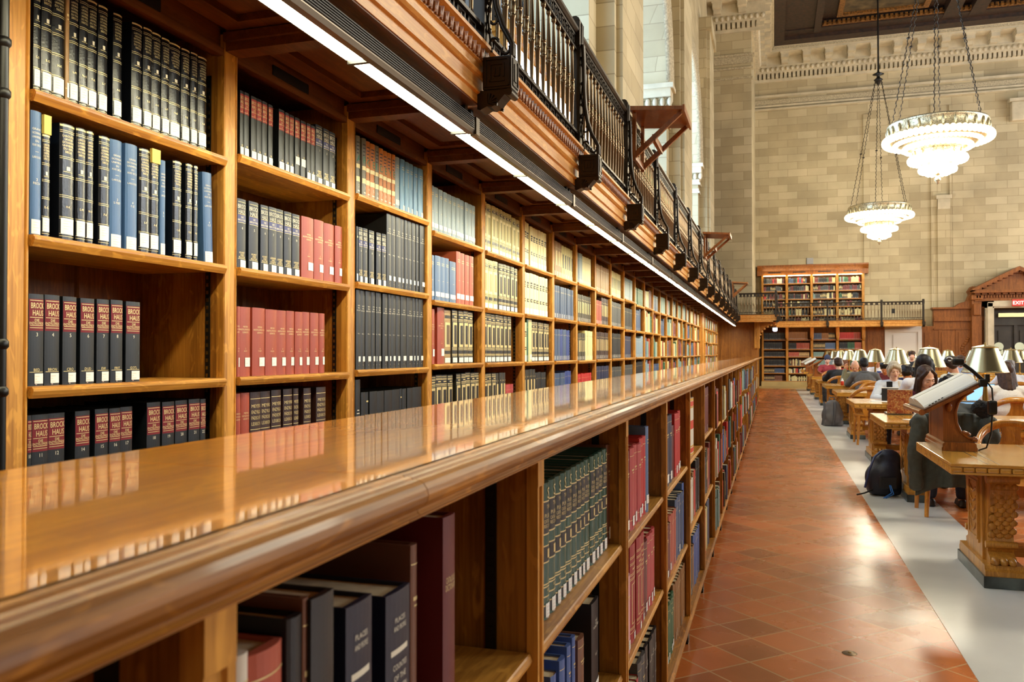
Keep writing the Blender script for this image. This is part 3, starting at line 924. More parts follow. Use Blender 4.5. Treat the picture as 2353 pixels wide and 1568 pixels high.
def dress(style, w, h, b, n, txt):
    """returns (tooling, panel, sticker) builders, or None, for a spine of width w and height h"""
    T, P, K = MB(), MB(), MB()
    hw = w / 2 * 0.97
    # tooling materials: 0 gilt 1 ivory 2 black 3 teal ; panel: 0 red 1 blue 2 black 3 cream 4 bright red 5 gilt 6 ivory 7 yellow 8 orange 9 amber

    def band(z, t=0.0016, mi=0):
        strip(T, w, b, z, z + t, -hw, hw, mi)

    def stick(z0=0.03, z1=0.068, y0=-0.42, y1=0.42):
        strip(K, w, b, z0, z1, y0 * w, y1 * w, 0, 0.0014)
        if txt:
            for i in range(4):
                strip(K, w, b, z1 - 0.008 - i * 0.007, z1 - 0.0066 - i * 0.007, y0 * w * 0.7, (0.0 if i % 2 else 0.2) * w, 1, 0.0018, 2)
    if style == 'LAR':
        for f in (0.035, 0.055, 0.185, 0.20, 0.37, 0.385, 0.54, 0.555, 0.70, 0.715, 0.925, 0.94):
            band(h * f, 0.0011)
        band(h * 0.975, 0.005)
        stick(0.012 if False else h * 0.055, h * 0.19)
        if txt:
            for i, s in enumerate(('LAROUSSE', 'GRAND', 'DICTIONNAIRE', 'UNIVERSEL', 'DU XIXE', 'SIECLE')):
                write(T, w, b, s, h * (0.895 - i * 0.027), 0.0055, 0, 0.72)
            strip(T, w, b, h * 0.60, h * 0.635, -w * 0.12, w * 0.12, 1)
            strip(T, w, b, h * 0.588, h * 0.592, -w * 0.3, w * 0.3, 0)
            write(T, w, b, ('A-B', 'C-D', 'E-G', 'H-K', 'L-M', 'N-O', 'P-R', 'S-T')[n % 8], h * 0.29, 0.006, 0, 0.5)
    elif style == 'BLU':
        stick(h * 0.015, h * 0.13)
        if txt:
            for i, s in enumerate(('GRAND', 'DICTIONNAIRE', 'UNIVERSEL', 'DU', 'XIXE SIECLE')):
                write(T, w, b, s, h * (0.855 - i * 0.032), 0.0055, 1, 0.8)
            band(h * 0.665, 0.001, 1) if False else strip(T, w, b, h * 0.672, h * 0.675, -w * 0.15, w * 0.15, 1)
            write(T, w, b, 'LAROUSSE', h * 0.63, 0.0055, 1, 0.75)
            write(T, w, b, str(n % 9 + 1), h * 0.45, 0.007, 1); write(T, w, b, ('L', 'RECH', 'S-TEST', 'C-Z')[n % 4], h * 0.42, 0.006, 1)
    elif style in ('BRO', 'BRX', 'BRM'):
        blue = style == 'BRM'
        z0, z1 = (0.60, 0.945) if style == 'BRO' else ((0.66, 0.955) if style == 'BRX' else (0.655, 0.77))
        strip(P, w, b, h * z0, h * z1, -hw, hw, 1 if blue else (4 if style == 'BRX' else 0))
        if style == 'BRO':
            for f in (0.927, 0.742, 0.655, 0.63, 0.148):
                strip(T, w, b, h * f, h * f + 0.0013, -w * 0.44, w * 0.44, 0, 0.0012)
            write(T, w, b, 'BROCK', h * 0.875, 0.0145, 0, 0.86, w * 0.05); write(T, w, b, 'HAUS', h * 0.795, 0.0145, 0, 0.72, w * 0.08)
            write(T, w, b, 'DIE', h * 0.715, 0.007, 0, 0.5); write(T, w, b, 'ENZYKLOPÄDIE', h * 0.682, 0.0066, 0, 0.92)
            write(T, w, b, str(n), h * 0.56, 0.0095, 1, 0.5)
            write(T, w, b, BROCODE.get(n, 'NORD'), h * 0.175, 0.0075, 0, 0.7)
            stick(0.006, h * 0.135, -0.15, 0.47)
        elif style == 'BRX':
            write(T, w, b, 'BROCK', h * 0.90, 0.0125, 0, 0.9); write(T, w, b, 'HAUS', h * 0.835, 0.0125, 0, 0.8)
            write(T, w, b, 'DIE', h * 0.785, 0.006, 0, 0.5); write(T, w, b, 'ENZYKLOPÄDIE', h * 0.75, 0.006, 0, 0.92); write(T, w, b, str(n), h * 0.70, 0.008, 0, 0.5)
            band(h * 0.68)
            z = 0.05 if n in (10, 11) else 0.004
            stick(z, z + h * 0.13); write(T, w, b, str(n + 12), z + h * 0.155, 0.007, 0)
        else:
            for f in (0.95, 0.775, 0.655, 0.135):
                strip(T, w, b, h * f, h * f + 0.0013, -w * 0.44, w * 0.44, 0, 0.0012)
            write(T, w, b, 'BROCK', h * 0.89, 0.0155, 1, 0.92); write(T, w, b, 'HAUS', h * 0.815, 0.0155, 1, 0.78)
            write(T, w, b, 'DIE', h * 0.735, 0.0065, 1, 0.5); write(T, w, b, 'BIBLIOTHEK', h * 0.695, 0.0065, 1, 0.9)
            write(T, w, b, str(n), h * 0.58, 0.009, 1)
            a = (('KUNST', 'UND', 'KULTUR'), ('LÄNDER', 'UND', 'STÄDTE'))[0 if n < 7 else 1]
            for i, s in enumerate(a):
                write(T, w, b, s, h * (0.225 - i * 0.032), 0.0066, 0, 0.8)
            stick(0.004, h * 0.12, -0.2, 0.48)
    elif style == 'RED':
        stick(h * 0.14, h * 0.27, -0.05, 0.46)
        if txt:
            for i, s in enumerate(('MEYERS', 'ENZYKLOPÄDISCHES', 'LEXIKON')):
                write(T, w, b, s, h * (0.715 - i * 0.04), 0.0058, 0, 0.86)
            write(T, w, b, str(n), h * 0.40, 0.006, 0); write(T, w, b, ('A-ALP', 'ALF-D', 'F-GEH', 'O-QUA')[n % 4], h * 0.365, 0.005, 0, 0.5)
    elif style == 'MEY':
        for f in (0.90, 0.46):
            band(h * f, 0.0022)
        for i, s in enumerate(('MEYERS', 'ENZYKLO-', 'PÄDISCHES', 'LEXIKON')):
            write(T, w, b, s, h * (0.80 - i * 0.085), 0.0125, 0, 0.84)
        stick(0.02, 0.05)
    elif style == 'BLK':
        stick(h * 0.10, h * 0.165, -0.1, 0.48)
        if txt:
            for i, s in enumerate(('NEUE', 'REAL', 'ENZYKLOPÄDIE')):
                write(T, w, b, s, h * (0.80 - i * 0.03), 0.0058, 1, 0.8)
            write(T, w, b, 'VOL. %d' % n, h * 0.45, 0.006, 1, 0.6); write(T, w, b, str(n), h * 0.055, 0.006, 1)
    elif style == 'BK4':
        for i in range(4):
            strip(T, w, b, h * (0.52 - i * 0.05), h * (0.52 - i * 0.05) + 0.004, -w * (0.28 if i % 2 else 0.2), w * (0.28 if i % 2 else 0.2), 1)
        stick()
    elif style in ('ORG', 'GRY'):
        strip(P, w, b, h * 0.46, h * 0.53, -hw, hw, 3); strip(P, w, b, h * 0.235, h * 0.32, -hw, hw, 3)
        if txt:
            write(T, w, b, 'KARGENDEYE'[n % 10], h * 0.63, 0.034, 3, 1.0)
            write(T, w, b, str(n % 9 + 1), h * 0.165, 0.014, 1); strip(T, w, b, h * 0.07, h * 0.09, -w * 0.25, w * 0.3, 1)
            for q in range(4):
                strip(T, w, b, h * (0.7 + q * 0.06), h * (0.72 + q * 0.06), -w * 0.4, -w * 0.1 + q * 0.003, 2)
                strip(T, w, b, h * (0.34 + q * 0.03), h * (0.36 + q * 0.03), w * 0.05, w * 0.4, 2)
    elif style in ('SKY', 'GRB', 'BL2', 'RST'):
        stick(h * 0.1, h * 0.2) if style != 'SKY' else stick(0.006, h * 0.13, -0.1, 0.45)
        for f in (0.84, 0.80):
            strip(T, w, b, h * f, h * f + 0.003, -w * 0.28, w * 0.28, 0)
        if style == 'SKY':
            strip(T, w, b, h * 0.5, h * 0.75, w * 0.0, w * 0.05, 1)
        else:
            strip(T, w, b, h * 0.45, h * 0.455, -w * 0.12, w * 0.12, 0)
    elif style in ('BKG', 'CRG', 'PLD', 'OLV'):
        fr = 0
        for f in (0.965, 0.93, 0.91, 0.83, 0.815, 0.79, 0.29, 0.27, 0.25, 0.17, 0.155, 0.135):
            band(h * f, 0.0028 if style == 'BKG' else 0.002, 0 if style != 'CRG' else 2)
        strip(P, w, b, h * 0.31, h * 0.77, -w * 0.40, w * 0.40, 5 if style != 'CRG' else 3)
        strip(P, w, b, h * 0.36, h * 0.72, -w * 0.25, w * 0.25, 2 if style == 'BKG' else (10 if style == 'CRG' else 11), 0.0012)
        strip(P, w, b, h * 0.845, h * 0.9, -w * 0.42, w * 0.42, 2, 0.0008)
        strip(P, w, b, h * 0.18, h * 0.24, -w * 0.42, w * 0.42, 2, 0.0008)
        if style == 'BKG' or style == 'CRG':
            strip(T, w, b, h * 0.865, h * 0.885, -w * 0.25, w * 0.25, 0, 0.0012)
        stick(0.006, h * 0.11)
    elif style == 'CRB':
        for z0, z1 in ((0.64, 0.72), (0.30, 0.38), (0.74, 0.78)):
            strip(P, w, b, h * z0, h * z1, -w * 0.34, w * 0.34, 2)
        strip(T, w, b, h * 0.665, h * 0.695, -w * 0.2, w * 0.2, 0, 0.0012); strip(T, w, b, h * 0.325, h * 0.355, -w * 0.2, w * 0.2, 0, 0.0012)
        stick(0.006, 0.05)
    elif style == 'BRB':
        strip(P, w, b, h * 0.5, h * 0.68, -hw, hw, 4)
        strip(T, w, b, h * 0.75, h * 0.79, -w * 0.25, w * 0.25, 1); band(h * 0.84, 0.002); band(h * 0.72, 0.002)
        stick(0.006, 0.04)
    elif style == 'GSE':
        for f in (0.86, 0.62, 0.535, 0.415, 0.235, 0.10, 0.255, 0.165):
            band(h * f, 0.0026)
        strip(P, w, b, h * 0.63, h * 0.86, -w * 0.44, w * 0.44, 2); strip(P, w, b, h * 0.425, h * 0.535, -w * 0.44, w * 0.44, 2); strip(P, w, b, h * 0.03, h * 0.1, -w * 0.44, w * 0.44, 2)
        write(T, w, b, 'PUBLIC', h * 0.76, 0.008, 0, 0.72); write(T, w, b, 'CATALOGUE', h * 0.72, 0.007, 0, 0.8); write(T, w, b, 'RECORDS', h * 0.685, 0.007, 0, 0.8); write(T, w, b, 'THE', h * 0.825, 0.008, 0, 0.4)
        write(T, w, b, 'S', h * 0.925, 0.022, 0, 0.4); strip(T, w, b, h * 0.45, h * 0.515, -w * 0.14, w * 0.14, 0, 0.0012)
        write(T, w, b, 'VOL', h * 0.215, 0.006, 0, 0.5); write(T, w, b, str(n), h * 0.19, 0.006, 0, 0.5)
        stick(0.005, h * 0.12, -0.3, 0.46)
    elif style == 'KRD':
        for f in (0.87, 0.855, 0.805, 0.79, 0.70, 0.685, 0.655, 0.64, 0.155, 0.14, 0.105):
            band(h * f, 0.002)
        for z0, z1, y0, y1 in ((0.19, 0.60, -0.32, -0.26), (0.19, 0.60, 0.26, 0.32), (0.19, 0.20, -0.32, 0.32), (0.59, 0.60, -0.32, 0.32)):
            strip(T, w, b, h * z0, h * z1, w * y0, w * y1, 0)
        strip(T, w, b, h * 0.74, h * 0.755, -w * 0.25, w * 0.25, 0)
        stick(h * 0.02, h * 0.09, -0.05, 0.4)
    elif style == 'STR':
        for z0, z1, q in ((0.955, 0.995, 9), (0.86, 0.945, 8), (0.83, 0.855, 9), (0.46, 0.61, 8), (0.145, 0.17, 9), (0.05, 0.13, 8), (0.005, 0.035, 9)):
            strip(P, w, b, h * z0, h * z1, -hw, hw * (0.4 if 0.4 < z0 < 0.5 else 1), q)
    elif style == 'CHR':
        write(T, w, b, 'RECORDS', h * 0.62, 0.008, 0, vert=True); write(T, w, b, 'OLD TOWNS', h * 0.28, 0.008, 0, vert=True)
    elif style == 'ENG':
        for s, f, z in (('ENGLISH', 0.56, 0.013), ('PLAY', 0.48, 0.013), ('REVIEW', 0.33, 0.013)):
            write(T, w, b, s, h * f, z, 0, 0.5, -w * 0.0)
        strip(T, w, b, h * 0.41, h * 0.414, -w * 0.12, w * 0.12, 0)
    elif style == 'COU':
        for i, s in enumerate(('COUNTIES', 'OF THE', 'NORTHERN', 'COUNTRY')):
            write(T, w, b, s, h * (0.60 - i * 0.06), 0.0068, 1, 0.55)
        for i, s in enumerate(('PLACES', 'AND PEOPLE')):
            write(T, w, b, s, h * (0.85 - i * 0.045), 0.006, 1, 0.5)
        strip(T, w, b, h * 0.665, h * 0.695, -w * 0.34, w * 0.34, 1); strip(T, w, b, h * 0.22, h * 0.223, -w * 0.36, w * 0.36, 1); write(T, w, b, str(n), h * 0.32, 0.008, 1)
    elif style == 'CAT':
        write(T, w, b, 'CATALOGUE', h * 0.70, 0.0085, 0, 0.7); write(T, w, b, 'DICTIONARY', h * 0.665, 0.0085, 0, 0.75)
        stick(h * 0.02, h * 0.17, -0.05, 0.47)
    else:
        if txt == 2:
            pass
        band(h * 0.9, 0.0016); band(h * 0.12, 0.0016)
        strip(T, w, b, h * 0.72, h * 0.74, -w * 0.28, w * 0.28, 0); strip(T, w, b, h * 0.69, h * 0.70, -w * 0.2, w * 0.2, 0)
        stick(h * 0.05, h * 0.17, -0.2, 0.46)
    return T, P, K


TM = [GOLD, IVORY, BLKP, TEAL]
PM = [REDP, BLUP, BLKP, CREAM, REDB, GOLD, IVORY, YELP, ORGP, YELB, mat('khaki_panel', (168, 160, 110), 0.5), mat('brown_panel', (92, 70, 46), 0.5)]
KM = [WHITE, mat('sticker_print', (224, 196, 188), 0.6)]

BOOKS = []      # every book of the hall as a record; the largest in view become objects, the rest one mass
BAYNAME = {}


def rec(kind, bay, row, style, w, h, d, X, y, z, lean=0.0, n=1, face=0, extra=None):
    BOOKS.append(dict(kind=kind, bay=bay, row=row, style=style, w=w, h=h, d=d, X=X, y=y, z=z, lean=lean, n=n, face=face, extra=extra))


XS = XW + 0.012


def row_px(bay, row, style, segs, h, n0=1, X=XS, d=0.24, kind='wall', z=None, step=1, lean=0.0):
    z = SHELF_Z[bay][row] if z is None else z
    for i, (a, b) in enumerate(segs):
        y0, y1 = YP(a, X), YP(b, X)
        rec(kind, bay, row, style, max(0.012, y1 - y0 - 0.0015), h * (1 + random.uniform(-0.006, 0.006)), d, X + random.uniform(0, 0.004), (y0 + y1) / 2, z, lean, n0 + i * step)


# nearest bay
row_px(0, 0, 'LAR', [(73, 90), (92, 117), (118, 148)], 0.318)
row_px(0, 0, 'TAN', [(148.5, 156)], 0.33)
row_px(0, 0, 'LAR', [(157, 179), (179.5, 201), (201.5, 223), (223.5, 246), (260, 281), (302, 327), (327.5, 348), (348.5, 369), (370, 389), (390, 416), (417, 437), (437.5, 454), (454.5, 475)], 0.316, 4)
row_px(0, 1, 'BLU', [(69, 95)], 0.325)
row_px(0, 1, 'LAR', [(95.5, 115)], 0.27, 2)
row_px(0, 1, 'LAR', [(138, 173), (174, 198), (198.5, 216), (228, 254)], 0.316, 3)
row_px(0, 1, 'BLU', [(255, 283), (289, 317)], 0.316, 2)
row_px(0, 1, 'LAR', [(320, 345), (346, 368)], 0.314, 7)
row_px(0, 1, 'BLU', [(368.5, 381)], 0.30, 4)
row_px(0, 1, 'LAR', [(399, 420), (428, 444.5), (445, 455)], 0.314, 1)
row_px(0, 1, 'BLU', [(472, 493)], 0.305, 3, lean=0.035)
row_px(0, 2, 'BRO', [(68, 103), (106, 141), (147, 179), (187.6, 220), (226, 255), (256, 284), (292, 325)], 0.238, 3, X=XS + 0.004)
row_px(0, 3, 'BRO', [(66, 76), (76.5, 114), (115, 154)], 0.24, 10, X=XS + 0.004)
row_px(0, 3, 'BRO', [(176, 210), (223, 254), (254.5, 281), (281.5, 309)], 0.24, 14, X=XS + 0.004)
row_px(0, 3, 'BRO', [(342, 373), (376, 404), (407, 435), (436, 462), (462.5, 475)], 0.246, 18, X=XS + 0.004)
# second bay
row_px(1, 0, 'BRX', [(551, 560), (560.5, 572), (577, 590), (590.5, 602), (603, 615), (617, 627.5), (640, 653.5), (656, 666), (666.5, 676.5), (678, 689.5), (692, 704), (704.5, 714), (714.5, 724)], 0.237, 1)
row_px(1, 0, 'BRM', [(725, 741), (743, 756.5), (757.5, 771)], 0.25, 1)
row_px(1, 1, 'BRM', [(547, 567), (572, 594), (599.5, 617.5), (618, 636), (636.5, 653.5), (654, 671.5), (672, 689)], 0.25, 4)
row_px(1, 1, 'RED', [(695, 723), (724, 746), (748, 771), (772, 788.5)], 0.252, 1)
row_px(1, 2, 'RED', [(545, 551.5), (552, 580), (584, 613), (613.5, 639.5), (640, 661.5), (662, 680.5), (681, 698), (698.5, 716), (717, 736.5), (737, 750)], 0.25, 4)
row_px(1, 3, 'RED', [(545, 557), (557.5, 577)], 0.255, 14)
row_px(1, 3, 'MEY', [(579, 603), (603.5, 626), (627.5, 650), (656, 677), (677.5, 689.5), (701, 718), (730, 752)], 0.256, 1)
# third bay
row_px(2, 0, 'GRY', [(821, 830), (834, 843.5)], 0.275, 1)
row_px(2, 0, 'ORG', [(843.8, 853), (853.3, 864.5)], 0.272, 3)
row_px(2, 0, 'GRY', [(864.8, 873)], 0.272, 5)
row_px(2, 0, 'ORG', [(873.3, 882.5), (883, 892), (892.3, 902), (902.3, 910)], 0.27, 6)
row_px(2, 0, 'GRB', [(910.5, 921)], 0.27, 1)
row_px(2, 0, 'SKY', [(921.5, 932), (932.5, 942), (942.4, 952), (953.5, 962.7), (963.5, 975)], 0.27, 1)
row_px(2, 1, 'BRM', [(820, 824), (824.4, 834), (836, 846.4), (850, 862), (866.8, 878), (878.3, 888)], 0.257, 5)
row_px(2, 1, 'BLK', [(889.5, 900.4), (900.8, 910.4), (911, 922), (922.4, 930.5), (930.8, 938), (939, 947.8), (948.6, 957), (957.3, 963.5), (965, 977)], 0.366, 1)
row_px(2, 2, 'BLK', [(819.5, 830), (830.5, 841), (841.5, 854.5), (855, 864.3), (864.6, 868), (868.4, 878.3), (881, 893), (893.4, 900.4), (900.8, 911), (911.8, 922), (922.4, 935.4), (936, 949.7), (950, 956.4), (956.8, 963.5), (964.5, 975)], 0.368, 1)
row_px(2, 3, 'BK4', [(819.5, 831)], 0.295, 1)
row_px(2, 3, 'BK4', [(831.5, 841.5), (842, 850), (851, 868), (868.4, 884.5), (885, 903), (903.5, 920.5), (921, 926), (926.4, 936), (937, 950), (951, 971)], 0.235, 2)
# fourth bay and on: counted sets
def row_set(bay, row, spec, X=XS, kind='wall', z=None, gap0=0.0, d=0.22):
    """spec: list of (style, count, width, height, gap after)"""
    if kind == 'wall':
        y = YPOST[bay + 1] + 0.006 + gap0
        lim = YPOST[bay + 2] - 0.075
        z = SHELF_Z[bay][row]
    else:
        y = max(LPOST[bay + 1] + 0.006, YP(proj(-XF, LPOST[bay + 1], 1.0)[0], X) - 0.004) + gap0
        lim = LPOST[bay + 2] - 0.04
    n = 1
    for s, c, w, h, g in spec:
        for i in range(c):
            ww = w * random.uniform(0.86, 1.12)
            if y + ww > lim: return
            rec(kind, bay, row, s, ww, h * random.uniform(0.99, 1.01), d, X + random.uniform(0, 0.006), y + ww / 2, z, 0, n)
            y += ww + 0.0015
            n += 1
        y += g


row_set(3, 0, [('GRB', 11, 0.068, 0.254, 0)]); row_set(3, 1, [('BL2', 4, 0.078, 0.255, 0.015), ('BL2', 1, 0.095, 0.25, 0.0), ('RST', 4, 0.08, 0.316, 0)])
row_set(3, 2, [('RED', 1, 0.08, 0.31, 0.04), ('RED', 1, 0.11, 0.32, 0), ('PLD', 1, 0.10, 0.315, 0.02), ('BKG', 1, 0.10, 0.32, 0.02), ('BKG', 3, 0.082, 0.318, 0)])
row_set(3, 3, [('BKG', 4, 0.082, 0.30, 0.07), ('BKG', 5, 0.082, 0.305, 0)])
row_set(4, 0, [('CRG', 4, 0.085, 0.325, 0), ('CRG', 4, 0.08, 0.325, 0.02), ('CRG', 2, 0.085, 0.315, 0)]); row_set(4, 1, [('CRG', 3, 0.095, 0.33, 0.015), ('BKG', 4, 0.085, 0.33, 0.01), ('BKG', 1, 0.085, 0.33, 0)])
row_set(4, 2, [('BKG', 2, 0.09, 0.33, 0.0), ('BKG', 4, 0.085, 0.33, 0.02), ('BKG', 1, 0.08, 0.33, 0)]); row_set(4, 3, [('BKG', 6, 0.082, 0.29, 0), ('PNK', 3, 0.06, 0.2, 0)])
row_set(5, 0, [('CRB', 2, 0.08, 0.33, 0.02), ('CRB', 6, 0.08, 0.32, 0)]); row_set(5, 1, [('CRB', 4, 0.095, 0.325, 0.0), ('CRB', 4, 0.085, 0.325, 0)])
row_set(5, 2, [('CRB', 1, 0.11, 0.3, 0), ('GRN', 1, 0.04, 0.33, 0), ('CRE', 1, 0.10, 0.33, 0.0), ('BKG', 6, 0.082, 0.315, 0)]); row_set(5, 3, [('BKG', 4, 0.085, 0.30, 0), ('BRB', 4, 0.08, 0.27, 0)])
row_set(6, 0, [('PLD', 4, 0.085, 0.31, 0), ('CRG', 5, 0.085, 0.3, 0)]); row_set(6, 1, [('NVB', 9, 0.085, 0.29, 0)]); row_set(6, 2, [('NVB', 3, 0.09, 0.28, 0), ('BRT', 2, 0.05, 0.28, 0), ('NVB', 2, 0.07, 0.28, 0), ('BRT', 2, 0.06, 0.28, 0)]); row_set(6, 3, [('NVB', 5, 0.088, 0.25, 0), ('BRT', 3, 0.08, 0.26, 0)])
row_set(7, 0, [('GRB', 5, 0.06, 0.3, 0), ('CRE', 7, 0.055, 0.29, 0)]); row_set(7, 1, [('GRN', 1, 0.07, 0.28, 0), ('OLV', 8, 0.075, 0.27, 0)]); row_set(7, 2, [('OLV', 5, 0.08, 0.27, 0), ('CRE', 3, 0.12, 0.3, 0)]); row_set(7, 3, [('SCA', 9, 0.08, 0.22, 0)])
row_set(8, 0, [('TAN', 12, 0.065, 0.3, 0)]); row_set(8, 1, [('RED', 5, 0.075, 0.26, 0), ('MEY', 6, 0.065, 0.3, 0)]); row_set(8, 2, [('MEY', 10, 0.078, 0.3, 0)]); row_set(8, 3, [('NVY', 10, 0.08, 0.28, 0)])
row_set(9, 0, [('CRG', 11, 0.065, 0.3, 0)]); row_set(9, 1, [('GRE', 10, 0.07, 0.29, 0)]); row_set(9, 2, [('BLK', 9, 0.075, 0.3, 0)]); row_set(9, 3, [('GRE', 9, 0.08, 0.26, 0)])
row_set(10, 0, [('GRB', 11, 0.065, 0.28, 0)]); row_set(10, 1, [('BLK', 10, 0.07, 0.28, 0)]); row_set(10, 2, [('NVY', 8, 0.07, 0.28, 0)]); row_set(10, 3, [('GRE', 10, 0.07, 0.27, 0)])
row_set(-1, 3, [('RED', 9, 0.09, 0.25, 0)]); row_set(-1, 2, [('BLK', 6, 0.09, 0.25, 0)])
PALS = [['CRE', 'GRB', 'BLK', 'GRN', 'CRE', 'RST'], ['SGR', 'CRE', 'GRN', 'RST', 'NVB', 'SGR'], ['MRN', 'GRB', 'NVB', 'RED', 'BRN'], ['NVB', 'GRN', 'OLV', 'SGR', 'MRN'], ['CRE', 'WHT', 'RST', 'GRN', 'BLK']]
FARSETS = [['BLK', 'BLK', 'CRE', 'GRB'], ['SGR', 'CRE', 'RST', 'GRN'], ['RST', 'GRN', 'CRE', 'SGR'], ['GRN', 'GRB', 'RED', 'GRN'], ['CRE', 'CRE', 'MRN', 'RED'], ['RED', 'MRN', 'NVB', 'SGR'], ['NVB', 'SGR', 'SAL', 'NVB'], ['NVB', 'GRE', 'BRN', 'RED']]
for k in range(11, last_bay + 1):
    if k == PIER_BAY or YPOST[k + 2] > 30.95: continue
    for r in range(4):
        base = FARSETS[(k * 3 + r * 5) % 8]
        y = YPOST[k + 1] + 0.006
        lim = YPOST[k + 2] - 0.09 - random.choice((0, 0, 0, 0.1, 0.2))
        hh = random.uniform(0.25, 0.31); ww = random.uniform(0.045, 0.07); s = random.choice(base)
        while True:
            if random.random() < 0.35:
                s = random.choice(base); hh = random.uniform(0.23, 0.32); ww = random.uniform(0.035, 0.075)
            w = ww * random.uniform(0.85, 1.15)
            if y + w > lim: break
            rec('wall', k, r, s, w, hh * random.uniform(0.98, 1.02), 0.2, XS + random.uniform(0, 0.01), y + w / 2, SHELF_Z[k][r])
            y += w + 0.001
# ---- low bookcase
XL = XF + 0.022


def lrow(bay, row, items):
    """items: (style, px of far spine edge or None, width, height, set-back, lean, n)"""
    z = {0: LSZ[bay][0], 1: LSZ[bay][1], 2: 0.13}[row]
    for i, (s, px, w, h, back, lean) in enumerate(items):
        y = YP(px, XF + back) - w / 2
        rec('low', bay, row, s, w, h, 0.2, XF + back, y, z, lean, i + 1)


lrow(0, 0, [('WHT', 577, 0.016, 0.255, 0.05, 0), ('SAL', 662, 0.053, 0.247, 0.05, 0), ('CHR', 702, 0.026, 0.262, 0.05, 0), ('BRN', 712.5, 0.010, 0.274, 0.052, 0), ('ENG', 773, 0.044, 0.272, 0.045, 0),
            ('COU', 860, 0.06, 0.243, 0.045, 0), ('COU', 946, 0.068, 0.225, 0.05, 0), ('BRN', 962.5, 0.02, 0.262, 0.065, 0), ('CAT', 1049, 0.044, 0.290, 0.04, 0)])
lrow(0, 1, [('SGR', 1195, 0.04, 0.2, 0.05, 0)])
green = [(1252, 1266), (1266.3, 1280), (1280.3, 1292), (1292.6, 1304), (1304.3, 1317), (1317.5, 1328.5), (1329, 1337.5), (1338, 1345.5), (1346, 1357), (1359.5, 1370), (1370.3, 1377.5), (1378, 1386.5), (1388, 1396.5)]
for i, (a, b) in enumerate(green):
    y0, y1 = YP(a, XF + 0.04), YP(b, XF + 0.04)
    rec('low', 1, 0, 'GSE', y1 - y0 - 0.001, 0.268, 0.2, XF + 0.04, (y0 + y1) / 2, LSZ[1][0], 0, i + 1)
y0 = YP(1397, XF + 0.045); y1 = YP(1404, XF + 0.045)
rec('low', 1, 0, 'BRN', y1 - y0, 0.272, 0.2, XF + 0.045, (y0 + y1) / 2, LSZ[1][0], 0, 20)
lrow(1, 1, [('WHT', 1262, 0.026, 0.2, 0.05, 0), ('RBL', 1281, 0.042, 0.21, 0.05, 0), ('RBL', 1301, 0.042, 0.215, 0.05, 0), ('RBL', 1313, 0.03, 0.225, 0.05, 0), ('RBL', 1323, 0.026, 0.23, 0.05, 0), ('BRN', 1345, 0.06, 0.2, 0.05, 0), ('BLK', 1376, 0.085, 0.245, 0.05, 0)])
row_set(1, 2, [('MRN', 4, 0.03, 0.22, 0), ('GRN', 3, 0.03, 0.22, 0), ('NVY', 5, 0.04, 0.24, 0)], X=XL, kind='low', z=0.13, d=0.2)
row_set(2, 0, [('MRN', 1, 0.075, 0.245, 0.0), ('PNK', 3, 0.07, 0.25, 0.0), ('SCA', 2, 0.05, 0.262, 0.0), ('BL2', 1, 0.05, 0.29, 0.0)], X=XL, kind='low', z=LSZ[2][0], d=0.2)
row_set(2, 1, [('LIL', 1, 0.055, 0.23, 0.03), ('KRD', 3, 0.095, 0.30, 0.0), ('MRN', 1, 0.08, 0.25, 0), ('PNK', 3, 0.06, 0.255, 0)], X=XL, kind='low', z=LSZ[2][1], d=0.2)
row_set(2, 2, [('PNK', 5, 0.045, 0.24, 0.0), ('GRE', 2, 0.07, 0.27, 0.01), ('BLK', 4, 0.06, 0.275, 0)], X=XL, kind='low', z=0.13, d=0.2)
row_set(3, 0, [('NVY', 2, 0.11, 0.285, 0.02), ('MRN', 1, 0.05, 0.23, 0.02), ('SCA', 3, 0.085, 0.275, 0)], X=XL, kind='low', z=LSZ[3][0], d=0.2)
row_set(3, 1, [('MRN', 2, 0.06, 0.22, 0), ('SAL', 4, 0.055, 0.24, 0.0), ('NVB', 5, 0.06, 0.27, 0.0), ('RBL', 1, 0.06, 0.3, 0)], X=XL, kind='low', z=LSZ[3][1], d=0.2)
row_set(3, 2, [('GRN', 5, 0.055, 0.235, 0), ('TNB', 9, 0.055, 0.26, 0)], X=XL, kind='low', z=0.13, d=0.2)
row_set(4, 0, [('LIL', 1, 0.05, 0.24, 0.03), ('STR', 1, 0.20, 0.30, 0.1)], X=XL, kind='low', z=LSZ[4][0], d=0.2)
row_set(4, 1, [('MRN', 1, 0.06, 0.22, 0.01), ('WHT', 2, 0.06, 0.23, 0.01), ('TNB', 1, 0.07, 0.25, 0), ('SCA', 1, 0.10, 0.25, 0.02), ('BLK', 2, 0.09, 0.29, 0)], X=XL, kind='low', z=LSZ[4][1], d=0.2)
row_set(4, 2, [('GRE', 2, 0.06, 0.25, 0.01), ('TNB', 2, 0.05, 0.24, 0), ('RBL', 7, 0.065, 0.28, 0)], X=XL, kind='low', z=0.13, d=0.2)
row_set(5, 0, [('CRE', 1, 0.10, 0.3, 0.0), ('MRN', 3, 0.09, 0.29, 0)], X=XL, kind='low', z=LSZ[5][0], d=0.2)
row_set(5, 1, [('NVB', 2, 0.07, 0.24, 0), ('OLV', 2, 0.07, 0.27, 0), ('SAL', 2, 0.07, 0.27, 0.05), ('MRN', 2, 0.09, 0.29, 0)], X=XL, kind='low', z=LSZ[5][1], d=0.2)
row_set(5, 2, [('SCA', 2, 0.06, 0.27, 0), ('CRE', 2, 0.07, 0.27, 0), ('NVB', 2, 0.08, 0.3, 0)], X=XL, kind='low', z=0.13, d=0.2)
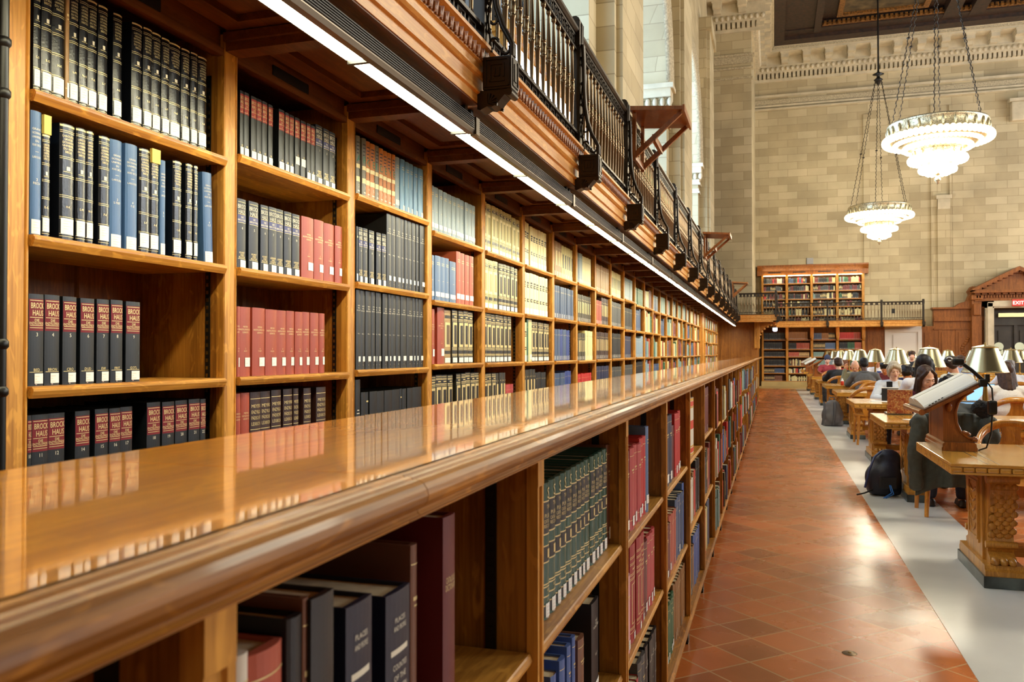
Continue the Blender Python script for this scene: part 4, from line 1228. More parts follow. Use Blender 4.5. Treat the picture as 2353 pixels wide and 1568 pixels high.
LP = ['MRN', 'NVB', 'RED', 'WHT', 'GRN', 'BRN', 'OLV', 'SCA', 'GRE', 'PIN', 'BL2', 'TNB', 'SAL', 'CRE', 'SGR', 'RBL', 'BLK', 'MRN', 'BRN', 'SGR']
for k in range(6, LB + 1):
    for r in range(3):
        y = max(LPOST[k + 1] + 0.01, YP(proj(-XF, LPOST[k + 1], 1.0)[0], XF + 0.012) - random.uniform(0.0, 0.05))
        lim = LPOST[k + 2] - 0.06 - random.choice((0, 0, 0, 0.1, 0.25))
        s = random.choice(LP)
        while True:
            if random.random() < 0.6: s = random.choice(LP)
            w = random.uniform(0.03, 0.085)
            if y + w > lim: break
            rec('low', k, r, s, w, random.uniform(0.2, 0.3), 0.2, XF + random.uniform(-0.008, 0.022), y + w / 2, {0: LSZ[k][0], 1: LSZ[k][1], 2: 0.13}[r], 0, random.randint(1, 20))
            y += w + 0.002

# ---- size in view, choose the individuals
N_IND = 300


def area(r):
    if r['face']: return 0.0
    x = -r['X']
    zlo, zhi = r['z'], r['z'] + r['h']
    if r['kind'] == 'wall': zlo = max(zlo, 1.10)
    if zhi <= zlo: return 0.0
    a = proj(x, r['y'] - r['w'] / 2, zlo); b = proj(x, r['y'] + r['w'] / 2, zhi)
    u0, u1 = max(0, a[0]), min(2353, b[0])
    v0, v1 = max(0, min(a[1], b[1])), min(1568, max(a[1], b[1]))
    if r['y'] < 0.3: return 0.0
    return max(0, u1 - u0) * max(0, v1 - v0)


for r in BOOKS:
    r['area'] = area(r)
    r['pos'] = 0
shelves = {}
for r in sorted(BOOKS, key=lambda q: q['y']):
    key = (r['kind'], r['bay'], r['row'])
    shelves[key] = shelves.get(key, 0) + 1
    r['pos'] = shelves[key]
vis = [r for r in BOOKS if r['area'] > 0]
vis.sort(key=lambda q: -q['area'])
IND, REST = vis[:N_IND], vis[N_IND:]
print('books', len(BOOKS), 'in view', len(vis), 'smallest individual', IND[-1]['area'])
ROWW = ['top', 'second', 'third', 'fourth']
LROW = ['top', 'middle', 'bottom']
BM = {}
for r in IND:
    s = r['style']
    rgb, lea, words_ = STY[s]
    w = round(r['w'], 3); h = round(r['h'], 2) if False else round(r['h'], 3); b = min(0.006, w * 0.14)
    if s in ('COU', 'ENG', 'CAT'): b = 0.0025
    if s in ('BLK', 'BRO', 'BRM', 'BRX', 'BK4'): b = min(0.003, w * 0.08)
    cm = cloth(rgb, 0.22 if lea else 0.4, bool(lea))
    key = (s, w, h, round(r['d'], 2))
    if key not in BM:
        BM[key] = (cover_mesh(w, h, r['d'], cm, b),
                   MB().box(-r['d'] + 0.003, -b - 0.004, -w / 2 + 0.0035, w / 2 - 0.0035, 0.003, h - 0.005).mesh('page_block', PAGE))
    where = 'wall' if r['kind'] == 'wall' else 'low'
    bayw = ORD[r['bay']] if r['bay'] >= 0 else 'cut-off near'
    rw = (ROWW if where == 'wall' else LROW)[r['row']]
    lab = '%s, %s along %s shelf of %s %s bay' % (words_, ORD[r['pos'] - 1], rw, bayw, where)
    o = link('book', BM[key][0], None, (-r['X'], r['y'], r['z'] + 0.0005))
    if r['lean']: o.rotation_euler = (r['lean'], 0, 0)
    tag(o, lab, 'book', '%s books' % words_.split(',')[0] if False else ('books in the wall bookcases' if where == 'wall' else 'books under the counter'))
    link('page_block', BM[key][1], o)
    tk = (s, w, h, r['n'])
    if tk not in BM:
        txt = 1 if r['area'] > 500 else 0
        T, P, K = dress(s, w, h, b, r['n'], txt)
        BM[tk] = (T.mesh('gilt_tooling', TM) if T.f else None, P.mesh('title_panel', PM) if P.f else None, K.mesh('call_number_sticker', KM) if K.f else None)
    for nm, me in zip(('gilt_lettering', 'title_print', 'call_number_sticker'), BM[tk]):
        if me: link(nm, me, o)
# paper flags sticking out of two folios of the nearest bay
for o in [q for q in C.objects if q.name.startswith('book') and q.get('category') == 'book']:
    if o['label'].startswith('black gilt-banded') and ('second along second shelf of first wall' in o['label'] or 'tenth along second shelf of first wall' in o['label']):
        r = [q for q in IND if abs(q['y'] - o.location.y) < 1e-6 and abs(q['z'] + 0.0005 - o.location.z) < 1e-6][0]
        MB().box(-0.006, 0.003, -r['w'] * 0.45, r['w'] * 0.45, r['h'] * (0.9 if r['pos'] > 5 else 1.0), r['h'] * 1.0 + (0.012 if r['pos'] > 5 else 0.05)).build('paper_flag', YELP, o)
# ---- all other books: one mass
far = MB()
fm, fi = [], {}


def fmat(m):
    if m.name not in fi:
        fi[m.name] = len(fm); fm.append(m)
    return fi[m.name]


def far_book(M, w, h, d, mi, style, sticker=True):
    b = min(0.006, w * 0.12)
    n = 3
    out = [(-d, -w / 2)] + [(bulge(-w / 2 + w * i / n, w, b), -w / 2 + w * i / n) for i in range(n + 1)] + [(-d, w / 2)]
    k = len(out)
    o = len(far.v)
    far.add([(p[0], p[1], 0) for p in out] + [(p[0], p[1], h) for p in out], [(i, i + 1, k + i + 1, k + i) for i in range(k - 1)], mi)
    far.add([(-d, -w / 2, h - 0.004), (-d, w / 2, h - 0.004), (-0.004, w / 2, h - 0.004), (-0.004, -w / 2, h - 0.004)], [(0, 3, 2, 1)], fmat(PAGE))
    f = lambda z0, z1, y0, y1, q, of=0.0012: far.add([(of + bulge(y0, w, b), y0, z0), (of + bulge(y1, w, b), y1, z0), (of + bulge(y1, w, b), y1, z1), (of + bulge(y0, w, b), y0, z1)], [(0, 1, 2, 3)], fmat(q))
    if sticker:
        f(h * 0.03, h * 0.155, -w * 0.40, w * 0.42, WHITE)
    if style in ('CRG', 'BKG', 'PLD', 'OLV', 'MEY', 'LAR'):
        f(h * 0.32, h * 0.74, -w * 0.24, w * 0.24, BLKP if style == 'CRG' else GOLD)
    f(h * 0.80, h * 0.83, -w * 0.3, w * 0.3, GOLD if style not in ('CRE', 'WHT', 'SGR') else BLKP)
    far.xf(M, o)


for r in REST:
    rgb, lea, _ = STY[r['style']]
    M = Matrix.Translation((-r['X'], r['y'], r['z'] + 0.0005)) @ Matrix.Rotation(r['lean'], 4, 'X')
    far_book(M, r['w'], r['h'], r['d'], fmat(cloth(rgb)), r['style'])
# ================================================================ gallery railing
RZ0, RZ1 = 2.69, 3.42
YR0 = 3.32                                     # a post every 1.8 m


def baluster_mesh(n=10, hi=True):
    zb, zt = RZ0 + 0.085, RZ1 - 0.13
    L = zt - zb
    p = [(0.013, 0), (0.013, 0.03), (0.007, 0.04), (0.0085, 0.06), (0.014, 0.40), (0.018, 0.415), (0.018, 0.43), (0.012, 0.44), (0.0165, 0.455), (0.0165, 0.545), (0.012, 0.56), (0.018, 0.57), (0.018, 0.585),
         (0.013, 0.60), (0.0085, 0.90), (0.008, 0.93), (0.014, 0.945), (0.014, 0.97), (0.01, 1.0)]
    if not hi:
        p = [(0.012, 0), (0.008, 0.05), (0.014, 0.41), (0.018, 0.43), (0.018, 0.57), (0.013, 0.6), (0.008, 0.93), (0.013, 1.0)]
    return MB().lathe([(r, zb + L * q) for r, q in p], n).mesh('baluster', IRON2)


def meander(m, y0, y1, z0, z1, x0, x1, step, t=0.006):
    """greek key running along y"""
    y = y0
    h = z1 - z0
    while y + step <= y1 + 1e-6:
        a, b = y, y + step
        q = step
        for (ya, yb, za, zb) in ((a, a + t, z0, z1), (a, a + q * 0.72, z1 - t, z1), (a + q * 0.72 - t, a + q * 0.72, z0 + h * 0.3, z1), (a + q * 0.32, a + q * 0.72, z0 + h * 0.3, z0 + h * 0.3 + t),
                                 (a + q * 0.32, a + q * 0.32 + t, z0 + h * 0.3, z0 + h * 0.66), (a, b, z0, z0 + t)):
            m.box(x0, x1, ya, yb, za, zb)
        y += step
    return m


BAL_HI, BAL_LO = baluster_mesh(10, True), baluster_mesh(6, False)


def rail_parts(L, near):
    tr = MB().prism([(-0.028, RZ1 - 0.02), (-0.03, RZ1 - 0.006), (-0.018, RZ1), (0.018, RZ1), (0.03, RZ1 - 0.006), (0.028, RZ1 - 0.02), (0.014, RZ1 - 0.034), (-0.014, RZ1 - 0.034)], 'y', 0.035, L - 0.035)
    fz = MB().box(-0.008, 0.008, 0.03, L - 0.03, RZ1 - 0.05, RZ1 - 0.034).box(-0.012, 0.012, 0.03, L - 0.03, RZ1 - 0.135, RZ1 - 0.122)
    if near:
        meander(fz, 0.04, L - 0.04, RZ1 - 0.122, RZ1 - 0.05, -0.005, 0.005, (L - 0.08) / 20, 0.01)
    else:
        for i in range(10):
            fz.box(-0.004, 0.004, 0.06 + i * (L - 0.1) / 10, 0.06 + (i + 0.6) * (L - 0.1) / 10, RZ1 - 0.122, RZ1 - 0.05)
    br = MB().box(-0.02, 0.02, 0.03, L - 0.03, RZ0 + 0.07, RZ0 + 0.085).box(-0.012, 0.012, 0.03, L - 0.03, RZ0 - 0.008, RZ0 + 0.008)
    kf = MB()
    meander(kf, 0.04, L - 0.04, RZ0 + 0.008, RZ0 + 0.07, -0.006, 0.006, (L - 0.08) / (14 if near else 7), 0.008)
    return tr.mesh('top_rail', IRON), fz.mesh('rail_frieze', IRON), br.mesh('bottom_rail', IRON), kf.mesh('key_fret', IRON)


NBAL = 15


def railing(L, near, label, loc, rz=0.0, nb=NBAL, group='iron railing sections along the gallery', ps=None):
    t = thing('gallery_railing', label, 'railing', loc, rz, group)
    ps = ps or cached(('rail', round(L, 3), near), lambda: rail_parts(L, near))
    for nm, me in zip(('top_rail', 'rail_frieze', 'bottom_rail', 'key_fret'), ps):
        link(nm, me, t)
    for i in range(nb):
        link('baluster', BAL_HI if near else BAL_LO, t, (0, 0.06 + (L - 0.12) * (i + 0.5) / nb, 0))
    return t


def spiral(cx, cz, r0, r1, a0, a1, n=14):
    return [(cx + (r0 + (r1 - r0) * i / n) * math.cos(a0 + (a1 - a0) * i / n), 0, cz + (r0 + (r1 - r0) * i / n) * math.sin(a0 + (a1 - a0) * i / n)) for i in range(n + 1)]


def post_meshes(hi):
    n = 8 if hi else 5
    po = MB().box(-0.03, 0.03, -0.035, 0.035, 2.62, RZ1 + 0.005)
    ca = MB().cbox(-0.036, 0.036, -0.045, 0.045, RZ1 - 0.11, RZ1 + 0.05, 0.006)
    ca.tube([(0.0, -0.036, RZ1 + 0.05), (0.0, 0.036, RZ1 + 0.05)], 0.03, 10)
    for yy in (-0.022, 0, 0.022):
        ca.tube([(0.036, yy, RZ1 - 0.1), (0.038, yy, RZ1 + 0.03)], 0.008, 6)
    # the outer bow: from under the cap, close to the post, swinging out to the key block
    bow = [(0.045, 0, RZ1 - 0.1), (0.05, 0, RZ1 - 0.22), (0.052, 0, RZ1 - 0.36), (0.058, 0, RZ1 - 0.48), (0.074, 0, RZ1 - 0.58), (0.1, 0, RZ1 - 0.66), (0.13, 0, RZ1 - 0.715), (0.142, 0, RZ1 - 0.74), (0.142, 0, RZ1 - 0.79)]
    bw = MB()
    for yy in (-0.012, 0.012):
        bw.tube([(p[0], yy, p[2]) for p in bow], 0.011, n)
    sc = MB()
    sc.tube(spiral(0.07, 2.70, 0.006, 0.034, 0, 4.2), 0.007, 5)
    sc.tube(spiral(0.105, 2.665, 0.004, 0.028, 2, 6.8), 0.007, 5)
    sc.tube(spiral(0.055, 2.79, 0.004, 0.026, 3, 7.4), 0.006, 5)
    sc.tube(spiral(0.048, 2.88, 0.003, 0.02, 0, 4.4), 0.006, 5)
    sc.tube([(0.035, 0, 3.25), (0.047, 0, 3.12), (0.034, 0, 3.0), (0.048, 0, 2.9), (0.034, 0, 2.8), (0.05, 0, 2.66)], 0.006, 5)
    for z in (3.2, 3.08, 2.95, 2.84, 2.75):
        sc.ell((0.04, 0, z), (0.01, 0.015, 0.015), 6, 5)
    kx0, kx1, kz0, kz1 = 0.025, 0.152, 2.488, 2.625
    kb = MB().cbox(kx0, kx1, -0.048, 0.048, kz0, kz1, 0.005)
    for s in (-1, 1):
        y = s * 0.048
        yo = (y, y + s * 0.005)
        a, b = min(yo), max(yo)
        W_, H_ = kx1 - kx0, kz1 - kz0
        for (x0, x1, z0, z1) in ((0.08, 0.92, 0.07, 0.12), (0.08, 0.14, 0.07, 0.93), (0.08, 0.92, 0.88, 0.93), (0.86, 0.92, 0.07, 0.93), (0.24, 0.76, 0.22, 0.27), (0.24, 0.30, 0.22, 0.78), (0.24, 0.76, 0.73, 0.78),
                                 (0.70, 0.76, 0.36, 0.78), (0.40, 0.60, 0.38, 0.43), (0.40, 0.45, 0.38, 0.64), (0.55, 0.60, 0.38, 0.64)):
            kb.box(kx0 + W_ * x0, kx0 + W_ * x1, a, b, kz0 + H_ * z0, kz0 + H_ * z1)
    for (y0, y1, z0, z1) in ((-0.038, 0.038, kz0 + 0.012, kz0 + 0.018), (-0.038, -0.032, kz0 + 0.012, kz1 - 0.012), (0.032, 0.038, kz0 + 0.012, kz1 - 0.012), (-0.016, 0.016, kz0 + 0.035, kz1 - 0.03)):
        kb.box(kx1, kx1 + 0.004, y0, y1, z0, z1)
    ac = MB()
    prof = [(0.0, kz0), (kx1 - 0.012, kz0), (kx1 + 0.002, kz0 - 0.012), (kx1 - 0.008, kz0 - 0.026), (kx1 - 0.032, kz0 - 0.022), (kx1 - 0.046, kz0 - 0.036), (0.085, kz0 - 0.06), (0.06, kz0 - 0.07), (0.042, kz0 - 0.066), (0.012, kz0 - 0.08), (0.0, kz0 - 0.075)]
    ac.prism(prof, 'y', -0.04, 0.04)
    ac.tube([(kx1 - 0.014, -0.045, kz0 - 0.014), (kx1 - 0.014, 0.045, kz0 - 0.014)], 0.016, 8)
    for s in (-1, 1):
        for e in range(5):
            a = -0.2 + e * 0.42
            ac.tube([(0.05, s * 0.042, kz0 - 0.055), (0.05 + 0.04 * math.cos(a), s * 0.044, kz0 - 0.055 + 0.04 * math.sin(a))], [0.004, 0.007], 5)
    return [('post_shaft', po.mesh('post_shaft', IRON)), ('cap_block', ca.mesh('cap_block', IRON)), ('scroll_bow', bw.mesh('scroll_bow', IRON)), ('scrollwork', sc.mesh('scrollwork', IRON)),
            ('key_block', kb.mesh('key_block', IRON)), ('leaf_bracket', ac.mesh('leaf_bracket', IRON))]


PM_HI, PM_LO = post_meshes(True), post_meshes(False)


def rail_post(label, loc, rz=0.0, hi=True):
    t = thing('railing_post', label, 'post', loc, rz, 'scrolled iron posts of the gallery railing')
    for nm, me in (PM_HI if hi else PM_LO):
        link(nm, me, t)


NPOST = 15
for k in range(-1, NPOST):
    y = YR0 + 1.8 * k
    if y > 29: break
    w = 'nearest' if k == -1 else ORD[k + 1]
    if k >= 0:
        rail_post('black iron gallery post with scroll bracket, %s in view from the near end' % ORD[k], (-XR, y, 0), 0, k < 7)
    L = 1.8 if y + 1.8 < 29.4 else 29.4 - y
    railing(L, k < 6, 'openwork iron gallery railing section, %s from the near end' % ORD[k + 1], (-XR, y, 0), 0, NBAL)
# corner platform and end balcony
pr = rail_parts(1.2, False)
railing(1.24, False, 'short iron railing facing the hall at the gallery corner', (-1.13, 29.45, 0), -PI / 2, 11, ps=rail_parts(1.24, False))
railing(6.4, False, 'iron railing running from the gallery corner back to the end wall', (0.1, 29.5, 0), 0, 40, ps=rail_parts(6.4, False))
for i, (x0, x1) in enumerate(((0.13, 2.1), (2.1, 4.1), (4.1, 5.6))):
    railing(x1 - x0, False, ('end balcony railing section before the bookcases, left of three', 'middle section of the end balcony railing before the stone wall', 'rightmost end balcony railing section beside the oak wainscot')[i], (x0, 35.97, 0), -PI / 2, 15, ps=rail_parts(x1 - x0, False))
rail_post('iron post at the gallery corner against the end wall shelves', (0.1, 29.45, 0), 0, False)
for i, x in enumerate((2.1, 4.1, 5.6)):
    rail_post('iron post on the end balcony, %s from the corner' % ORD[i], (x, 35.97, 0), -PI / 2, False)
sp = MB().box(-0.06, 0.06, -0.04, 0.04, 2.95, 3.13)
tag(sp.build('loudspeaker', BLACKM, None, (4.52, 35.925, 0)), 'small black box fixed to the end balcony railing', 'speaker')

# slant topped reading shelves hooked on the rail
def rail_desk(y, label):
    t = thing('rail_reading_shelf', label, 'shelf', (-XR, y, 0), 0, 'wooden reading shelves hooked over the gallery rail')
    w = 0.62
    b = MB().prism([(0.02, RZ1 + 0.035), (0.46, RZ1 + 0.005), (0.46, RZ1 + 0.035), (0.02, RZ1 + 0.07)], 'y', 0, w)
    b.build('desk_board', LECT, t)
    MB().box(0.4605, 0.478, 0, w, RZ1 - 0.012, RZ1 + 0.045).build('lip', LECT, t)
    for yy in (0.05, w - 0.09):
        MB().prism([(0.0655, RZ1 - 0.36), (0.0655, RZ1 - 0.30), (0.43, RZ1 + 0.012), (0.45, RZ1 - 0.015)], 'y', yy + 0.002, yy + 0.033).build('strut', LECT, t)
        MB().box(0.035, 0.065, yy, yy + 0.035, RZ1 - 0.38, RZ1 + 0.05).build('back_rail', LECT, t)
    MB().box(0.2, 0.23, 0.06, w - 0.065, RZ1 - 0.23, RZ1 - 0.17).build('stretcher', LECT, t)
    MB().box(0.036, 0.062, 0.06, w - 0.065, RZ1 - 0.37, RZ1 - 0.32).build('stretcher', LECT, t)


rail_desk(YP(1497, XR - 0.2), 'slanted wooden reading shelf hooked on the gallery rail, nearest of three')
rail_desk(YP(1640, XR - 0.2), 'slanted wooden reading shelf on the gallery rail, second of three')
rail_desk(YP(1696, XR - 0.2), 'slanted wooden reading shelf on the rail near the gallery corner')

# ================================================================ strip lights under the gallery
def fixture(y, L, label):
    t = thing('strip_light', label, 'light', (0, y, 0), 0, 'louvred strip lights under the gallery edge')
    xo = -1.19
    z0 = 2.318
    h = MB()
    h.prism([(xo - 0.045, z0 + 0.085), (xo - 0.02, z0 + 0.085), (xo - 0.004, z0 + 0.066), (xo, z0 + 0.05), (xo, z0 + 0.016), (xo - 0.006, z0), (xo - 0.03, z0), (xo - 0.03, z0 + 0.01), (xo - 0.045, z0 + 0.02)], 'y', 0.012, L - 0.012)
    for i in range(6):
        z = z0 + 0.022 + i * 0.0085
        h.box(xo - 0.002, xo + 0.004, 0.03, L - 0.03, z, z + 0.0035, 1)
    h.build('louvred_housing', [STEELM, FIXD], t)
    MB().box(xo - 0.004, xo + 0.006, -0.012, 0.03, z0, z0 + 0.072).build('joint_band', STEELM, t)
    r = MB()
    r.prism([(xo - 0.045, z0 + 0.085), (xo - 0.045, z0 + 0.06), (xo - 0.085, z0 + 0.045), (xo - 0.112, z0 + 0.02), (xo - 0.116, z0 + 0.02), (xo - 0.1, z0 + 0.05), (xo - 0.05, z0 + 0.085)], 'y', 0.01, L - 0.01)
    r.build('reflector', STEELM, t)
    n = 2
    for i in range(n):
        a, b = 0.012 + i * L / n, (i + 1) * L / n - 0.03
        q = MB()
        q.prism([(xo - 0.034, z0 + 0.012), (xo - 0.034, z0 + 0.03), (xo - 0.098, z0 + 0.042), (xo - 0.106, z0 + 0.016)], 'y', a, b)
        q.build('lit_diffuser', TUBE, t)
        MB().box(xo - 0.105, xo - 0.03, b + 0.004, b + 0.022, z0 + 0.004, z0 + 0.03).build('end_clip', BLACKM, t)
    MB().box(xo - 0.05, xo - 0.03, 0.02, 0.05, z0 + 0.08, 2.455).box(xo - 0.05, xo - 0.03, L - 0.05, L - 0.02, z0 + 0.08, 2.455).build('hanger', BLACKM, t)


for k in range(-2, 14):
    y = 3.32 + 1.8 * k
    fixture(y, 1.8, 'lit louvred strip light under the gallery edge, %s from the near end' % ORD[k + 2])
fixture(28.75, 1.4, 'short detached lit strip light at the far end under the gallery corner')

# vents on the gallery: low bookcases under the windows with lit strips
def gallery_case(y0, y1, nb, label, seed):
    t = thing('gallery_bookcase', label, 'bookcase', (0, 0, 0), 0, 'bookcases standing on the gallery')
    x0, x1 = -2.3, -1.98
    MB().box(x0, x0 + 0.02, y0, y1, 2.69, 3.9).build('back_panel', BACKZ, t)
    for i in range(nb + 1):
        y = y0 + (y1 - y0) * i / nb
        MB().box(x0, x1, y - 0.025, y + 0.025, 2.69, 3.9).build('upright', OAKZ, t)
    for z in (2.72, 3.08, 3.44, 3.86):
        MB().box(x0, x1, y0, y1, z - 0.03, z).build('shelf', OAKY, t)
    MB().box(x0, x1 + 0.06, y0 - 0.05, y1 + 0.05, 3.9, 3.98).build('cornice', OAKY, t)
    for i in range(nb):
        ya, yb = y0 + (y1 - y0) * i / nb + 0.06, y0 + (y1 - y0) * (i + 1) / nb - 0.06
        MB().box(x1 + 0.0, x1 + 0.05, ya, yb, 3.66, 3.84).build('lit_panel', GALLIT, t)
    rr = random.Random(seed)
    for i in range(nb):
        for z in (2.72, 3.08, 3.44):
            y = y0 + (y1 - y0) * i / nb + 0.03
            lim = y0 + (y1 - y0) * (i + 1) / nb - 0.03
            while True:
                w = rr.uniform(0.03, 0.06)
                if y + w > lim: break
                s = rr.choice(['CRE', 'SCA', 'NVY', 'GRN', 'BRN', 'WHT', 'MRN', 'TNB'])
                far_book(Matrix.Translation((x1 - 0.03, y + w / 2, z)), w - 0.002, rr.uniform(0.2, 0.3), 0.18, fmat(cloth(STY[s][0])), s)
                y += w


GALLIT = mat('lit_panel_glass', (240, 245, 250), 0.4, emit=(225, 236, 255), estr=1.6)
gallery_case(6.2, 9.2, 3, 'oak gallery bookcase with lit white panels behind the second railing section', 5)
gallery_case(13.4, 18.2, 5, 'oak gallery bookcase behind the railing beyond the first stone pilaster', 6)
# ================================================================ end wall furniture
YQ = 36.85
PXP = [1752, 1808.5, 1865.5, 1924.5, 1984]
LOWPY = [780.7, 802.7, 820, 841, 858, 876]
UPPY = [650.7, 668.5, 687, 705, 725, 741]
EX = [at(p, 800, YQ)[0] for p in PXP]
LZ = [at(1850, p, YQ)[1] for p in LOWPY]
UZ = [at(1850, p, YQ)[1] for p in UPPY]
UTOP = at(1850, 632, YQ)[1]
ENDLIT = mat('end_strip_glass', (255, 245, 220), 0.4, emit=(255, 232, 180), estr=14.0)
REX = Matrix.Rotation(-PI / 2, 4, 'Z')
ENDSET = {(0, 0): ['BLK'], (0, 1): ['BLK'], (0, 2): ['BLK'], (0, 3): ['BLK'], (0, 4): ['OLV', 'NVB'], (0, 5): ['MEY', 'BRN'], (1, 0): ['TNB'], (1, 1): ['BLK', 'RED', 'RST'], (1, 2): ['SAL', 'PLD'], (1, 3): ['GRE', 'BRN', 'CRE', 'OLV'], (1, 4): ['WHT', 'SCA', 'BLK', 'CRE', 'RST'],
          (1, 5): ['OLV', 'CRE'], (2, 0): ['NVB', 'TNB', 'OLV'], (2, 1): ['OLV', 'BL2'], (2, 2): ['SGR'], (2, 3): ['SGR', 'GRB'], (2, 4): ['GRE', 'MRN'], (2, 5): ['BRN'], (3, 0): ['SCA', 'SCA', 'RED'], (3, 1): ['BLK', 'GRN', 'RST'], (3, 2): ['NVB', 'MRN'], (3, 3): ['BRN', 'GRN'], (3, 4): ['SCA', 'RED'], (3, 5): ['MRN']}
UPSET = ['CRE', 'SGR', 'BLK', 'GRN', 'SCA', 'MRN', 'WHT', 'NVB', 'BLK', 'GRE', 'MRN', 'OLV']
re_ = random.Random(21)
DESC = ['black sets on its upper shelves', 'a tan set on its top shelf', 'slate blue books on its top shelf', 'a scarlet set on its top shelf']
for up in (0, 1):
    for i in range(4):
        x0, x1 = EX[i], EX[i + 1]
        zb, zt = (0.2, 2.46) if not up else (2.69, UTOP)
        lab = ('lower end wall bookcase with ' + DESC[i]) if not up else 'upper end wall bookcase bay above the balcony, %s from its left end' % ORD[i]
        t = thing('end_bookcase', lab, 'bookcase', (0, 0, 0), 0, 'bookcases on the end wall')
        MB().box(x0, x1, YE - 0.03, YE - 0.005, zb, zt).build('back_panel', BACKZ if not up else BACKZ, t)
        MB().cbox(x1 - 0.05, x1 + 0.05, YQ - 0.03, YE - 0.03, zb, zt, 0.008).build('upright', OAKZ, t)
        if i == 0:
            MB().cbox(x0 - 0.03, x0 + 0.05, YQ - 0.03, YE - 0.03, zb, zt, 0.008).build('upright', OAKZ, t)
        for r, z in enumerate(UZ if up else LZ):
            MB().box(x0 + 0.05, x1 - 0.05, YQ, YE - 0.03, z - 0.04, z).build('shelf', OAKX, t)
            x = x0 + 0.06
            sset = UPSET if up else ENDSET[(i, r)]
            ztop = (UZ if up else LZ)[r - 1] if r else zt
            hmax = min(0.33, ztop - z - 0.08)
            s = re_.choice(sset); hh = hmax * re_.uniform(0.8, 0.98)
            if not up and len(sset) > 1: segs = len(sset)
            xs0 = x
            while True:
                if up:
                    if re_.random() < (0.6 if r == 0 else 0.35): s = re_.choice(UPSET if r == 0 else ['BLK', 'GRE', 'MRN', 'OLV', 'CRE', 'BLK'])
                    hh = hmax * re_.uniform(0.75, 0.98)
                else:
                    q = min(len(sset) - 1, int((x - xs0) / (x1 - xs0 - 0.1) * len(sset))); s = sset[q]
                    if i == 1 and r >= 3: s = re_.choice(sset); hh = hmax * re_.uniform(0.7, 0.98)
                w = re_.uniform(0.035, 0.06) if up else re_.uniform(0.045, 0.06)
                if x + w > x1 - 0.06 - (0.1 if (i + r) % 4 == 1 else 0): break
                far_book(Matrix.Translation((x + w / 2, YQ + 0.03, z + 0.001)) @ REX, w - 0.002, hh, 0.2, fmat(cloth(STY[s][0])), s)
                x += w
        if up:
            m = MB()
            m.prism([(YE - 0.01, UTOP), (YQ - 0.04, UTOP), (YQ - 0.04, UTOP + 0.2), (YQ - 0.08, UTOP + 0.24), (YQ - 0.2, UTOP + 0.36), (YQ - 0.2, UTOP + 0.42), (YE - 0.01, UTOP + 0.42)], 'x', x0 - (0.2 if i == 0 else 0), x1 + (0.2 if i == 3 else 0))
            m.box((x0 + x1) / 2 - 0.25, (x0 + x1) / 2 + 0.25, YQ - 0.045, YQ - 0.039, UTOP + 0.1, UTOP + 0.14, 1)
            m.build('cornice', [PORT, BLACKM], t)
            MB().box(x0 + 0.05, x1 - 0.05, YQ - 0.1, YQ - 0.045, UTOP - 0.03, UTOP - 0.005).build('lit_strip', ENDLIT, t)
        else:
            MB().box(max(x0 + 0.08, 0.3), x1 - 0.08, 36.06, 36.12, 2.465, 2.492).build('lit_strip', ENDLIT, t)
            MB().cbox(x1 - 0.07, x1 + 0.07, YQ - 0.2, YQ - 0.03, 2.0, 2.46, 0.03).ell((x1, YQ - 0.12, 1.98), (0.06, 0.09, 0.09), 8, 6).build('scroll_bracket', OAKZ, t)
struct(MB().box(EX[0] - 0.05, 12, YQ - 0.06, YE, 0.0, 0.2).build('baseboard_end', BUFF))

# carved arch bracket and pendant lamp under the gallery corner
br = thing('corner_bracket', 'carved oak arch bracket under the gallery corner beside the panelling', 'bracket', (0, 0, 0))
ax, az = -0.52, 2.5
arc = [(ax + 0.62 * (1 - math.cos(a)), az - 0.62 + 0.54 * math.sin(a)) for a in [PI / 2 * q / 8 for q in range(9)]]
MB().prism([(ax, az)] + [(ax, az - 0.75), (ax + 0.05, az - 0.78)] + [(p[0] + 0.05, p[1]) for p in arc] + [(ax + 0.72, az)], 'y', 30.7, 30.85).build('arch_brace', OAKX, br)
q = MB()
for j in range(7):
    a = PI / 2 * (j + 0.5) / 7
    q.ell((ax + 0.05 + 0.62 * (1 - math.cos(a)), 30.77, az - 0.64 + 0.54 * math.sin(a)), (0.05, 0.09, 0.045), 8, 5)
q.build('carved_leaves', FASCY, br)
MB().cbox(ax - 0.1, ax + 0.08, 30.65, 30.92, 1.55, 2.5, 0.02).build('bracket_post', OAKZ, br)
x, z = at(1781, 757, 29.6)
lp = thing('downlight', 'small white lit lamp tucked under the gallery corner', 'light', (x, 29.6, z))
MB().lathe([(0.03, 0.09), (0.07, 0.07), (0.075, -0.06), (0.05, -0.07)], 12).build('housing', BLACKM, lp)
MB().lathe([(0.055, 0.06), (0.078, 0.05), (0.078, -0.05), (0.05, -0.075), (0.0, -0.08)], 12).build('lit_bulb', GALLIT, lp)
x, z = at(1862, 600, YE)
tag(MB().cbox(-0.13, 0.13, -0.05, 0.0, -0.13, 0.13, 0.01).build('wall_box', mat('grey_box', (150, 148, 146), 0.5), None, (x, YE, z)), 'small grey square box on the stone wall above the end bookcases', 'box')
x, z = at(1990, 545, YE)

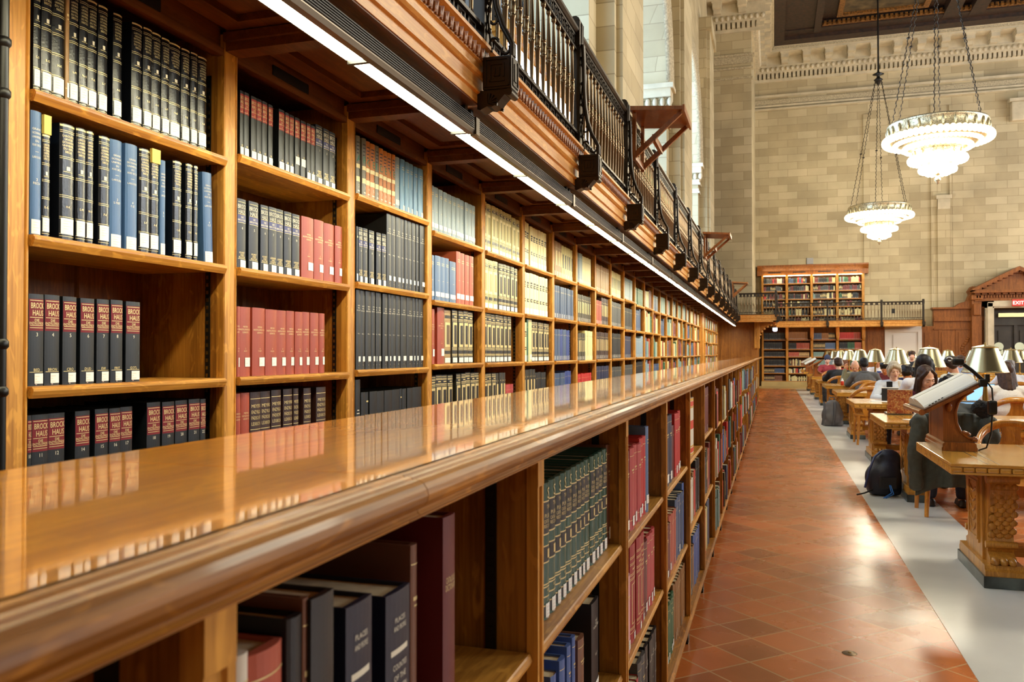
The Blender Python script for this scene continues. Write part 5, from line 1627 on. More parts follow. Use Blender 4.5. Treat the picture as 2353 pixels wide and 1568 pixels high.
# white painted jib door and panelling right of the shelves
x0, zt = at(2033, 757, YQ); x1, _ = at(2118, 757, YQ); xa, _ = at(2052, 770, YQ); xb, zp = at(2100, 770, YQ)
d = MB()
d.box(x0, x1, YQ - 0.02, YE, 0.2, zt); d.box(x0, x1, YQ - 0.01, YE, zt, 2.5)
for a, b, c, e in ((x0, x0 + 0.14, 0.2, zt), (x1 - 0.14, x1, 0.2, zt), (x0 + 0.14, x1 - 0.14, zt - 0.12, zt)):
    d.box(a, b, YQ - 0.06, YQ, c, e)
d.box(xa, xb, YQ - 0.05, YQ - 0.02, 0.4, zp); d.box(xa + 0.1, xb - 0.1, YQ - 0.045, YQ - 0.012, 0.5, zp - 0.1)
struct(d.build('door_1', WPAINT))
wp = MB()
xw0, _ = at(1986, 757, YQ); xw1, _ = at(2033, 757, YQ); xw2, _ = at(2118, 757, YQ); xw3, zc = at(2146, 707, YQ); xw4, _ = at(2262, 707, YQ)
_, zl = at(2200, 733, YQ); _, zm = at(2200, 755, YQ)
wp.box(xw0, xw1, YQ, YE, 0.2, 2.46); wp.box(xw2, xw3, YQ, YE, 0.2, 2.46)
wp.box(xw0 + 0.12, xw1 - 0.12, YQ - 0.03, YQ, 0.5, 2.25); wp.box(xw2 + 0.1, xw3 - 0.06, YQ - 0.03, YQ, 0.5, 2.2)
wp.box(xw3, xw4, YQ, YE, 0.2, zc); wp.box(xw3 - 0.06, xw4, YQ - 0.12, YE, zc - 0.07, zc)
wp.box(xw3, xw4, YQ - 0.1, YQ, zl - 0.09, zl + 0.07); wp.box(xw3, xw4, YQ - 0.05, YQ, zm - 0.05, zm)
for pa, pb in ((2157, 2178), (2196, 2237)):
    a, _ = at(pa, 760, YQ); b, z2 = at(pb, 758, YQ)
    wp.box(a, b, YQ - 0.02, YQ, 0.4, z2); wp.box(a + 0.1, b - 0.1, YQ - 0.045, YQ - 0.01, 0.5, z2 - 0.1)
a, z2 = at(2206, 770, YQ)
for q_ in range(9):
    an = q_ * 0.7
    wp.ell((a + 0.16 + 0.1 * math.cos(an), YQ - 0.05, z2 - 0.15 - q_ * 0.09), (0.08, 0.03, 0.06), 8, 5)
struct(wp.build('wall_end_wainscot', PORT))

# portal: pediment on pilasters, pale stone surround, dark lobby doors
pt = bpy.data.objects.new('door_2', None); C.objects.link(pt)
struct(pt)
xc, zpk = at(2345, 611, 36.3)
xe, ze = at(2236, 664, 36.3)
hw_ = xc - xe
Y0 = 36.3
m = MB()
m.prism([(xe, ze - 0.12), (xe, ze), (xc, zpk), (xc + hw_, ze), (xc + hw_, ze - 0.12), (xc, zpk - 0.16)], 'y', Y0, YE - 0.01)
m.prism([(xe + 0.05, ze - 0.16), (xe, ze - 0.1), (xe, ze - 0.05), (xc + hw_, ze - 0.05), (xc + hw_, ze - 0.1), (xc + hw_ - 0.05, ze - 0.16)], 'y', Y0, YE - 0.01)
m.prism([(xe + 0.3, ze - 0.06), (xc, zpk - 0.15), (xc + hw_ - 0.3, ze - 0.06)], 'y', Y0 + 0.3, YE - 0.01)
for j in range(9):
    f = (j + 0.5) / 9
    for s in (-1, 1):
        xx = xc + s * hw_ * (1 - f)
        zz = ze + (zpk - ze) * f - 0.2
        m.box(xx - 0.07, xx + 0.07, Y0 + 0.1, Y0 + 0.3, zz, zz + 0.1)
for j in range(13):
    xx = xe + 0.2 + j * (2 * hw_ - 0.4) / 12
    m.box(xx - 0.09, xx + 0.09, Y0 + 0.12, Y0 + 0.4, ze - 0.22, ze - 0.15)
m.build('pediment', PORT, pt)
m = MB()
xj, zj = at(2266, 692, 36.5)
m.box(xe + 0.12, xc + hw_ - 0.12, Y0 + 0.25, YE - 0.01, zj, ze - 0.2)
for j in range(30):
    xx = xe + 0.2 + j * (2 * hw_ - 0.4) / 29
    m.box(xx - 0.025, xx + 0.025, Y0 + 0.2, Y0 + 0.26, ze - 0.34, ze - 0.24)
m.build('frieze', PORT, pt)
for s in (-1, 1):
    xx = xc + s * (hw_ - 0.2)
    m = MB().box(xx - 0.17, xx + 0.17, Y0 + 0.3, YE - 0.01, 0.004, ze - 0.2)
    m.cbox(xx - 0.2, xx + 0.2, Y0 + 0.2, YE - 0.02, ze - 0.42, ze - 0.22, 0.03)
    m.cbox(xx - 0.13, xx + 0.13, Y0 + 0.2, Y0 + 0.32, zj - 0.55, zj - 0.1, 0.03)
    m.prism([(xx + s * 0.1, zc), (xx + s * 0.75, zc), (xx + s * 0.55, zc + 0.16), (xx + s * 0.3, zc + 0.24), (xx + s * 0.2, zc + 0.5), (xx + s * 0.26, zc + 0.62), (xx + s * 0.14, zc + 0.8), (xx, zc + 0.8), (xx, zc)], 'y', 36.75, YE - 0.01)
    m.build('pilaster', PORT, pt)
xo, zo = at(2283, 708, 36.6)
m = MB()
for s in (-1, 1):
    a, b = xc + s * (xc - xj), xc + s * (xc - xo)
    m.box(min(a, b), max(a, b), 36.48, YE - 0.01, 0.004, zj); m.box(min(a, b) + 0.05, max(a, b) - 0.05, 36.44, 36.5, 0.004, zj - 0.08)
m.box(xj, 2 * xc - xj, 36.48, YE - 0.01, zo, zj); m.box(xj + 0.06, 2 * xc - xj - 0.06, 36.44, 36.5, zo + 0.05, zj - 0.05)
m.build('stone_surround', STONEP, pt)
DK = mat('dark_lobby', (46, 40, 32), 0.6, var=0.2, vscale=3)
m = MB().box(xo, 2 * xc - xo, YE - 0.2, YE - 0.02, 0.004, zo)
_, zt1 = at(2300, 745, YE - 0.2)
m.box(xo, 2 * xc - xo, YE - 0.28, YE - 0.2, zt1 - 0.05, zt1 + 0.02); m.box(xc - 0.06, xc + 0.06, YE - 0.27, YE - 0.2, 0.1, zt1)
for s in (-1, 1):
    m.box(min(xc + s * 0.15, xc + s * 0.6), max(xc + s * 0.15, xc + s * 0.6), YE - 0.24, YE - 0.2, 1.2, zt1 - 0.25)
m.build('lobby_doors', DK, pt)
a, z1 = at(2294, 720, YE - 0.25); _, z0 = at(2294, 729, YE - 0.25)
MB().box(a, 2 * xc - a, YE - 0.3, YE - 0.26, z0, z1).build('brass_name_band', BRASS, pt)
for px_, s_ in ((2295, 1), (2343, 1)):
    a, z = at(px_, 797, YE - 0.3)
    MB().prism([(a + 0.17 * math.cos(q * PI / 8), z + 0.17 * math.sin(q * PI / 8)) for q in range(16)], 'y', YE - 0.3, YE - 0.27).box(a - 0.15, a + 0.15, YE - 0.3, YE - 0.27, z - 0.3, z - 0.12).build('round_plaque', mat('pale_plaque', (206, 216, 190), 0.4), pt)
es = thing('exit_sign', 'red lit exit sign hung over the doorway lintel', 'sign', (0, 0, 0))
a, z = at(2340, 696, 36.4)
REDL = mat('exit_red', (170, 40, 30), 0.4, emit=(210, 50, 40), estr=0.35)
MB().cbox(a - 0.2, a + 0.2, 36.34, 36.42, z - 0.13, z + 0.13, 0.01).build('sign_box', REDL, es)
vs, fs, tw = text_geo('EXIT')
sz = 0.13
MB().add([(a + (v[0] - tw / 2) * sz, 36.335, z + (v[1] - 0.5) * sz) for v in vs], fs).build('exit_letters', mat('exit_white', (255, 235, 225), 0.4, emit=(255, 235, 225), estr=1.2), es)
# ================================================================ reading tables and what stands on them
TX0, TX1, TZ = 0.975, 7.6, 0.763
TY0, TW = 5.365, 1.235


def pedestal_meshes():
    """end trestle: two carved consoles on a moulded block over a marble plinth; centre at the origin"""
    w = 0.105
    fr = [(-0.325, 0.135), (-0.33, 0.17), (-0.29, 0.185), (-0.262, 0.2), (-0.272, 0.225), (-0.29, 0.235), (-0.29, 0.255), (-0.27, 0.265), (-0.258, 0.29), (-0.262, 0.35), (-0.29, 0.44), (-0.325, 0.52), (-0.338, 0.58), (-0.325, 0.63), (-0.30, 0.645), (-0.30, 0.70)]
    poly = fr + [(-a, b) for a, b in reversed(fr)]
    sl = MB().prism([(-0.2, 0.135), (-0.2, 0.70), (0.2, 0.70), (0.2, 0.135)], 'x', -0.085, 0.085)
    for s in (-1, 1):
        sl.box(s * 0.085 - 0.008, s * 0.085 + 0.008, -0.13, 0.13, 0.22, 0.62)
        for (y0, y1, z0, z1) in ((-0.12, -0.1, 0.24, 0.6), (0.1, 0.12, 0.24, 0.6), (-0.1, 0.1, 0.24, 0.255), (-0.1, 0.1, 0.585, 0.6)):
            sl.box(s * 0.093 - 0.006, s * 0.093 + 0.006, y0, y1, z0, z1)
        for q in range(5):
            sl.tube([(s * 0.093, 0.0, 0.28 + q * 0.06), (s * 0.095, 0.05, 0.30 + q * 0.06), (s * 0.093, 0.075, 0.335 + q * 0.055)], 0.007, 5).tube([(s * 0.093, 0.0, 0.28 + q * 0.06), (s * 0.095, -0.05, 0.30 + q * 0.06), (s * 0.093, -0.075, 0.335 + q * 0.055)], 0.007, 5)
    con = []
    for s in (-1, 1):
        c = MB().prism([(s * -a, b) for a, b in fr] + [(s * 0.2, 0.70), (s * 0.2, 0.135)], 'x', -0.07, 0.07)
        for q in range(12):
            z = 0.30 + q * 0.027
            yy = 0.262 + 0.07 * math.sin((z - 0.29) / 0.33 * PI * 0.55)
            for e in (-1, 0, 1):
                c.ell((e * 0.042 + (0.02 if q % 2 else -0.005), s * (yy - 0.003), z), (0.024, 0.008, 0.021), 9, 6)
        c.tube([(-0.088, s * 0.31, 0.65), (0.088, s * 0.31, 0.65)], 0.034, 10)
        c.tube([(-0.085, s * 0.275, 0.245), (0.085, s * 0.275, 0.245)], 0.022, 8)
        for e in (-1, 0, 1):
            c.ell((e * 0.045, s * 0.325, 0.155), (0.026, 0.05, 0.026), 8, 5)
        con.append(c.mesh('carved_console', TABZ))
    ba = MB().prism([(-0.365, 0.07), (-0.365, 0.10), (-0.35, 0.115), (-0.345, 0.135), (0.345, 0.135), (0.35, 0.115), (0.365, 0.10), (0.365, 0.07)], 'x', -w, w)
    hd = MB().prism([(-0.31, 0.665), (-0.35, 0.685), (-0.36, 0.70), (0.36, 0.70), (0.35, 0.685), (0.31, 0.665)], 'x', -w, w)
    pb = MB().cbox(-w - 0.01, w + 0.01, -0.375, 0.375, 0.003, 0.072, 0.004)
    return [('trestle_panel', sl.mesh('trestle_panel', TABZ)), ('carved_console', con[0]), ('carved_console', con[1]), ('base_block', ba.mesh('base_block', TABZ)), ('head_block', hd.mesh('head_block', TABZ)), ('marble_plinth', pb.mesh('marble_plinth', MARBD))]


PED = pedestal_meshes()


def beads(near):
    m = MB()
    xm = (TX0 + TX1) / 2
    L, W = TX1 - TX0, TW
    z = TZ - 0.034
    st_ = 0.062 if near else 0.2
    n = int(L / st_)
    for i in range(n):
        for s in (-1, 1):
            m.cbox(-L / 2 + i * st_ + 0.001, -L / 2 + (i + 1) * st_ - 0.001, s * (W / 2 - 0.012) - 0.013, s * (W / 2 - 0.012) + 0.013, z - 0.0155, z + 0.0155, 0.0105) if near and i < 50 else m.box(-L / 2 + i * st_ + 0.004, -L / 2 + (i + 1) * st_ - 0.004, s * (W / 2 - 0.012) - 0.01, s * (W / 2 - 0.012) + 0.01, z - 0.015, z + 0.015)
    n = int(W / (0.032 if near else 0.12))
    sy = W / n
    for i in range(n):
        m.box(-L / 2 - 0.0, -L / 2 + 0.02, -W / 2 + i * sy + 0.004, -W / 2 + (i + 1) * sy - 0.004, z - 0.015, z + 0.015)
    return m.mesh('beaded_edge', TABX)


def top_mesh():
    L, W = (TX1 - TX0) / 2, TW / 2
    m = MB()
    m.cbox(-L, L, -W, W, TZ - 0.018, TZ, 0.004)
    m.box(-L + 0.014, L - 0.014, -W + 0.014, W - 0.014, TZ - 0.05, TZ - 0.016)
    m.cbox(-L - 0.0, L, -W - 0.0, W, TZ - 0.062, TZ - 0.049, 0.003)
    m.box(-L + 0.16, L - 0.1, -0.45, 0.45, 0.69, TZ - 0.06)
    for x in (-L + 0.19, -L + 0.25):
        m.box(x, x + 0.006, -W + 0.02, W - 0.02, TZ - 0.001, TZ + 0.0006, 1)
    m.box(-L + 0.62, -L + 0.626, -W + 0.02, W - 0.02, TZ - 0.001, TZ + 0.0005, 1)
    m.prism([(-L + 0.72 + 0.17 * math.cos(a * PI / 12), -0.22 + 0.07 * math.sin(a * PI / 12)) for a in range(24)], 'z', TZ - 0.001, TZ + 0.0006, 2)
    m.box(-L + 0.63, -L + 0.72, -0.245, -0.2, TZ, TZ + 0.0009, 1)
    return m.mesh('table_top', [TABX, mat('dark_inlay', (70, 42, 18), 0.4), mat('pale_inlay', (226, 190, 110), 0.3)])


TOPM = top_mesh()
BN, BFm = beads(True), beads(False)
NT = 10
TBL = ['nearest reading table, oak with a carved trestle, carrying the wooden book stand', 'reading table with the flower-patterned laptop near its end', 'reading table in front of the fair haired woman', 'reading table behind the fair haired woman beside the empty chair',
       'reading table where the man in grey sits', 'reading table beside the person in the black sweater']
for k in range(NT):
    yc = TY0 + TW / 2 + 3.0 * k
    lab = TBL[k] if k < 6 else 'reading table near the end wall, %s of the row from the near end' % ORD[k]
    t = thing('reading_table', lab, 'table', ((TX0 + TX1) / 2, yc, 0), 0, 'long oak reading tables')
    link('table_top', TOPM, t)
    link('beaded_edge', BN if k < 3 else BFm, t)
    L = (TX1 - TX0) / 2
    for x in (1.305 - (TX0 + TX1) / 2, 0.0, L - 0.33):
        p = bpy.data.objects.new('pedestal', None); C.objects.link(p); p.parent = t; p.location = (x, 0, 0)
        for nm, me in PED:
            link(nm, me, p)
    link('stretcher', cached('tst', lambda: MB().cbox(-L + 0.4, L - 0.4, -0.06, 0.06, 0.13, 0.2, 0.008).mesh('stretcher', TABX)), t)

# ---------------------------------------------------------------- brass table lamps
LAMP = [('lamp_base', MB().lathe([(0.0, 0.0), (0.085, 0.0), (0.085, 0.012), (0.06, 0.03), (0.03, 0.045), (0.022, 0.07), (0.03, 0.08), (0.022, 0.095)], 20).mesh('lamp_base', BRASSD)),
        ('stem', MB().lathe([(0.018, 0.09), (0.024, 0.12), (0.026, 0.2), (0.018, 0.3), (0.014, 0.40), (0.022, 0.41), (0.03, 0.425), (0.012, 0.44), (0.012, 0.55)], 16).mesh('stem', BRASSD)),
        ('shade', MB().lathe([(0.2, 0.447), (0.203, 0.45), (0.203, 0.456), (0.198, 0.462)], 40).lathe([(0.198, 0.462), (0.108, 0.682)], 40).lathe([(0.108, 0.682), (0.115, 0.684), (0.115, 0.689)], 40).lathe([(0.115, 0.689), (0.06, 0.704), (0.015, 0.712), (0.0, 0.713)], 40).mesh('shade', BRASS)),
        ('finial', MB().lathe([(0.0, 0.735), (0.01, 0.728), (0.006, 0.72), (0.012, 0.712)], 10).mesh('finial', BRASSD)),
        ('bulb', MB().ell((0, 0, 0.56), (0.035, 0.035, 0.05), 10, 8).mesh('bulb', mat('lit_bulb_glass', (255, 230, 180), 0.4, emit=(255, 214, 140), estr=14)))]
for k in range(1, NT):
    for i, x in enumerate((1.93, 4.3, 6.67)):
        px, py, dd = proj(x, TY0 + TW / 2 + 3 * k, 1.3)
        if px > 2420: continue
        t = thing('table_lamp', '%s brass lamp from the aisle end of the %s reading table' % (ORD[i], ORD[k]), 'lamp', (x, TY0 + TW / 2 + 3 * k, TZ + 0.0008), 0, 'brass shaded table lamps')
        for nm, me in LAMP:
            link(nm, me, t)

# ---------------------------------------------------------------- chairs
def chair_meshes():
    seat = MB()
    pts = [(0.235 * math.copysign(abs(math.cos(a)) ** 0.7, math.cos(a)), 0.225 * math.copysign(abs(math.sin(a)) ** 0.7, math.sin(a))) for a in [2 * PI * q / 28 for q in range(28)]]
    seat.prism(pts, 'z', 0.43, 0.455)
    seat.prism([(p[0] * 0.93, p[1] * 0.93) for p in pts], 'z', 0.37, 0.43)
    rail = MB()
    path, wid = [], []
    for q in range(25):
        a = PI * (1.0 + q / 24.0)
        c, s = math.cos(a), math.sin(a)
        path.append((0.275 * math.copysign(abs(c) ** 0.8, c), 0.09 + 0.33 * -abs(s) ** 0.85, 0.70 + 0.16 * abs(s) ** 1.6))
        wid.append(0.019 + 0.008 * abs(s))
    rail.tube([(-0.262, 0.17, 0.675), (-0.272, 0.13, 0.69)] + path + [(0.272, 0.13, 0.69), (0.262, 0.17, 0.675)], [0.018, 0.022] + wid + [0.022, 0.018], 10, flat=1.35)
    sp = MB()
    ol = [(-0.07, 0.845), (-0.06, 0.78), (-0.075, 0.72), (-0.12, 0.66), (-0.135, 0.58), (-0.12, 0.50), (-0.10, 0.45), (0.10, 0.45), (0.12, 0.50), (0.135, 0.58), (0.12, 0.66), (0.075, 0.72), (0.06, 0.78), (0.07, 0.845)]
    sp.prism(ol, 'y', -0.225, -0.205)
    for i in range(len(sp.v)):
        x, y, z = sp.v[i]
        sp.v[i] = (x, y - 0.02 * (z - 0.45) / 0.4 + x * x * 1.2, z)
    leg = []
    for sx, sy in ((-1, 1), (1, 1), (-1, -1), (1, -1)):
        if sy > 0:
            leg.append(MB().tube([(sx * 0.195, 0.17, 0.44), (sx * 0.205, 0.18, 0.2), (sx * 0.21, 0.185, 0.0)], [0.024, 0.021, 0.017], 8).tube([(sx * 0.2, 0.17, 0.44), (sx * 0.245, 0.16, 0.58), (sx * 0.265, 0.15, 0.68)], [0.018, 0.016, 0.018], 8).mesh('leg', CHAIRW))
        else:
            leg.append(MB().tube([(sx * 0.17, -0.17, 0.44), (sx * 0.18, -0.2, 0.22), (sx * 0.2, -0.265, 0.0)], [0.024, 0.022, 0.018], 8).mesh('leg', CHAIRW))
    pl = MB().box(-0.045, 0.045, -0.243, -0.237, 0.60, 0.645)
    return [('seat', seat.mesh('seat', CHAIRW)), ('bow_rail', rail.mesh('bow_rail', CHAIRW)), ('splat', sp.mesh('splat', CHAIRW))] + [('leg', q) for q in leg], pl.mesh('brass_plate', BRASS)


CHM, CHP = chair_meshes()


def chair(x, y, face, label, plate=False):
    """face = direction the sitter looks, degrees from +y turning left"""
    t = thing('library_armchair', label, 'chair', (x, y, 0.003 if 0.83 < x < 1.45 else 0), math.radians(face), 'round backed oak library armchairs')
    for nm, me in CHM:
        link(nm, me, t)
    if plate: link('brass_plate', CHP, t)
    return t


chair(1.72, 6.98, 180, 'empty oak armchair across the nearest table, bow back in full view')
chair(1.44, 8.14, 0, 'oak armchair with a long olive parka hung over its back')
chair(2.66, 11.12, 0, 'oak armchair with a brass plate on its splat under the white knit top', True)
chair(1.42, 13.98, 0, 'empty oak armchair standing before the fourth table')
chair(1.66, 17.05, 0, 'oak armchair under the man in the grey jacket')
chair(1.72, 16.05, 180, 'empty pale oak armchair facing us behind the empty one')
for x, y, f, w in ((1.62, 10.1, 180, 'the woman in maroon'), (1.72, 11.2, 0, 'the dark haired person in white'), (2.70, 14.05, 8, 'the person in the cap'), (1.63, 13.1, 180, 'the fair haired woman'), (1.63, 19.1, 180, 'the bald man'), (1.42, 20.0, 0, 'the person in the black sweater'),
                   (2.2, 16.1, 180, 'the person in the navy hoodie'), (2.2, 19.1, 180, 'the person in dark red'), (2.4, 22.1, 180, 'the person in a white shirt'), (4.2, 22.1, 180, 'the bearded man'), (4.12, 17.0, 0, 'the broad back in white')):
    chair(x, y, f, 'oak armchair under %s' % w)
for x, y, f, w in ((3.3, 11.2, 0, 'right of the white knit top'), (3.4, 14.0, 0, 'before the fourth table, further from the aisle'), (1.5, 23.1, 0, 'before the eighth lamp row near the far book stands'), (1.55, 25.1, 180, 'beyond the first of the far book stands')):
    chair(x, y, f, 'oak armchair %s' % w)

# ---------------------------------------------------------------- book stand with an open volume
def book_stand(k, label, book_label=None, lampl=None):
    y0 = 6.05 + 3.0 * k
    t = thing('book_stand', label, 'book stand', (0, y0, TZ + 0.0008), 0, 'slanted wooden book stands on table ends')
    L = 0.63
    x0 = 1.045
    MB().prism([(x0, 0), (x0, 0.02), (x0 + 0.006, 0.026), (x0 + 0.006, 0.045), (x0 + 0.02, 0.055), (x0 + 0.19, 0.055), (x0 + 0.204, 0.045), (x0 + 0.204, 0.026), (x0 + 0.21, 0.02), (x0 + 0.21, 0)], 'y', 0, L).build('base_plinth', LECT, t)
    cv_ = [(x0 + 0.205 - 0.0, 0.055), (x0 + 0.2, 0.075), (x0 + 0.16, 0.085), (x0 + 0.115, 0.12), (x0 + 0.09, 0.18), (x0 + 0.085, 0.25), (x0 + 0.1, 0.31), (x0 + 0.135, 0.355), (x0 + 0.19, 0.39)]
    col = MB()
    for ya, yb in ((0.05, 0.12), (L - 0.12, L - 0.05)):
        col.prism([(x0 + 0.018, 0.055)] + cv_ + [(x0 + 0.19, 0.40), (x0 + 0.018, 0.305)], 'y', ya, yb)
    col.prism([(x0 + 0.02, 0.05), (x0 + 0.08, 0.05), (x0 + 0.08, 0.33), (x0 + 0.02, 0.30)], 'y', 0.1, L - 0.1)
    col.build('side_panels', LECT, t)
    sc = MB()
    for yy in (0.03, L - 0.03):
        sc.tube([(p[0] + 0.004, yy, p[1]) for p in cv_], 0.009, 6)
        sc.ell((x0 + 0.2, yy, 0.075), (0.02, 0.03, 0.02), 8, 6); sc.ell((x0 + 0.15, yy, 0.115), (0.03, 0.02, 0.012), 8, 6, 0, Matrix.Rotation(0.4, 3, 'Y')); sc.ell((x0 + 0.05, yy, 0.28), (0.02, 0.02, 0.03), 8, 6)
    sc.build('scroll_carving', LECT, t)
    M = Matrix.Translation((0.925, -0.04, 0.245)) @ Matrix.Rotation(-math.atan2(0.19, 0.345), 4, 'Y')
    bd = MB().cbox(0, 0.41, 0, L + 0.06, -0.014, 0.008, 0.004)
    bd.tube([(0.0, -0.003, 0.004), (0.0, L + 0.063, 0.004)], 0.02, 10)
    bd.xf(M).build('desk_board', LECT, t)
    if book_label:
        ob = thing('open_book', book_label, 'book', (0, y0, TZ), 0)
        cm = MB().cbox(0.02, 0.395, 0.0, L + 0.04, 0.0095, 0.016, 0.002).xf(M)
        cm.build('cover', cloth((96, 62, 40)), ob)
        yc = (L + 0.04) / 2
        for s in (-1, 1):
            pg = MB()
            prof = [(0, 0.016), (0, 0.03)] + [(0.02 + 0.275 * q / 8, 0.03 + 0.035 * math.sin(PI * min(1, 0.25 + 0.75 * q / 8)) ** 0.8 + 0.012 * (1 - q / 8)) for q in range(9)] + [(0.305, 0.02), (0.305, 0.016)]
            pg.prism([(yc + s * p[0], p[1]) for p in prof], 'x', 0.03, 0.385)
            if s < 0:
                for q in range(5):
                    pg.box(0.06 + q * 0.022, 0.074 + q * 0.022, yc - 0.3075, yc - 0.3035, 0.019 + 0.0015 * q, 0.0235 + 0.0015 * q, 1)
            for q in range(20):
                for c2 in (0, 1):
                    x_ = 0.06 + q * 0.016
                    yy_ = yc + s * (0.05 + c2 * 0.125)
                    pass
            pg.xf(M).build('page_block', [mat('open_page', (236, 230, 214), 0.6), BLACKM], ob)
    if lampl:
        rl = thing('reading_light', lampl, 'lamp', (0, y0, TZ), 0)
        MB().cbox(1.255, 1.30, -0.07, -0.01, 0.42, 0.47, 0.008).box(1.29, 1.315, -0.055, -0.02, 0.45, 0.50).build('clamp', BLACKM, rl)
        MB().tube([(1.28, -0.04, 0.46), (1.22, -0.04, 0.52), (1.16, -0.03, 0.57)], 0.012, 8).build('arm', BLACKM, rl)
        MB().cbox(1.10, 1.17, -0.07, 0.0, 0.555, 0.60, 0.015).build('head', BLACKM, rl)
        MB().tube([(1.30, -0.05, 0.45), (1.325, -0.06, 0.41), (1.33, -0.06, 0.33), (1.325, -0.06, 0.24), (1.32, -0.05, 0.12), (1.30, -0.02, 0.03), (1.27, 0.05, 0.005)], 0.0055, 6).build('cable', BLACKM, rl)
        MB().cbox(1.30, 1.352, -0.085, -0.035, 0.245, 0.335, 0.014).build('inline_switch', BLACKM, rl)


book_stand(0, 'wooden book stand on the nearest table, thick open volume on it', 'thick open reference book with thumb notches on the near stand', 'black clip-on reading light on the near book stand')
book_stand(6, 'empty slanted book stand on the seventh table, nearest of the far ones')
book_stand(7, 'far book stand behind the empty one, an open volume on it', 'open white paged book on the stand behind the empty one')
book_stand(8, 'farthest book stand in view, an open volume on it', 'open white paged book on the farthest stand')

# ---------------------------------------------------------------- things on the tables
def on(x, y): return (x, y, TZ + 0.001)


FLORAL = bpy.data.materials.new('flower_print')
FLORAL.use_nodes = True
nt = FLORAL.node_tree
vo = nt.nodes.new('ShaderNodeTexVoronoi'); vo.inputs['Scale'].default_value = 75
tc = nt.nodes.new('ShaderNodeTexCoord'); cr = nt.nodes.new('ShaderNodeValToRGB')
cr.color_ramp.interpolation = 'LINEAR'
for p, c in ((0.0, (206, 160, 120)), (0.35, (190, 120, 84)), (0.6, (150, 66, 62)), (0.8, (222, 190, 140)), (1.0, (110, 50, 70))):
    e = cr.color_ramp.elements.new(p) if p not in (0.0, 1.0) else cr.color_ramp.elements[0 if p == 0 else -1]
    e.color = L3(c)
nt.links.new(tc.outputs['Object'], vo.inputs['Vector']); nt.links.new(vo.outputs['Color'], cr.inputs['Fac']); nt.links.new(cr.outputs['Color'], nt.nodes['Principled BSDF'].inputs['Base Color'])
SCR = mat('lit_screen', (120, 170, 220), 0.3, emit=(140, 190, 240), estr=0.9)
GREYP = mat('laptop_shell', (120, 122, 124), 0.35, 0.6)


def laptop(x, y, rz, label, lid, tilt=1.75, w=0.34, h=0.235):
    t = thing('laptop', label, 'laptop', on(x, y), math.radians(rz), 'open laptops on the tables')
    MB().cbox(-w / 2, w / 2, 0, 0.23, 0.0, 0.016, 0.003).build('keyboard_base', GREYP, t)
    M = Matrix.Translation((0, 0.0, 0.016)) @ Matrix.Rotation(-(tilt - PI / 2), 4, 'X') if False else Matrix.Translation((0, 0.0, 0.014)) @ Matrix.Rotation(tilt - PI / 2, 4, 'X')
    MB().cbox(-w / 2, w / 2, -0.007, 0.0, 0, h, 0.002).xf(M).build('lid', lid, t)
    MB().box(-w / 2 + 0.01, w / 2 - 0.01, 0.0005, 0.0015, 0.015, h - 0.012).xf(M).build('screen', SCR, t)
    MB().cbox(-w / 2 - 0.001, w / 2 + 0.001, -0.0075, 0.0005, h - 0.002, h + 0.006, 0.002).xf(M).build('rim', WPAINT, t)
    return t


laptop(1.235, 9.40, 0, 'laptop with a flower patterned lid, back turned to us', FLORAL, 1.72, 0.235, 0.245)
laptop(2.52, 11.95, 180, 'laptop with a lit blue screen before the white knit top', GREYP)
laptop(1.72, 8.95, 180, 'laptop with a lit white-blue screen behind the near book stand', GREYP, 1.75, 0.26, 0.16)
tb = thing('tablet', 'black tablet propped upright before the fair haired woman', 'tablet', on(1.50, 12.1), 0)
MB().cbox(-0.125, 0.125, 0, 0.012, 0, 0.165, 0.003).build('body', mat('tablet_black', (26, 26, 28), 0.3), tb)
MB().cbox(-0.13, 0.13, -0.002, 0.014, 0.165, 0.176, 0.003).build('top_rim', WHITE, tb)
MB().prism([(0.012, 0.0), (0.1, 0.0), (0.012, 0.12)], 'x', -0.1, 0.1).build('folding_stand', GREYP, tb)
ph = MB().cbox(-0.037, 0.037, 0, 0.009, 0, 0.075, 0.003)
tag(ph.build('phone', BLACKM, None, (1.475, 12.13, TZ + 0.18), 0), 'black phone resting on top edge of the propped tablet', 'phone')


def sheet(x, y, rz, w, h, label, m=PAPER, th=0.003):
    tag(MB().cbox(-w / 2, w / 2, -h / 2, h / 2, 0, th, 0.0008).build('paper_sheet', m, None, on(x, y), math.radians(rz)), label, 'paper', 'loose papers on the tables')


sheet(1.30, 8.74, 25, 0.2, 0.16, 'white sheet on the table corner before the flower patterned laptop')
sheet(1.36, 11.9, -20, 0.3, 0.22, 'white sheet on the table left of the tablet')
sheet(1.98, 8.75, 12, 0.5, 0.3, 'large white sheet lying behind the empty bow backed chair', PAPER, 0.006)
sheet(2.3, 8.9, -10, 0.35, 0.25, 'small white sheet right of the large one')
bt = MB().lathe([(0.0, 0.0), (0.022, 0.0), (0.024, 0.01), (0.02, 0.03), (0.01, 0.05), (0.008, 0.085), (0.0, 0.088)], 12)
tag(bt.build('small_bottle', mat('bottle_white', (226, 222, 206), 0.3), None, on(1.30, 8.86)), 'small white dropper bottle on the table beside the flower patterned laptop', 'bottle')
rb = thing('juice_bottle', 'small red and white bottle on the fifth table edge', 'bottle', on(1.30, 17.7))
MB().lathe([(0.0, 0), (0.03, 0), (0.032, 0.06), (0.028, 0.08)], 10).build('body', mat('bottle_red', (206, 60, 40), 0.35), rb)
MB().lathe([(0.028, 0.08), (0.014, 0.11), (0.014, 0.13), (0, 0.13)], 10).build('cap', WHITE, rb)
ok_ = thing('open_book', 'large open book lying on the sixth table before the black sweater', 'book', on(1.46, 20.75))
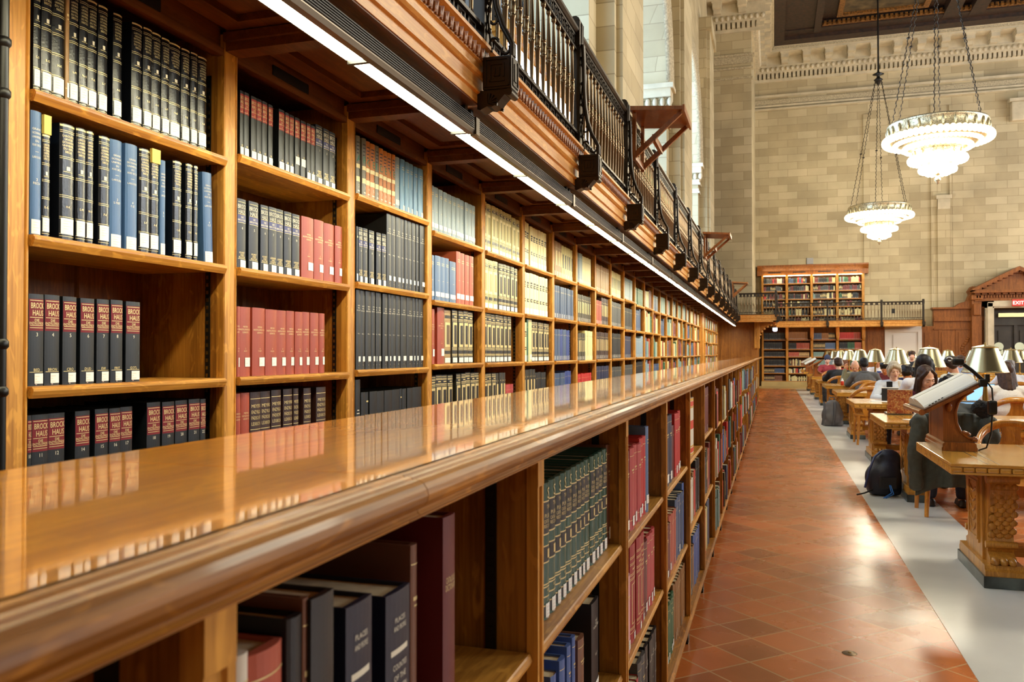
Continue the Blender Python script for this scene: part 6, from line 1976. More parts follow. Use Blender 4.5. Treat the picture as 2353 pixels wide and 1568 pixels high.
MB().cbox(-0.25, 0.25, -0.16, 0.16, 0, 0.01, 0.002).build('cover', cloth((70, 74, 84)), ok_)
for s in (-1, 1):
    MB().prism([(0, 0.012), (s * 0.04, 0.05), (s * 0.15, 0.045), (s * 0.24, 0.018), (s * 0.24, 0.01), (0, 0.01)], 'y', -0.15, 0.15).build('page_block', mat('open_page'), ok_)
for i, (x, y) in enumerate(((3.0, 15.1), (2.95, 15.2), (3.05, 18.0))):
    pass
bx_ = MB().cbox(-0.16, 0.16, -0.06, 0.06, 0, 0.2, 0.005)
tag(bx_.build('cardboard_file', mat('manila', (206, 170, 104), 0.6), None, on(2.28, 15.0)), 'tan box file standing behind the fair haired woman', 'file')
for i in range(3):
    tag(MB().cbox(-0.15, 0.15, -0.11, 0.11, 0, 0.045, 0.004).build('stacked_book', cloth(((226, 220, 200), (178, 172, 158), (96, 92, 88))[i]), None, (2.62, 15.0, TZ + 0.001 + 0.046 * (2 - i)), 0.05 * i), ('cream', 'light grey', 'dark grey')[i] + ' book in the small stack beyond the fair haired woman', 'book', 'books stacked on the fourth table')

# ---------------------------------------------------------------- bags and the floor plate
def lumpy(name, parts, m, parent, voxel=0.02, smooth=4, disp=0.0, vs=3.0):
    """union of ellipsoids, capsules -> one soft continuous surface"""
    me = parts.mesh(name, m)
    o = link(name, me, parent)
    r = o.modifiers.new('remesh', 'REMESH'); r.mode = 'VOXEL'; r.voxel_size = voxel; r.use_smooth_shade = True
    if smooth:
        s = o.modifiers.new('smooth', 'SMOOTH'); s.iterations = smooth; s.factor = 0.5
    if disp:
        tx = bpy.data.textures.new(name + '_folds', 'CLOUDS'); tx.noise_scale = 0.12 * vs / 3
        d_ = o.modifiers.new('folds', 'DISPLACE'); d_.texture = tx; d_.strength = disp; d_.mid_level = 0.5
    return o


def capsule(m, a, b, ra, rb, n=12):
    a, b = Vector(a), Vector(b)
    k = 6
    m.tube([a + (b - a) * q / k for q in range(k + 1)], [ra + (rb - ra) * q / k for q in range(k + 1)], n)
    m.ell(a, (ra, ra, ra), n, 8); m.ell(b, (rb, rb, rb), n, 8)


bg = thing('backpack', 'grey backpack standing on the marble strip by the fifth table', 'backpack', (1.08, 17.15, 0.004), 0.25)
b1 = MB(); b1.ell((0, 0, 0.2), (0.21, 0.13, 0.21), 16, 12); b1.ell((0.01, 0.02, 0.36), (0.15, 0.11, 0.14), 14, 10); b1.ell((0, -0.1, 0.16), (0.15, 0.08, 0.13), 14, 10); b1.cbox(-0.18, 0.18, -0.1, 0.1, 0.0, 0.1, 0.02)
lumpy('body', b1, mat('grey_nylon', (96, 92, 92), 0.6, bump=0.2, vscale=60), bg)
MB().tube([(-0.05, 0.03, 0.48), (-0.04, 0.03, 0.54), (0.05, 0.03, 0.54), (0.06, 0.03, 0.48)], 0.012, 6).build('haul_loop', mat('grey_nylon'), bg)
for s in (-1, 1):
    MB().tube([(s * 0.1 - 0.08, -0.08, 0.46), (s * 0.1 - 0.1, -0.17, 0.36), (s * 0.1 - 0.12, -0.19, 0.2), (s * 0.1 - 0.14, -0.16, 0.03)], 0.022, 8, flat=0.4).build('strap', mat('grey_strap', (70, 68, 70), 0.6), bg)
b2 = thing('backpack', 'dark navy backpack slumped on the floor by the second table', 'backpack', (1.03, 8.98, 0.004), 0.1)
q2 = MB(); q2.cbox(-0.15, 0.16, -0.11, 0.12, 0.0, 0.2, 0.06); q2.ell((0.0, 0, 0.17), (0.175, 0.13, 0.17), 16, 12); q2.cbox(-0.09, 0.16, -0.08, 0.12, 0.15, 0.4, 0.07); q2.ell((0.05, 0.02, 0.36), (0.12, 0.1, 0.09), 14, 10); q2.ell((0.03, -0.1, 0.19), (0.12, 0.06, 0.14), 14, 10)
lumpy('body', q2, mat('navy_nylon', (24, 26, 40), 0.55, bump=0.2, vscale=60), b2)
MB().cbox(-0.07, 0.09, -0.17, -0.14, 0.08, 0.2, 0.01).build('front_pocket', mat('black_nylon', (18, 18, 22), 0.5), b2)
for s in (-1,):
    MB().tube([(-0.03, -0.05, 0.43), (-0.1, -0.09, 0.38), (-0.15, -0.1, 0.25), (-0.19, -0.1, 0.08)], 0.014, 8, flat=0.5).build('strap', mat('navy_strap', (30, 40, 84), 0.5), b2)
MB().tube([(0.02, -0.17, 0.12), (0.03, -0.2, 0.05), (-0.05, -0.24, 0.006)], 0.005, 6).tube([(0.03, -0.17, 0.12), (0.05, -0.2, 0.04), (-0.03, -0.24, 0.006)], 0.005, 6).build('cord', mat('blue_cord', (40, 110, 190), 0.4), b2)
MB().tube([(-0.12, -0.1, 0.06), (-0.2, -0.12, 0.03), (-0.27, -0.12, 0.012)], 0.008, 6).build('waist_strap', BLACKM, b2)
fp = thing('floor_plate', 'small round metal plate set in the terracotta tiles', 'plate', (0.335, 4.22, 0.0))
MB().lathe([(0.0, 0.004), (0.028, 0.004), (0.034, 0.0)], 20).build('disc', mat('dull_brass', (120, 98, 70), 0.45, 0.6), fp)
MB().lathe([(0.0, 0.006), (0.008, 0.006), (0.008, 0.004)], 8).build('plug', BRASSD, fp)

# olive parka hung over the chair, and other coats
def draped(label, x, y, rz, w, drop, m, fur=None, seed=1, zt=0.88, hem=None):
    t = thing('parka' if fur else 'coat', label, 'coat', (x, y, 0), math.radians(rz), 'coats on chair backs')
    rr = random.Random(seed)
    g = MB()
    nx, nz = 26, 22
    vs, vb = [], []
    for j in range(nz + 1):
        f = j / nz
        z = zt - (zt - drop) * f
        for i in range(nx + 1):
            u = i / nx * 2 - 1
            ww = w * (0.86 + 0.16 * f)
            fold = 0.03 * math.sin(u * 7 + seed) * (0.3 + f) + 0.016 * math.sin(u * 15 + f * 4) + 0.008 * math.sin(f * 26 + u * 5)
            yy = -0.27 - 0.05 * f + 0.10 * u * u * (1 - 0.5 * f) - fold
            zz = z - 0.03 * abs(u) ** 2 * (1 - f) + (0.05 * f * math.cos(u * 2.4) if hem else 0)
            vs.append((u * ww, yy, zz)); vb.append((u * ww * 0.97, yy + 0.06 + 0.02 * math.sin(u * 5), zz))
    n = nx + 1
    k = len(vs)
    fs = [(j * n + i, j * n + i + 1, (j + 1) * n + i + 1, (j + 1) * n + i) for j in range(nz) for i in range(nx)]
    g.add(vs + vb, fs + [(a + k, d_ + k, c_ + k, b_ + k) for a, b_, c_, d_ in fs] + [(i, i + k, i + 1 + k, i + 1) for i in range(nx)] + [(nz * n + i, nz * n + i + 1, nz * n + i + 1 + k, nz * n + i + k) for i in range(nx)]
          + [(j * n, (j + 1) * n, (j + 1) * n + k, j * n + k) for j in range(nz)] + [(j * n + nx, j * n + nx + k, (j + 1) * n + nx + k, (j + 1) * n + nx) for j in range(nz)], 0, True)
    g.build('body_panel', m, t)
    for s in (-1, 1):
        a = MB()
        capsule(a, (s * w * 0.86, -0.27, zt - 0.08), (s * w * 1.02, -0.30, zt - 0.34), 0.066, 0.06)
        capsule(a, (s * w * 1.02, -0.30, zt - 0.34), (s * w * 1.0, -0.31, max(drop + 0.05, zt - 0.62)), 0.06, 0.055)
        lumpy('sleeve', a, m, t, 0.016, 2, 0.03, 1.5)
    if fur:
        h = MB()
        rr = random.Random(4)
        for q in range(9):
            h.ell((0.19 + rr.gauss(0, 0.03), -0.27 + rr.gauss(0, 0.015), zt + 0.05 + rr.gauss(0, 0.03)), (0.045, 0.04, 0.045), 10, 8)
        o = lumpy('fur_hood', h, fur, t, 0.009, 1, 0.03, 0.5)
        o.modifiers['folds'].texture.noise_scale = 0.012
    return t


PARKA = mat('olive_cloth', (58, 60, 50), 0.75, bump=0.15, vscale=30, var=0.1)
FUR = mat('dark_fur', (30, 26, 22), 0.9, bump=0.8, vscale=90)
draped('long olive parka with dark fur hood hung over the chair behind the near table', 1.44, 8.06, 0, 0.30, 0.24, PARKA, FUR, 2, 0.9, True)
draped('grey jacket hanging over the side of the empty armchair before the fourth table', 1.62, 14.0, 75, 0.2, 0.36, mat('grey_denim', (96, 100, 112), 0.75, var=0.15, vscale=20), None, 3, 0.74)
draped('black coat hanging at the aisle end of the far tables', 1.36, 22.9, 20, 0.24, 0.16, mat('black_cloth', (30, 30, 32), 0.8), None, 5, 0.84)
# ================================================================ readers
def hairm(key, c1, c2):
    return wood('hair_' + key, c1, c2, 'z', 0.5, bump=0.4, scale=2.2, spec=0.22)


def cl(key, rgb=(128, 128, 128), var=0.06):
    return mat('cloth_' + key, rgb, 0.8, var=var, vscale=35, bump=0.12)


def skinm(key, rgb):
    return mat('skin_' + key, rgb, 0.5, var=0.04, vscale=25)


def person(x, y, face, label, top, skin, hair=None, hm=None, lean=14, pitch=-12, yaw=0, roll=0, legs=None, arms='table', vox=0.012, feats=False, collar=None, extra=None, z0=0.0, wide=1.0, dz=0.0, shoes=True, bare=False):
    t = thing('person', label, 'person', (x, y, z0), math.radians(face), 'people reading at the tables')
    a = math.radians(lean)
    P = Vector((0, 0, 0.545 + dz))
    up = Vector((0, math.sin(a), math.cos(a)))
    Nk = P + up * 0.50
    sh = [P + up * 0.44 + Vector((s * 0.165 * wide, 0.0, 0)) for s in (-1, 1)]
    Rh = Matrix.Rotation(math.radians(yaw), 4, 'Z') @ Matrix.Rotation(math.radians(pitch), 4, 'X') @ Matrix.Rotation(math.radians(roll), 4, 'Y')
    Hc = Nk + up * 0.06 + (Rh @ Vector((0, 0.025, 0.115)))
    MH = Matrix.Translation(Hc) @ Rh
    el, wr = [], []
    for i, s in enumerate((-1, 1)):
        if arms == 'table':
            el.append(Vector((s * 0.27 * wide, 0.16 + math.sin(a) * 0.25, 0.80 + dz))); wr.append(Vector((s * 0.10, 0.36, 0.795 + dz)))
        elif arms == 'chin':
            el.append(Vector((s * 0.22, 0.3, 0.80 + dz))); wr.append(Vector((s * 0.06, 0.36, 0.99 + dz)) if s < 0 else Vector((s * 0.0, 0.4, 0.80 + dz)))
        elif arms == 'raise':
            el.append(Vector((s * 0.24, 0.22, 0.82 + dz))); wr.append(Vector((s * 0.2, 0.3, 1.06 + dz)) if s > 0 else Vector((s * 0.08, 0.4, 0.80 + dz)))
        else:
            el.append(Vector((s * 0.3, 0.22, 0.80 + dz))); wr.append(Vector((-s * 0.08, 0.34, 0.81 + dz)))
    knee = [Vector((s * 0.12, 0.43, 0.50)) for s in (-1, 1)]
    ank = [Vector((s * 0.13, 0.40, 0.085)) for s in (-1, 1)]
    hip = [P + Vector((s * 0.085, 0.02, -0.02)) for s in (-1, 1)]

    def torso(m, g):
        R3 = Matrix.Rotation(-a, 3, 'X')
        m.ell(P + Vector((0, 0, 0.02)), (0.165 * wide + g, 0.12 + g, 0.13 + g), 16, 10, 0, R3)
        m.ell(P + up * 0.2, (0.145 * wide + g, 0.105 + g, 0.2 + g), 16, 10, 0, R3)
        m.ell(P + up * 0.34, (0.165 * wide + g, 0.112 + g, 0.15 + g), 16, 10, 0, R3)
        for i in range(2):
            m.ell(sh[i], (0.065 + g, 0.062 + g, 0.06 + g), 10, 8)
            capsule(m, P + up * 0.46, sh[i], 0.06 + g, 0.055 + g, 10)

    def arm(m, i, g, full=True):
        capsule(m, sh[i], el[i], 0.05 + g, 0.042 + g, 10)
        capsule(m, el[i], wr[i], 0.042 + g, (0.028 if full else 0.03) + g, 10)
    b = MB()
    torso(b, 0)
    capsule(b, Nk - up * 0.05, Nk + up * 0.07 + (Rh @ Vector((0, 0, 0.05))) * 0.6, 0.056, 0.05)
    h = MB()
    for c, r in (((0, -0.012, 0.03), (0.074, 0.094, 0.09)), ((0, 0.018, -0.028), (0.063, 0.072, 0.084)), ((0, 0.036, -0.076), (0.042, 0.044, 0.034)), ((0, 0.074, 0.02), (0.05, 0.02, 0.014)), ((-0.034, 0.062, -0.03), (0.026, 0.022, 0.024)),
                 ((0.034, 0.062, -0.03), (0.026, 0.022, 0.024)), ((-0.075, -0.004, -0.012), (0.011, 0.022, 0.033)), ((0.075, -0.004, -0.012), (0.011, 0.022, 0.033)), ((0, 0.082, -0.062), (0.024, 0.012, 0.012))):
        h.ell(c, r, 14, 10)
    capsule(h, (0, 0.086, 0.012), (0, 0.103, -0.028), 0.008, 0.0135, 8)
    h.xf(MH)
    b.add(h.v, h.f)
    for i in range(2):
        arm(b, i, 0)
        d = (wr[i] - el[i]).normalized()
        side = d.cross(Vector((0, 0, 1)))
        side = side.normalized() if side.length > 0.1 else Vector((1, 0, 0))
        nrm = side.cross(d)
        s = -1 if i == 0 else 1
        pc = wr[i] + d * 0.055
        b.ell(pc, (0.04, 0.045, 0.022), 10, 8, 0, Matrix((side, d, nrm)).transposed())
        capsule(b, wr[i], pc, 0.024, 0.024, 8)
        for q in range(4):
            o = (q - 1.5) * 0.0205
            L = (0.062, 0.072, 0.068, 0.052)[q]
            p0 = pc + side * o * 0.9 + d * 0.035
            p1 = p0 + d * L * 0.5 + nrm * 0.004
            p2 = p1 + d * L * 0.42 - nrm * (0.02 + 0.004 * q)
            capsule(b, p0, p1, 0.0095, 0.009, 7); capsule(b, p1, p2, 0.009, 0.0075, 7)
        th = side * (-s)
        capsule(b, pc + th * 0.03 - d * 0.02, pc + th * 0.058 + d * 0.012, 0.0115, 0.01, 7); capsule(b, pc + th * 0.058 + d * 0.012, pc + th * 0.056 + d * 0.042 - nrm * 0.008, 0.01, 0.008, 7)
        capsule(b, hip[i], knee[i], 0.08, 0.055, 10); capsule(b, knee[i], ank[i], 0.053, 0.036, 10)
        capsule(b, ank[i], ank[i] + Vector((0, 0.02, -0.045)), 0.036, 0.032, 8); capsule(b, ank[i] + Vector((0, 0.0, -0.05)), ank[i] + Vector((0, 0.15, -0.06)), 0.03, 0.022, 8)
    lumpy('body', b, skin, t, min(vox, 0.010), 3)
    c = MB()
    torso(c, 0.016)
    for i in range(2):
        if bare: capsule(c, sh[i], sh[i] + (el[i] - sh[i]) * 0.5, 0.062, 0.056, 10)
        else: arm(c, i, 0.014, False)
    o = lumpy('top', c, top, t, vox, 3, 0.01)
    if collar:
        cc_ = MB()
        for q in range(14):
            an = q / 14 * 2 * PI
            cc_.ell(Nk + Vector((0.068 * math.cos(an), 0.06 * math.sin(an), 0.0 + (0.01 if math.sin(an) < 0 else -0.02))), (0.026, 0.026, 0.03), 8, 6)
        lumpy('collar', cc_, collar, t, 0.012, 3)
    tr = MB()
    tr.ell(P, (0.175, 0.135, 0.12), 14, 10)
    for i in range(2):
        capsule(tr, hip[i], knee[i], 0.095, 0.07, 12); capsule(tr, knee[i], ank[i] + Vector((0, 0, 0.03)), 0.068, 0.055, 12)
    lumpy('trousers', tr, legs or cl('jean', (40, 44, 60)), t, max(vox, 0.016), 3, 0.01)
    for i in range(2):
        sm_ = MB()
        capsule(sm_, ank[i] + Vector((0, -0.03, -0.045)), ank[i] + Vector((0, 0.16, -0.05)), 0.04, 0.034, 10); sm_.cbox(ank[i].x - 0.04, ank[i].x + 0.04, ank[i].y - 0.07, ank[i].y + 0.19, 0.003, 0.02, 0.008)
        lumpy('shoe', sm_, mat('shoe_leather', (40, 28, 24), 0.45), t, 0.014, 2)
    if hair:
        g = MB()
        if hair in ('short', 'crop'):
            k = 0.006 if hair == 'crop' else 0.014
            g.ell((0, -0.022, 0.04), (0.076 + k, 0.094 + k, 0.088 + k), 16, 12); g.ell((0, -0.06, -0.01), (0.066 + k, 0.05 + k, 0.07), 14, 10)
            if hair == 'short':
                for q in range(10):
                    an = q * 0.63
                    g.ell((0.06 * math.cos(an), -0.02 + 0.07 * math.sin(an), 0.085), (0.035, 0.035, 0.035), 8, 6)
        elif hair == 'bob':
            g.ell((0, -0.022, 0.04), (0.081, 0.1, 0.088), 16, 12)
            for s in (-1, 1):
                capsule(g, (s * 0.055, 0.05, 0.075), (s * 0.076, 0.04, -0.01), 0.022, 0.02, 10); capsule(g, (s * 0.077, 0.025, 0.0), (s * 0.074, -0.005, -0.08), 0.017, 0.012, 10)
                capsule(g, (s * 0.05, -0.06, 0.0), (s * 0.045, -0.06, -0.1), 0.045, 0.03, 10)
            capsule(g, (0.02, 0.07, 0.09), (-0.06, 0.08, 0.05), 0.022, 0.02, 10); capsule(g, (0.03, 0.068, 0.09), (0.07, 0.072, 0.04), 0.02, 0.018, 10)
        elif hair in ('long', 'straight'):
            g.ell((0, -0.03, 0.042), (0.084, 0.099, 0.09), 16, 12)
            L = 0.34 if hair == 'long' else 0.24
            for s in (-1, -0.6, -0.2, 0.2, 0.6, 1):
                capsule(g, (s * 0.06, -0.05 + 0.03 * abs(s), 0.03), (s * 0.078, -0.08 + 0.035 * abs(s), -L + 0.03 * abs(s)), 0.044, 0.028, 10)
            for s in (-1, 1):
                capsule(g, (s * 0.03, 0.045, 0.102), (s * 0.07, 0.045, 0.05), 0.016, 0.02, 10); capsule(g, (s * 0.07, 0.045, 0.05), (s * 0.086, 0.025, 0.0), 0.02, 0.022, 10)
                if hair == 'long': capsule(g, (s * 0.085, 0.02, 0.0), (s * 0.095, 0.045, -0.24), 0.03, 0.028, 10)
        elif hair == 'messy':
            g.ell((0, -0.02, 0.04), (0.086, 0.102, 0.09), 16, 12)
            rr = random.Random(9)
            for q in range(26):
                an, ph_ = rr.uniform(0, 2 * PI), rr.uniform(0.1, 1.7)
                g.ell((0.09 * math.sin(ph_) * math.cos(an), -0.02 + 0.1 * math.sin(ph_) * math.sin(an), 0.04 + 0.088 * math.cos(ph_)), (0.026, 0.026, 0.024), 8, 6)
            g.ell((0, -0.09, -0.05), (0.07, 0.04, 0.06), 12, 8)
        g.xf(MH)
        lumpy('hair', g, hm, t, 0.009, 3, 0.004, 1.0)
    if feats:
        e = MB()
        for s in (-1, 1):
            e.ell((s * 0.029, 0.079, 0.0), (0.0135, 0.009, 0.0075), 10, 8, 0)
            e.ell((s * 0.029, 0.0862, -0.0035), (0.0055, 0.003, 0.0035), 8, 6, 1)
            e.tube([(s * 0.015, 0.087, -0.0015), (s * 0.029, 0.091, -0.002), (s * 0.043, 0.083, -0.002)], 0.0014, 5, 1)
        e.xf(MH).build('eyes', [mat('eye_white', (220, 214, 206), 0.3), mat('eye_dark', (40, 28, 22), 0.3)], t)
        ey = MB()
        for s in (-1, 1):
            ey.ell((s * 0.029, 0.0795, 0.0045), (0.0148, 0.0108, 0.0075), 12, 8)
        ey.xf(MH).build('eyelids', skin, t)
        w_ = MB()
        for s in (-1, 1):
            w_.tube([(s * 0.012, 0.093, 0.021), (s * 0.03, 0.093, 0.026), (s * 0.049, 0.08, 0.02)], [0.003, 0.0035, 0.0015], 5)
        w_.xf(MH).build('eyebrows', hm or mat('brow_brown', (70, 50, 36), 0.7), t)
        l_ = MB().ell((0, 0.0935, -0.056), (0.02, 0.005, 0.0045), 10, 6).ell((0, 0.093, -0.0635), (0.017, 0.006, 0.005), 10, 6)
        l_.xf(MH).build('lips', mat('lips', (160, 84, 76), 0.45), t)
    if extra: extra(t, MH, Nk, wr)
    return t


SKL = skinm('light', (224, 170, 140)); SKP = skinm('pale', (232, 186, 160)); SKD = skinm('dark', (92, 58, 42)); SKM = skinm('medium', (196, 134, 98))
HBLK = hairm('black', (14, 12, 13), (40, 34, 34)); HDB = hairm('dark_brown', (34, 22, 16), (74, 50, 38)); HBR = hairm('brown', (36, 22, 15), (78, 52, 38)); HBL = hairm('ash_blonde', (150, 134, 110), (206, 194, 172)); HGR = hairm('grey', (90, 84, 80), (150, 140, 132))


def cardigan(t, MH, Nk, wr):
    m = MB()
    for s in (-1, 1):
        capsule(m, Nk + Vector((s * 0.06, 0.03, -0.02)), Nk + Vector((s * 0.075, 0.12, -0.3)), 0.03, 0.04, 10)
    lumpy('cardigan_edge', m, cl('oatmeal', (196, 186, 168)), t, 0.012, 3)


def headphones(t, MH, Nk, wr):
    m = MB().tube([(0.1 * math.cos(PI * q / 12), -0.02, 0.015 + 0.125 * math.sin(PI * q / 12)) for q in range(13)], 0.012, 8)
    for s in (-1, 1):
        m.ell((s * 0.1, -0.015, 0.0), (0.018, 0.035, 0.04), 10, 8)
    m.xf(MH).build('headphones', WHITE, t)


def cap(t, MH, Nk, wr):
    Mb = Matrix.Translation(MH.to_translation() + Vector((0, 0, 0.012))) @ Matrix.Rotation(1.75, 4, 'Z') @ Matrix.Rotation(0.32, 4, 'X') @ Matrix.Scale(1.14, 4)
    m = MB()
    m.lathe([(0.098, 0.015), (0.1, 0.04), (0.094, 0.08), (0.07, 0.112), (0.03, 0.128), (0.0, 0.131)], 20, (0, -0.01))
    m.xf(Mb).build('cap_crown', mat('cap_brown', (58, 50, 40), 0.8), t)
    b = MB()
    pts = [(0.085 * math.cos(PI * q / 12), 0.055 + 0.125 * math.sin(PI * q / 12)) for q in range(13)]
    b.prism(pts + [(-0.08, 0.04), (0.08, 0.04)], 'z', 0.024, 0.032)
    for i in range(len(b.v)):
        v = b.v[i]
        b.v[i] = (v[0], v[1], v[2] - 3.5 * v[0] * v[0])
    b.xf(Mb).build('cap_brim', mat('cap_black', (20, 20, 20), 0.7), t)
    g = MB()
    g.tube([(-0.066 + 0.028 * math.cos(q * 0.55), 0.066 + 0.024 * math.cos(q * 0.55), 0.062 + 0.024 * math.sin(q * 0.55)) for q in range(10)], 0.007, 6)
    g.xf(Mb).build('cap_emblem', WHITE, t)


def moustache(t, MH, Nk, wr):
    m = MB().tube([(-0.03, 0.09, -0.055), (0, 0.103, -0.046), (0.03, 0.09, -0.055)], [0.006, 0.01, 0.006], 6).ell((0, 0.07, -0.1), (0.035, 0.03, 0.02), 10, 6)
    m.xf(MH).build('beard', HDB, t)


def beanie(t, MH, Nk, wr):
    MB().ell((0, -0.015, 0.05), (0.092, 0.108, 0.1), 14, 10).xf(MH).build('beanie', cl('beanie', (50, 58, 84)), t)


def blue_phone(t, MH, Nk, wr):
    p = wr[1] + Vector((-0.1, 0.08, 0.1))
    MB().cbox(p.x - 0.05, p.x + 0.05, p.y - 0.006, p.y + 0.006, p.z - 0.07, p.z + 0.07, 0.006).build('held_phone', mat('blue_case', (30, 70, 150), 0.4), t)


# faces = 0 looks up the hall, 180 looks back at us
person(1.50, 8.08, 0, 'person with messy black hair seated on the parka chair, back to us', cl('dark_grey', (52, 54, 52)), SKL, 'messy', HBLK, 32, -40, -14, 6, vox=0.012, dz=-0.04)
person(1.55, 10.16, 180, 'long haired woman in a speckled maroon top looking down at her laptop', mat('cloth_maroon', (92, 30, 40), 0.8, var=0.3, vscale=60), SKP, 'long', HDB, 20, -26, 24, 8, vox=0.009, feats=True, dz=-0.03)
person(1.74, 11.15, 0, 'dark haired person in a plain white top behind the woman in maroon', cl('white', (222, 220, 222), 0.015), SKP, 'long', HBLK, 6, -6, -30, 0, vox=0.011, dz=0.04)
person(2.70, 14.08, 8, 'person in a brown cap and cream shirt bending over the fourth table', cl('cream', (222, 212, 186)), SKM, 'crop', HDB, 22, -24, 20, -24, vox=0.011, dz=0.05, extra=cap, collar=cl('cream'))
person(2.64, 11.13, 0, 'woman with straight brown hair in a white knit top, back to us', mat('cloth_knit', (224, 216, 204), 0.85, var=0.04, vscale=110, bump=0.35), SKP, 'straight', HBR, 8, -20, 4, 0, vox=0.011, dz=-0.04)
person(1.63, 13.06, 180, 'fair haired woman in a pale cardigan looking down at a tablet', cl('pale_blue', (206, 212, 220), 0.02), SKP, 'bob', HBL, 10, -18, 6, 3, vox=0.009, feats=True, extra=cardigan, dz=-0.04)
person(1.66, 17.08, 0, 'man with cropped black hair in a grey jacket, back to us', cl('grey', (98, 96, 94)), SKD, 'crop', HBLK, 18, -16, 6, 0, vox=0.012, wide=1.12, collar=cl('grey'))
person(1.63, 19.05, 180, 'bald man with one hand raised beside his head', cl('sage', (140, 142, 120)), SKL, None, None, 24, -34, -6, 0, vox=0.012, feats=True, arms='raise', dz=-0.02)
person(1.41, 20.0, 0, 'person in a black sweater wearing white headphones, back to us', cl('black', (22, 22, 26)), SKL, 'short', HDB, 26, -12, 18, 0, vox=0.014, extra=headphones, wide=1.1)
person(2.18, 16.05, 180, 'person in a navy hoodie with head bowed on folded arms', cl('navy', (40, 40, 84)), SKM, 'short', HBLK, 38, -46, 12, 14, vox=0.014, arms='crossed')
person(2.2, 19.05, 180, 'person in dark red leaning forward beyond the bald man', cl('wine', (110, 44, 52)), SKM, 'short', HBLK, 34, -34, -14, 0, vox=0.016, arms='crossed')
person(2.4, 22.05, 180, 'person in a white shirt holding a blue phone', cl('white'), SKM, 'short', HDB, 10, -20, 0, 0, vox=0.016, extra=blue_phone)
person(4.2, 22.05, 180, 'bearded man looking down between the far lamps', cl('light_blue', (150, 165, 190)), SKL, 'short', HDB, 8, -14, 0, 0, vox=0.016, feats=True, extra=moustache)
person(3.62, 25.1, 150, 'person in black sitting upright far behind the lamps', cl('black'), SKL, 'short', HDB, 2, -4, 30, 0, vox=0.016, dz=0.1)
person(4.12, 17.0, 0, 'broad person in a white shirt bending behind the brass lamps, back to us', cl('white'), SKP, 'short', HGR, 30, -20, 0, 0, vox=0.016, wide=1.15)
person(1.5, 26.0, 180, 'person in a navy beanie behind the empty far book stand', cl('red_top', (150, 50, 56)), SKP, 'crop', HBR, 10, -16, 0, 0, vox=0.016, extra=beanie)
chair(1.5, 26.05, 180, 'oak armchair under the person in the navy beanie')
chair(3.62, 25.1, 150, 'oak armchair under the person in black far behind')

# ================================================================ chandeliers
GLOW = mat('lit_glass', (255, 250, 235), 0.4, emit=(255, 236, 196), estr=7.0)
GLOW.cycles.emission_sampling = 'NONE'
CRYS = mat('pierced_metal', (176, 168, 140), 0.35, 0.7, var=0.4, vscale=40)


def chandelier(x, y, z, label, hook):
    t = thing('chandelier', label, 'chandelier', (x, y, z), 0, 'tiered chandeliers')
    R = 1.1

    def tier(name, r, zt, h, slope=0.93):
        m = MB()
        m.lathe([(r - 0.02, zt), (r, zt + 0.01), (r + 0.015, zt - 0.02), (r, zt - 0.04), (r * slope ** 0.3, zt - h * 0.6), (r + 0.0, zt - h + 0.03), (r + 0.02, zt - h), (r - 0.02, zt - h)], 48)
        n = int(r * 26)
        for q in range(n):
            a = 2 * PI * q / n
            m.ell((r * 1.005 * math.cos(a), r * 1.005 * math.sin(a), zt - h * 0.5), (0.03, 0.03, h * 0.33), 6, 5)
        m.build(name, CRYS, t)

    def bulbs(r, zc, s, name='bulb_ring'):
        m = MB()
        n = int(2 * PI * r / (s * 1.75))
        for q in range(n):
            a = 2 * PI * q / n
            m.ell((r * math.cos(a), r * math.sin(a), zc), (s, s, s * 1.25), 8, 6)
        m.build(name, GLOW, t)
    tier('crown_band', R * 0.95, 0.14, 0.30)
    bulbs(R * 1.0, -0.22, 0.07); bulbs(R * 0.80, -0.3, 0.055); bulbs(R * 0.62, -0.40, 0.06)
    MB().lathe([(R * 0.97, -0.15), (R * 0.99, -0.17), (R * 0.9, -0.26), (R * 0.55, -0.44), (R * 0.44, -0.46)], 40).build('dish', CRYS, t)
    tier('middle_band', R * 0.46, -0.43, 0.2)
    bulbs(R * 0.52, -0.68, 0.065); bulbs(R * 0.38, -0.74, 0.05)
    tier('lower_band', R * 0.3, -0.72, 0.13)
    bulbs(R * 0.32, -0.91, 0.06); bulbs(R * 0.2, -0.97, 0.06)
    MB().lathe([(0.0, -0.9), (0.12, -0.98), (0.05, -1.02), (0.03, -1.06), (0.065, -1.1), (0.07, -1.15), (0.03, -1.2), (0.012, -1.24), (0, -1.25)], 14).build('finial', CRYS, t)
    hz = hook
    for q in range(6):
        a = 2 * PI * q / 6 + 0.3
        c = MB()
        p0 = Vector((R * 0.93 * math.cos(a), R * 0.93 * math.sin(a), 0.12)); p1 = Vector((0.12 * math.cos(a), 0.12 * math.sin(a), hz - 0.25))
        n = 60
        for i in range(n):
            A = p0.lerp(p1, i / n); B = p0.lerp(p1, (i + 0.85) / n)
            c.tube([A, A.lerp(B, 0.25) + Vector((0.01, 0, 0)) * (1 if i % 2 else -1), A.lerp(B, 0.75) + Vector((0.01, 0, 0)) * (1 if i % 2 else -1), B], 0.012, 4, cap=False)
        m_ = p0.lerp(p1, 0.42)
        c.lathe([(0.012, m_.z - 0.03), (0.05, m_.z), (0.012, m_.z + 0.03)], 8, (m_.x, m_.y))
        c.build('chain', IRON, t)
    MB().lathe([(0.0, hz - 0.42), (0.05, hz - 0.36), (0.12, hz - 0.24), (0.16, hz - 0.2), (0.06, hz - 0.12), (0.05, hz - 0.04), (0.2, hz), (0.04, hz + 0.08), (0.03, hz + 0.2), (0.03, hz + 3.0)], 12).build('hook_crown', BLACKM, t)


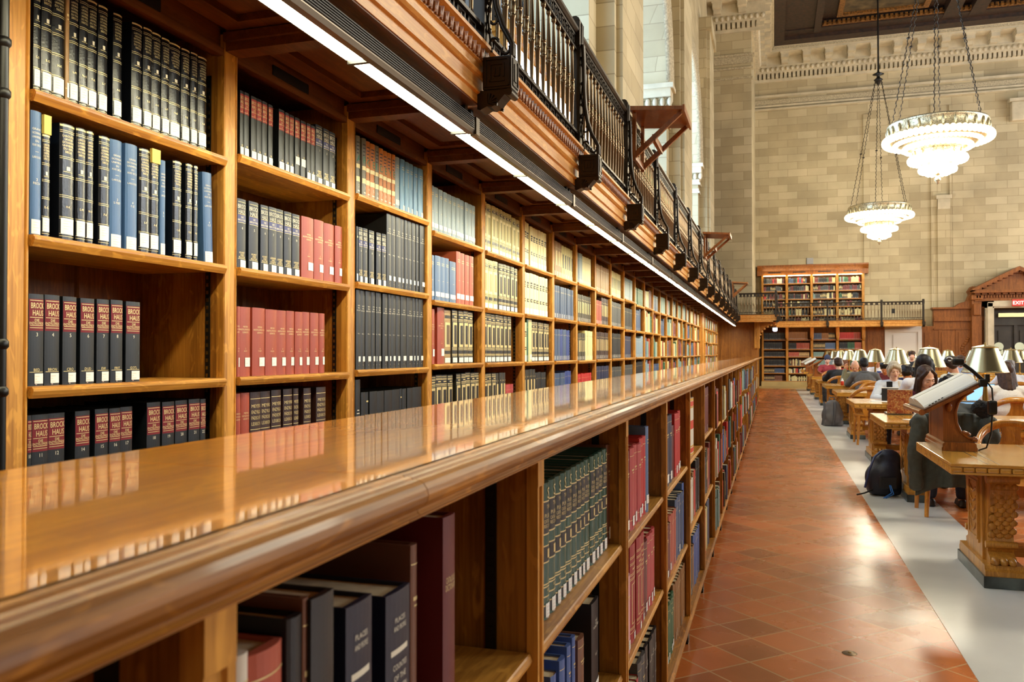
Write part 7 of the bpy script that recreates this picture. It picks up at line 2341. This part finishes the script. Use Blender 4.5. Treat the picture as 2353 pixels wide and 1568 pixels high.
chandelier(3.60, 21.1, 6.48, 'large tiered chandelier, the nearer and higher hanging of the two', 5.1)
chandelier(3.69, 32.9, 6.55, 'tiered chandelier further down the hall, its chains meeting at a dark crown', 4.95)
tag(far.build('far_book_rows', fm), 'rows of small distant books filling the farther shelves', 'books', None, 'stuff')
# ================================================================ lamps, daylight, camera
def point(name, loc, power, rgb, r):
    l = bpy.data.lights.new(name, 'POINT')
    l.energy = power; l.color = rgb; l.shadow_soft_size = r
    o = bpy.data.objects.new(name, l); C.objects.link(o); o.location = loc
    return o


def arealight(name, loc, rot, sx, sy, power, rgb):
    l = bpy.data.lights.new(name, 'AREA')
    l.shape = 'RECTANGLE'; l.size = sx; l.size_y = sy; l.energy = power; l.color = rgb
    o = bpy.data.objects.new(name, l); C.objects.link(o); o.location = loc; o.rotation_euler = rot
    return o


WARM = (1.0, 0.91, 0.70)
for (x, y) in ((3.63, -2.5), (3.63, 9.3), (3.63, 21.1), (3.63, 32.9), (14, -2.5), (14, 9.3), (14, 21.1), (14, 32.9)):
    point('chandelier_glow', (x, y, 5.9), 760 if y > 0 else 90, WARM, 0.8)
for yj in YJ[1:]:
    arealight('window_daylight', (-3.12, yj - 2.55, 6.4), (0, -PI / 2, 0), 6.2, 5.0, 620 if yj < 26 else 1000, (0.5, 0.72, 1.0))
for y in (11, 20, 29):
    arealight('far_window_daylight', (21.7, y, 7.5), (0, PI / 2, 0), 6, 4.5, 950, (0.84, 0.92, 1.0))
wd = bpy.data.worlds.new('hall_air')
S.world = wd
wd.use_nodes = True
wd.node_tree.nodes['Background'].inputs[0].default_value = (1.0, 0.93, 0.82, 1)
wd.node_tree.nodes['Background'].inputs[1].default_value = 0.03

cam = bpy.data.cameras.new('camera')
co = bpy.data.objects.new('camera', cam)
C.objects.link(co)
cam.sensor_width = 36.0
cam.lens = 36.0 * F / 2353.0
cam.clip_start = 0.02
cam.clip_end = 200
fw = Vector((-st * math.cos(PH), ct * math.cos(PH), math.sin(PH)))
co.location = (0, 0, CAMZ)
co.rotation_euler = fw.to_track_quat('-Z', 'Y').to_euler()
cam.dof.use_dof = True
cam.dof.focus_distance = 4.0
cam.dof.aperture_fstop = 9.0
S.camera = co
S.view_settings.view_transform = 'Standard'
S.view_settings.look = 'None'
S.view_settings.gamma = 1.0
S.view_settings.exposure = 0.38
S.view_settings.use_curve_mapping = False
S.cycles.max_bounces = 6
S.cycles.adaptive_threshold = 0.03
S.cycles.diffuse_bounces = 3
S.cycles.glossy_bounces = 3
S.cycles.caustics_reflective = False
S.cycles.caustics_refractive = False
S.cycles.sample_clamp_indirect = 6.0
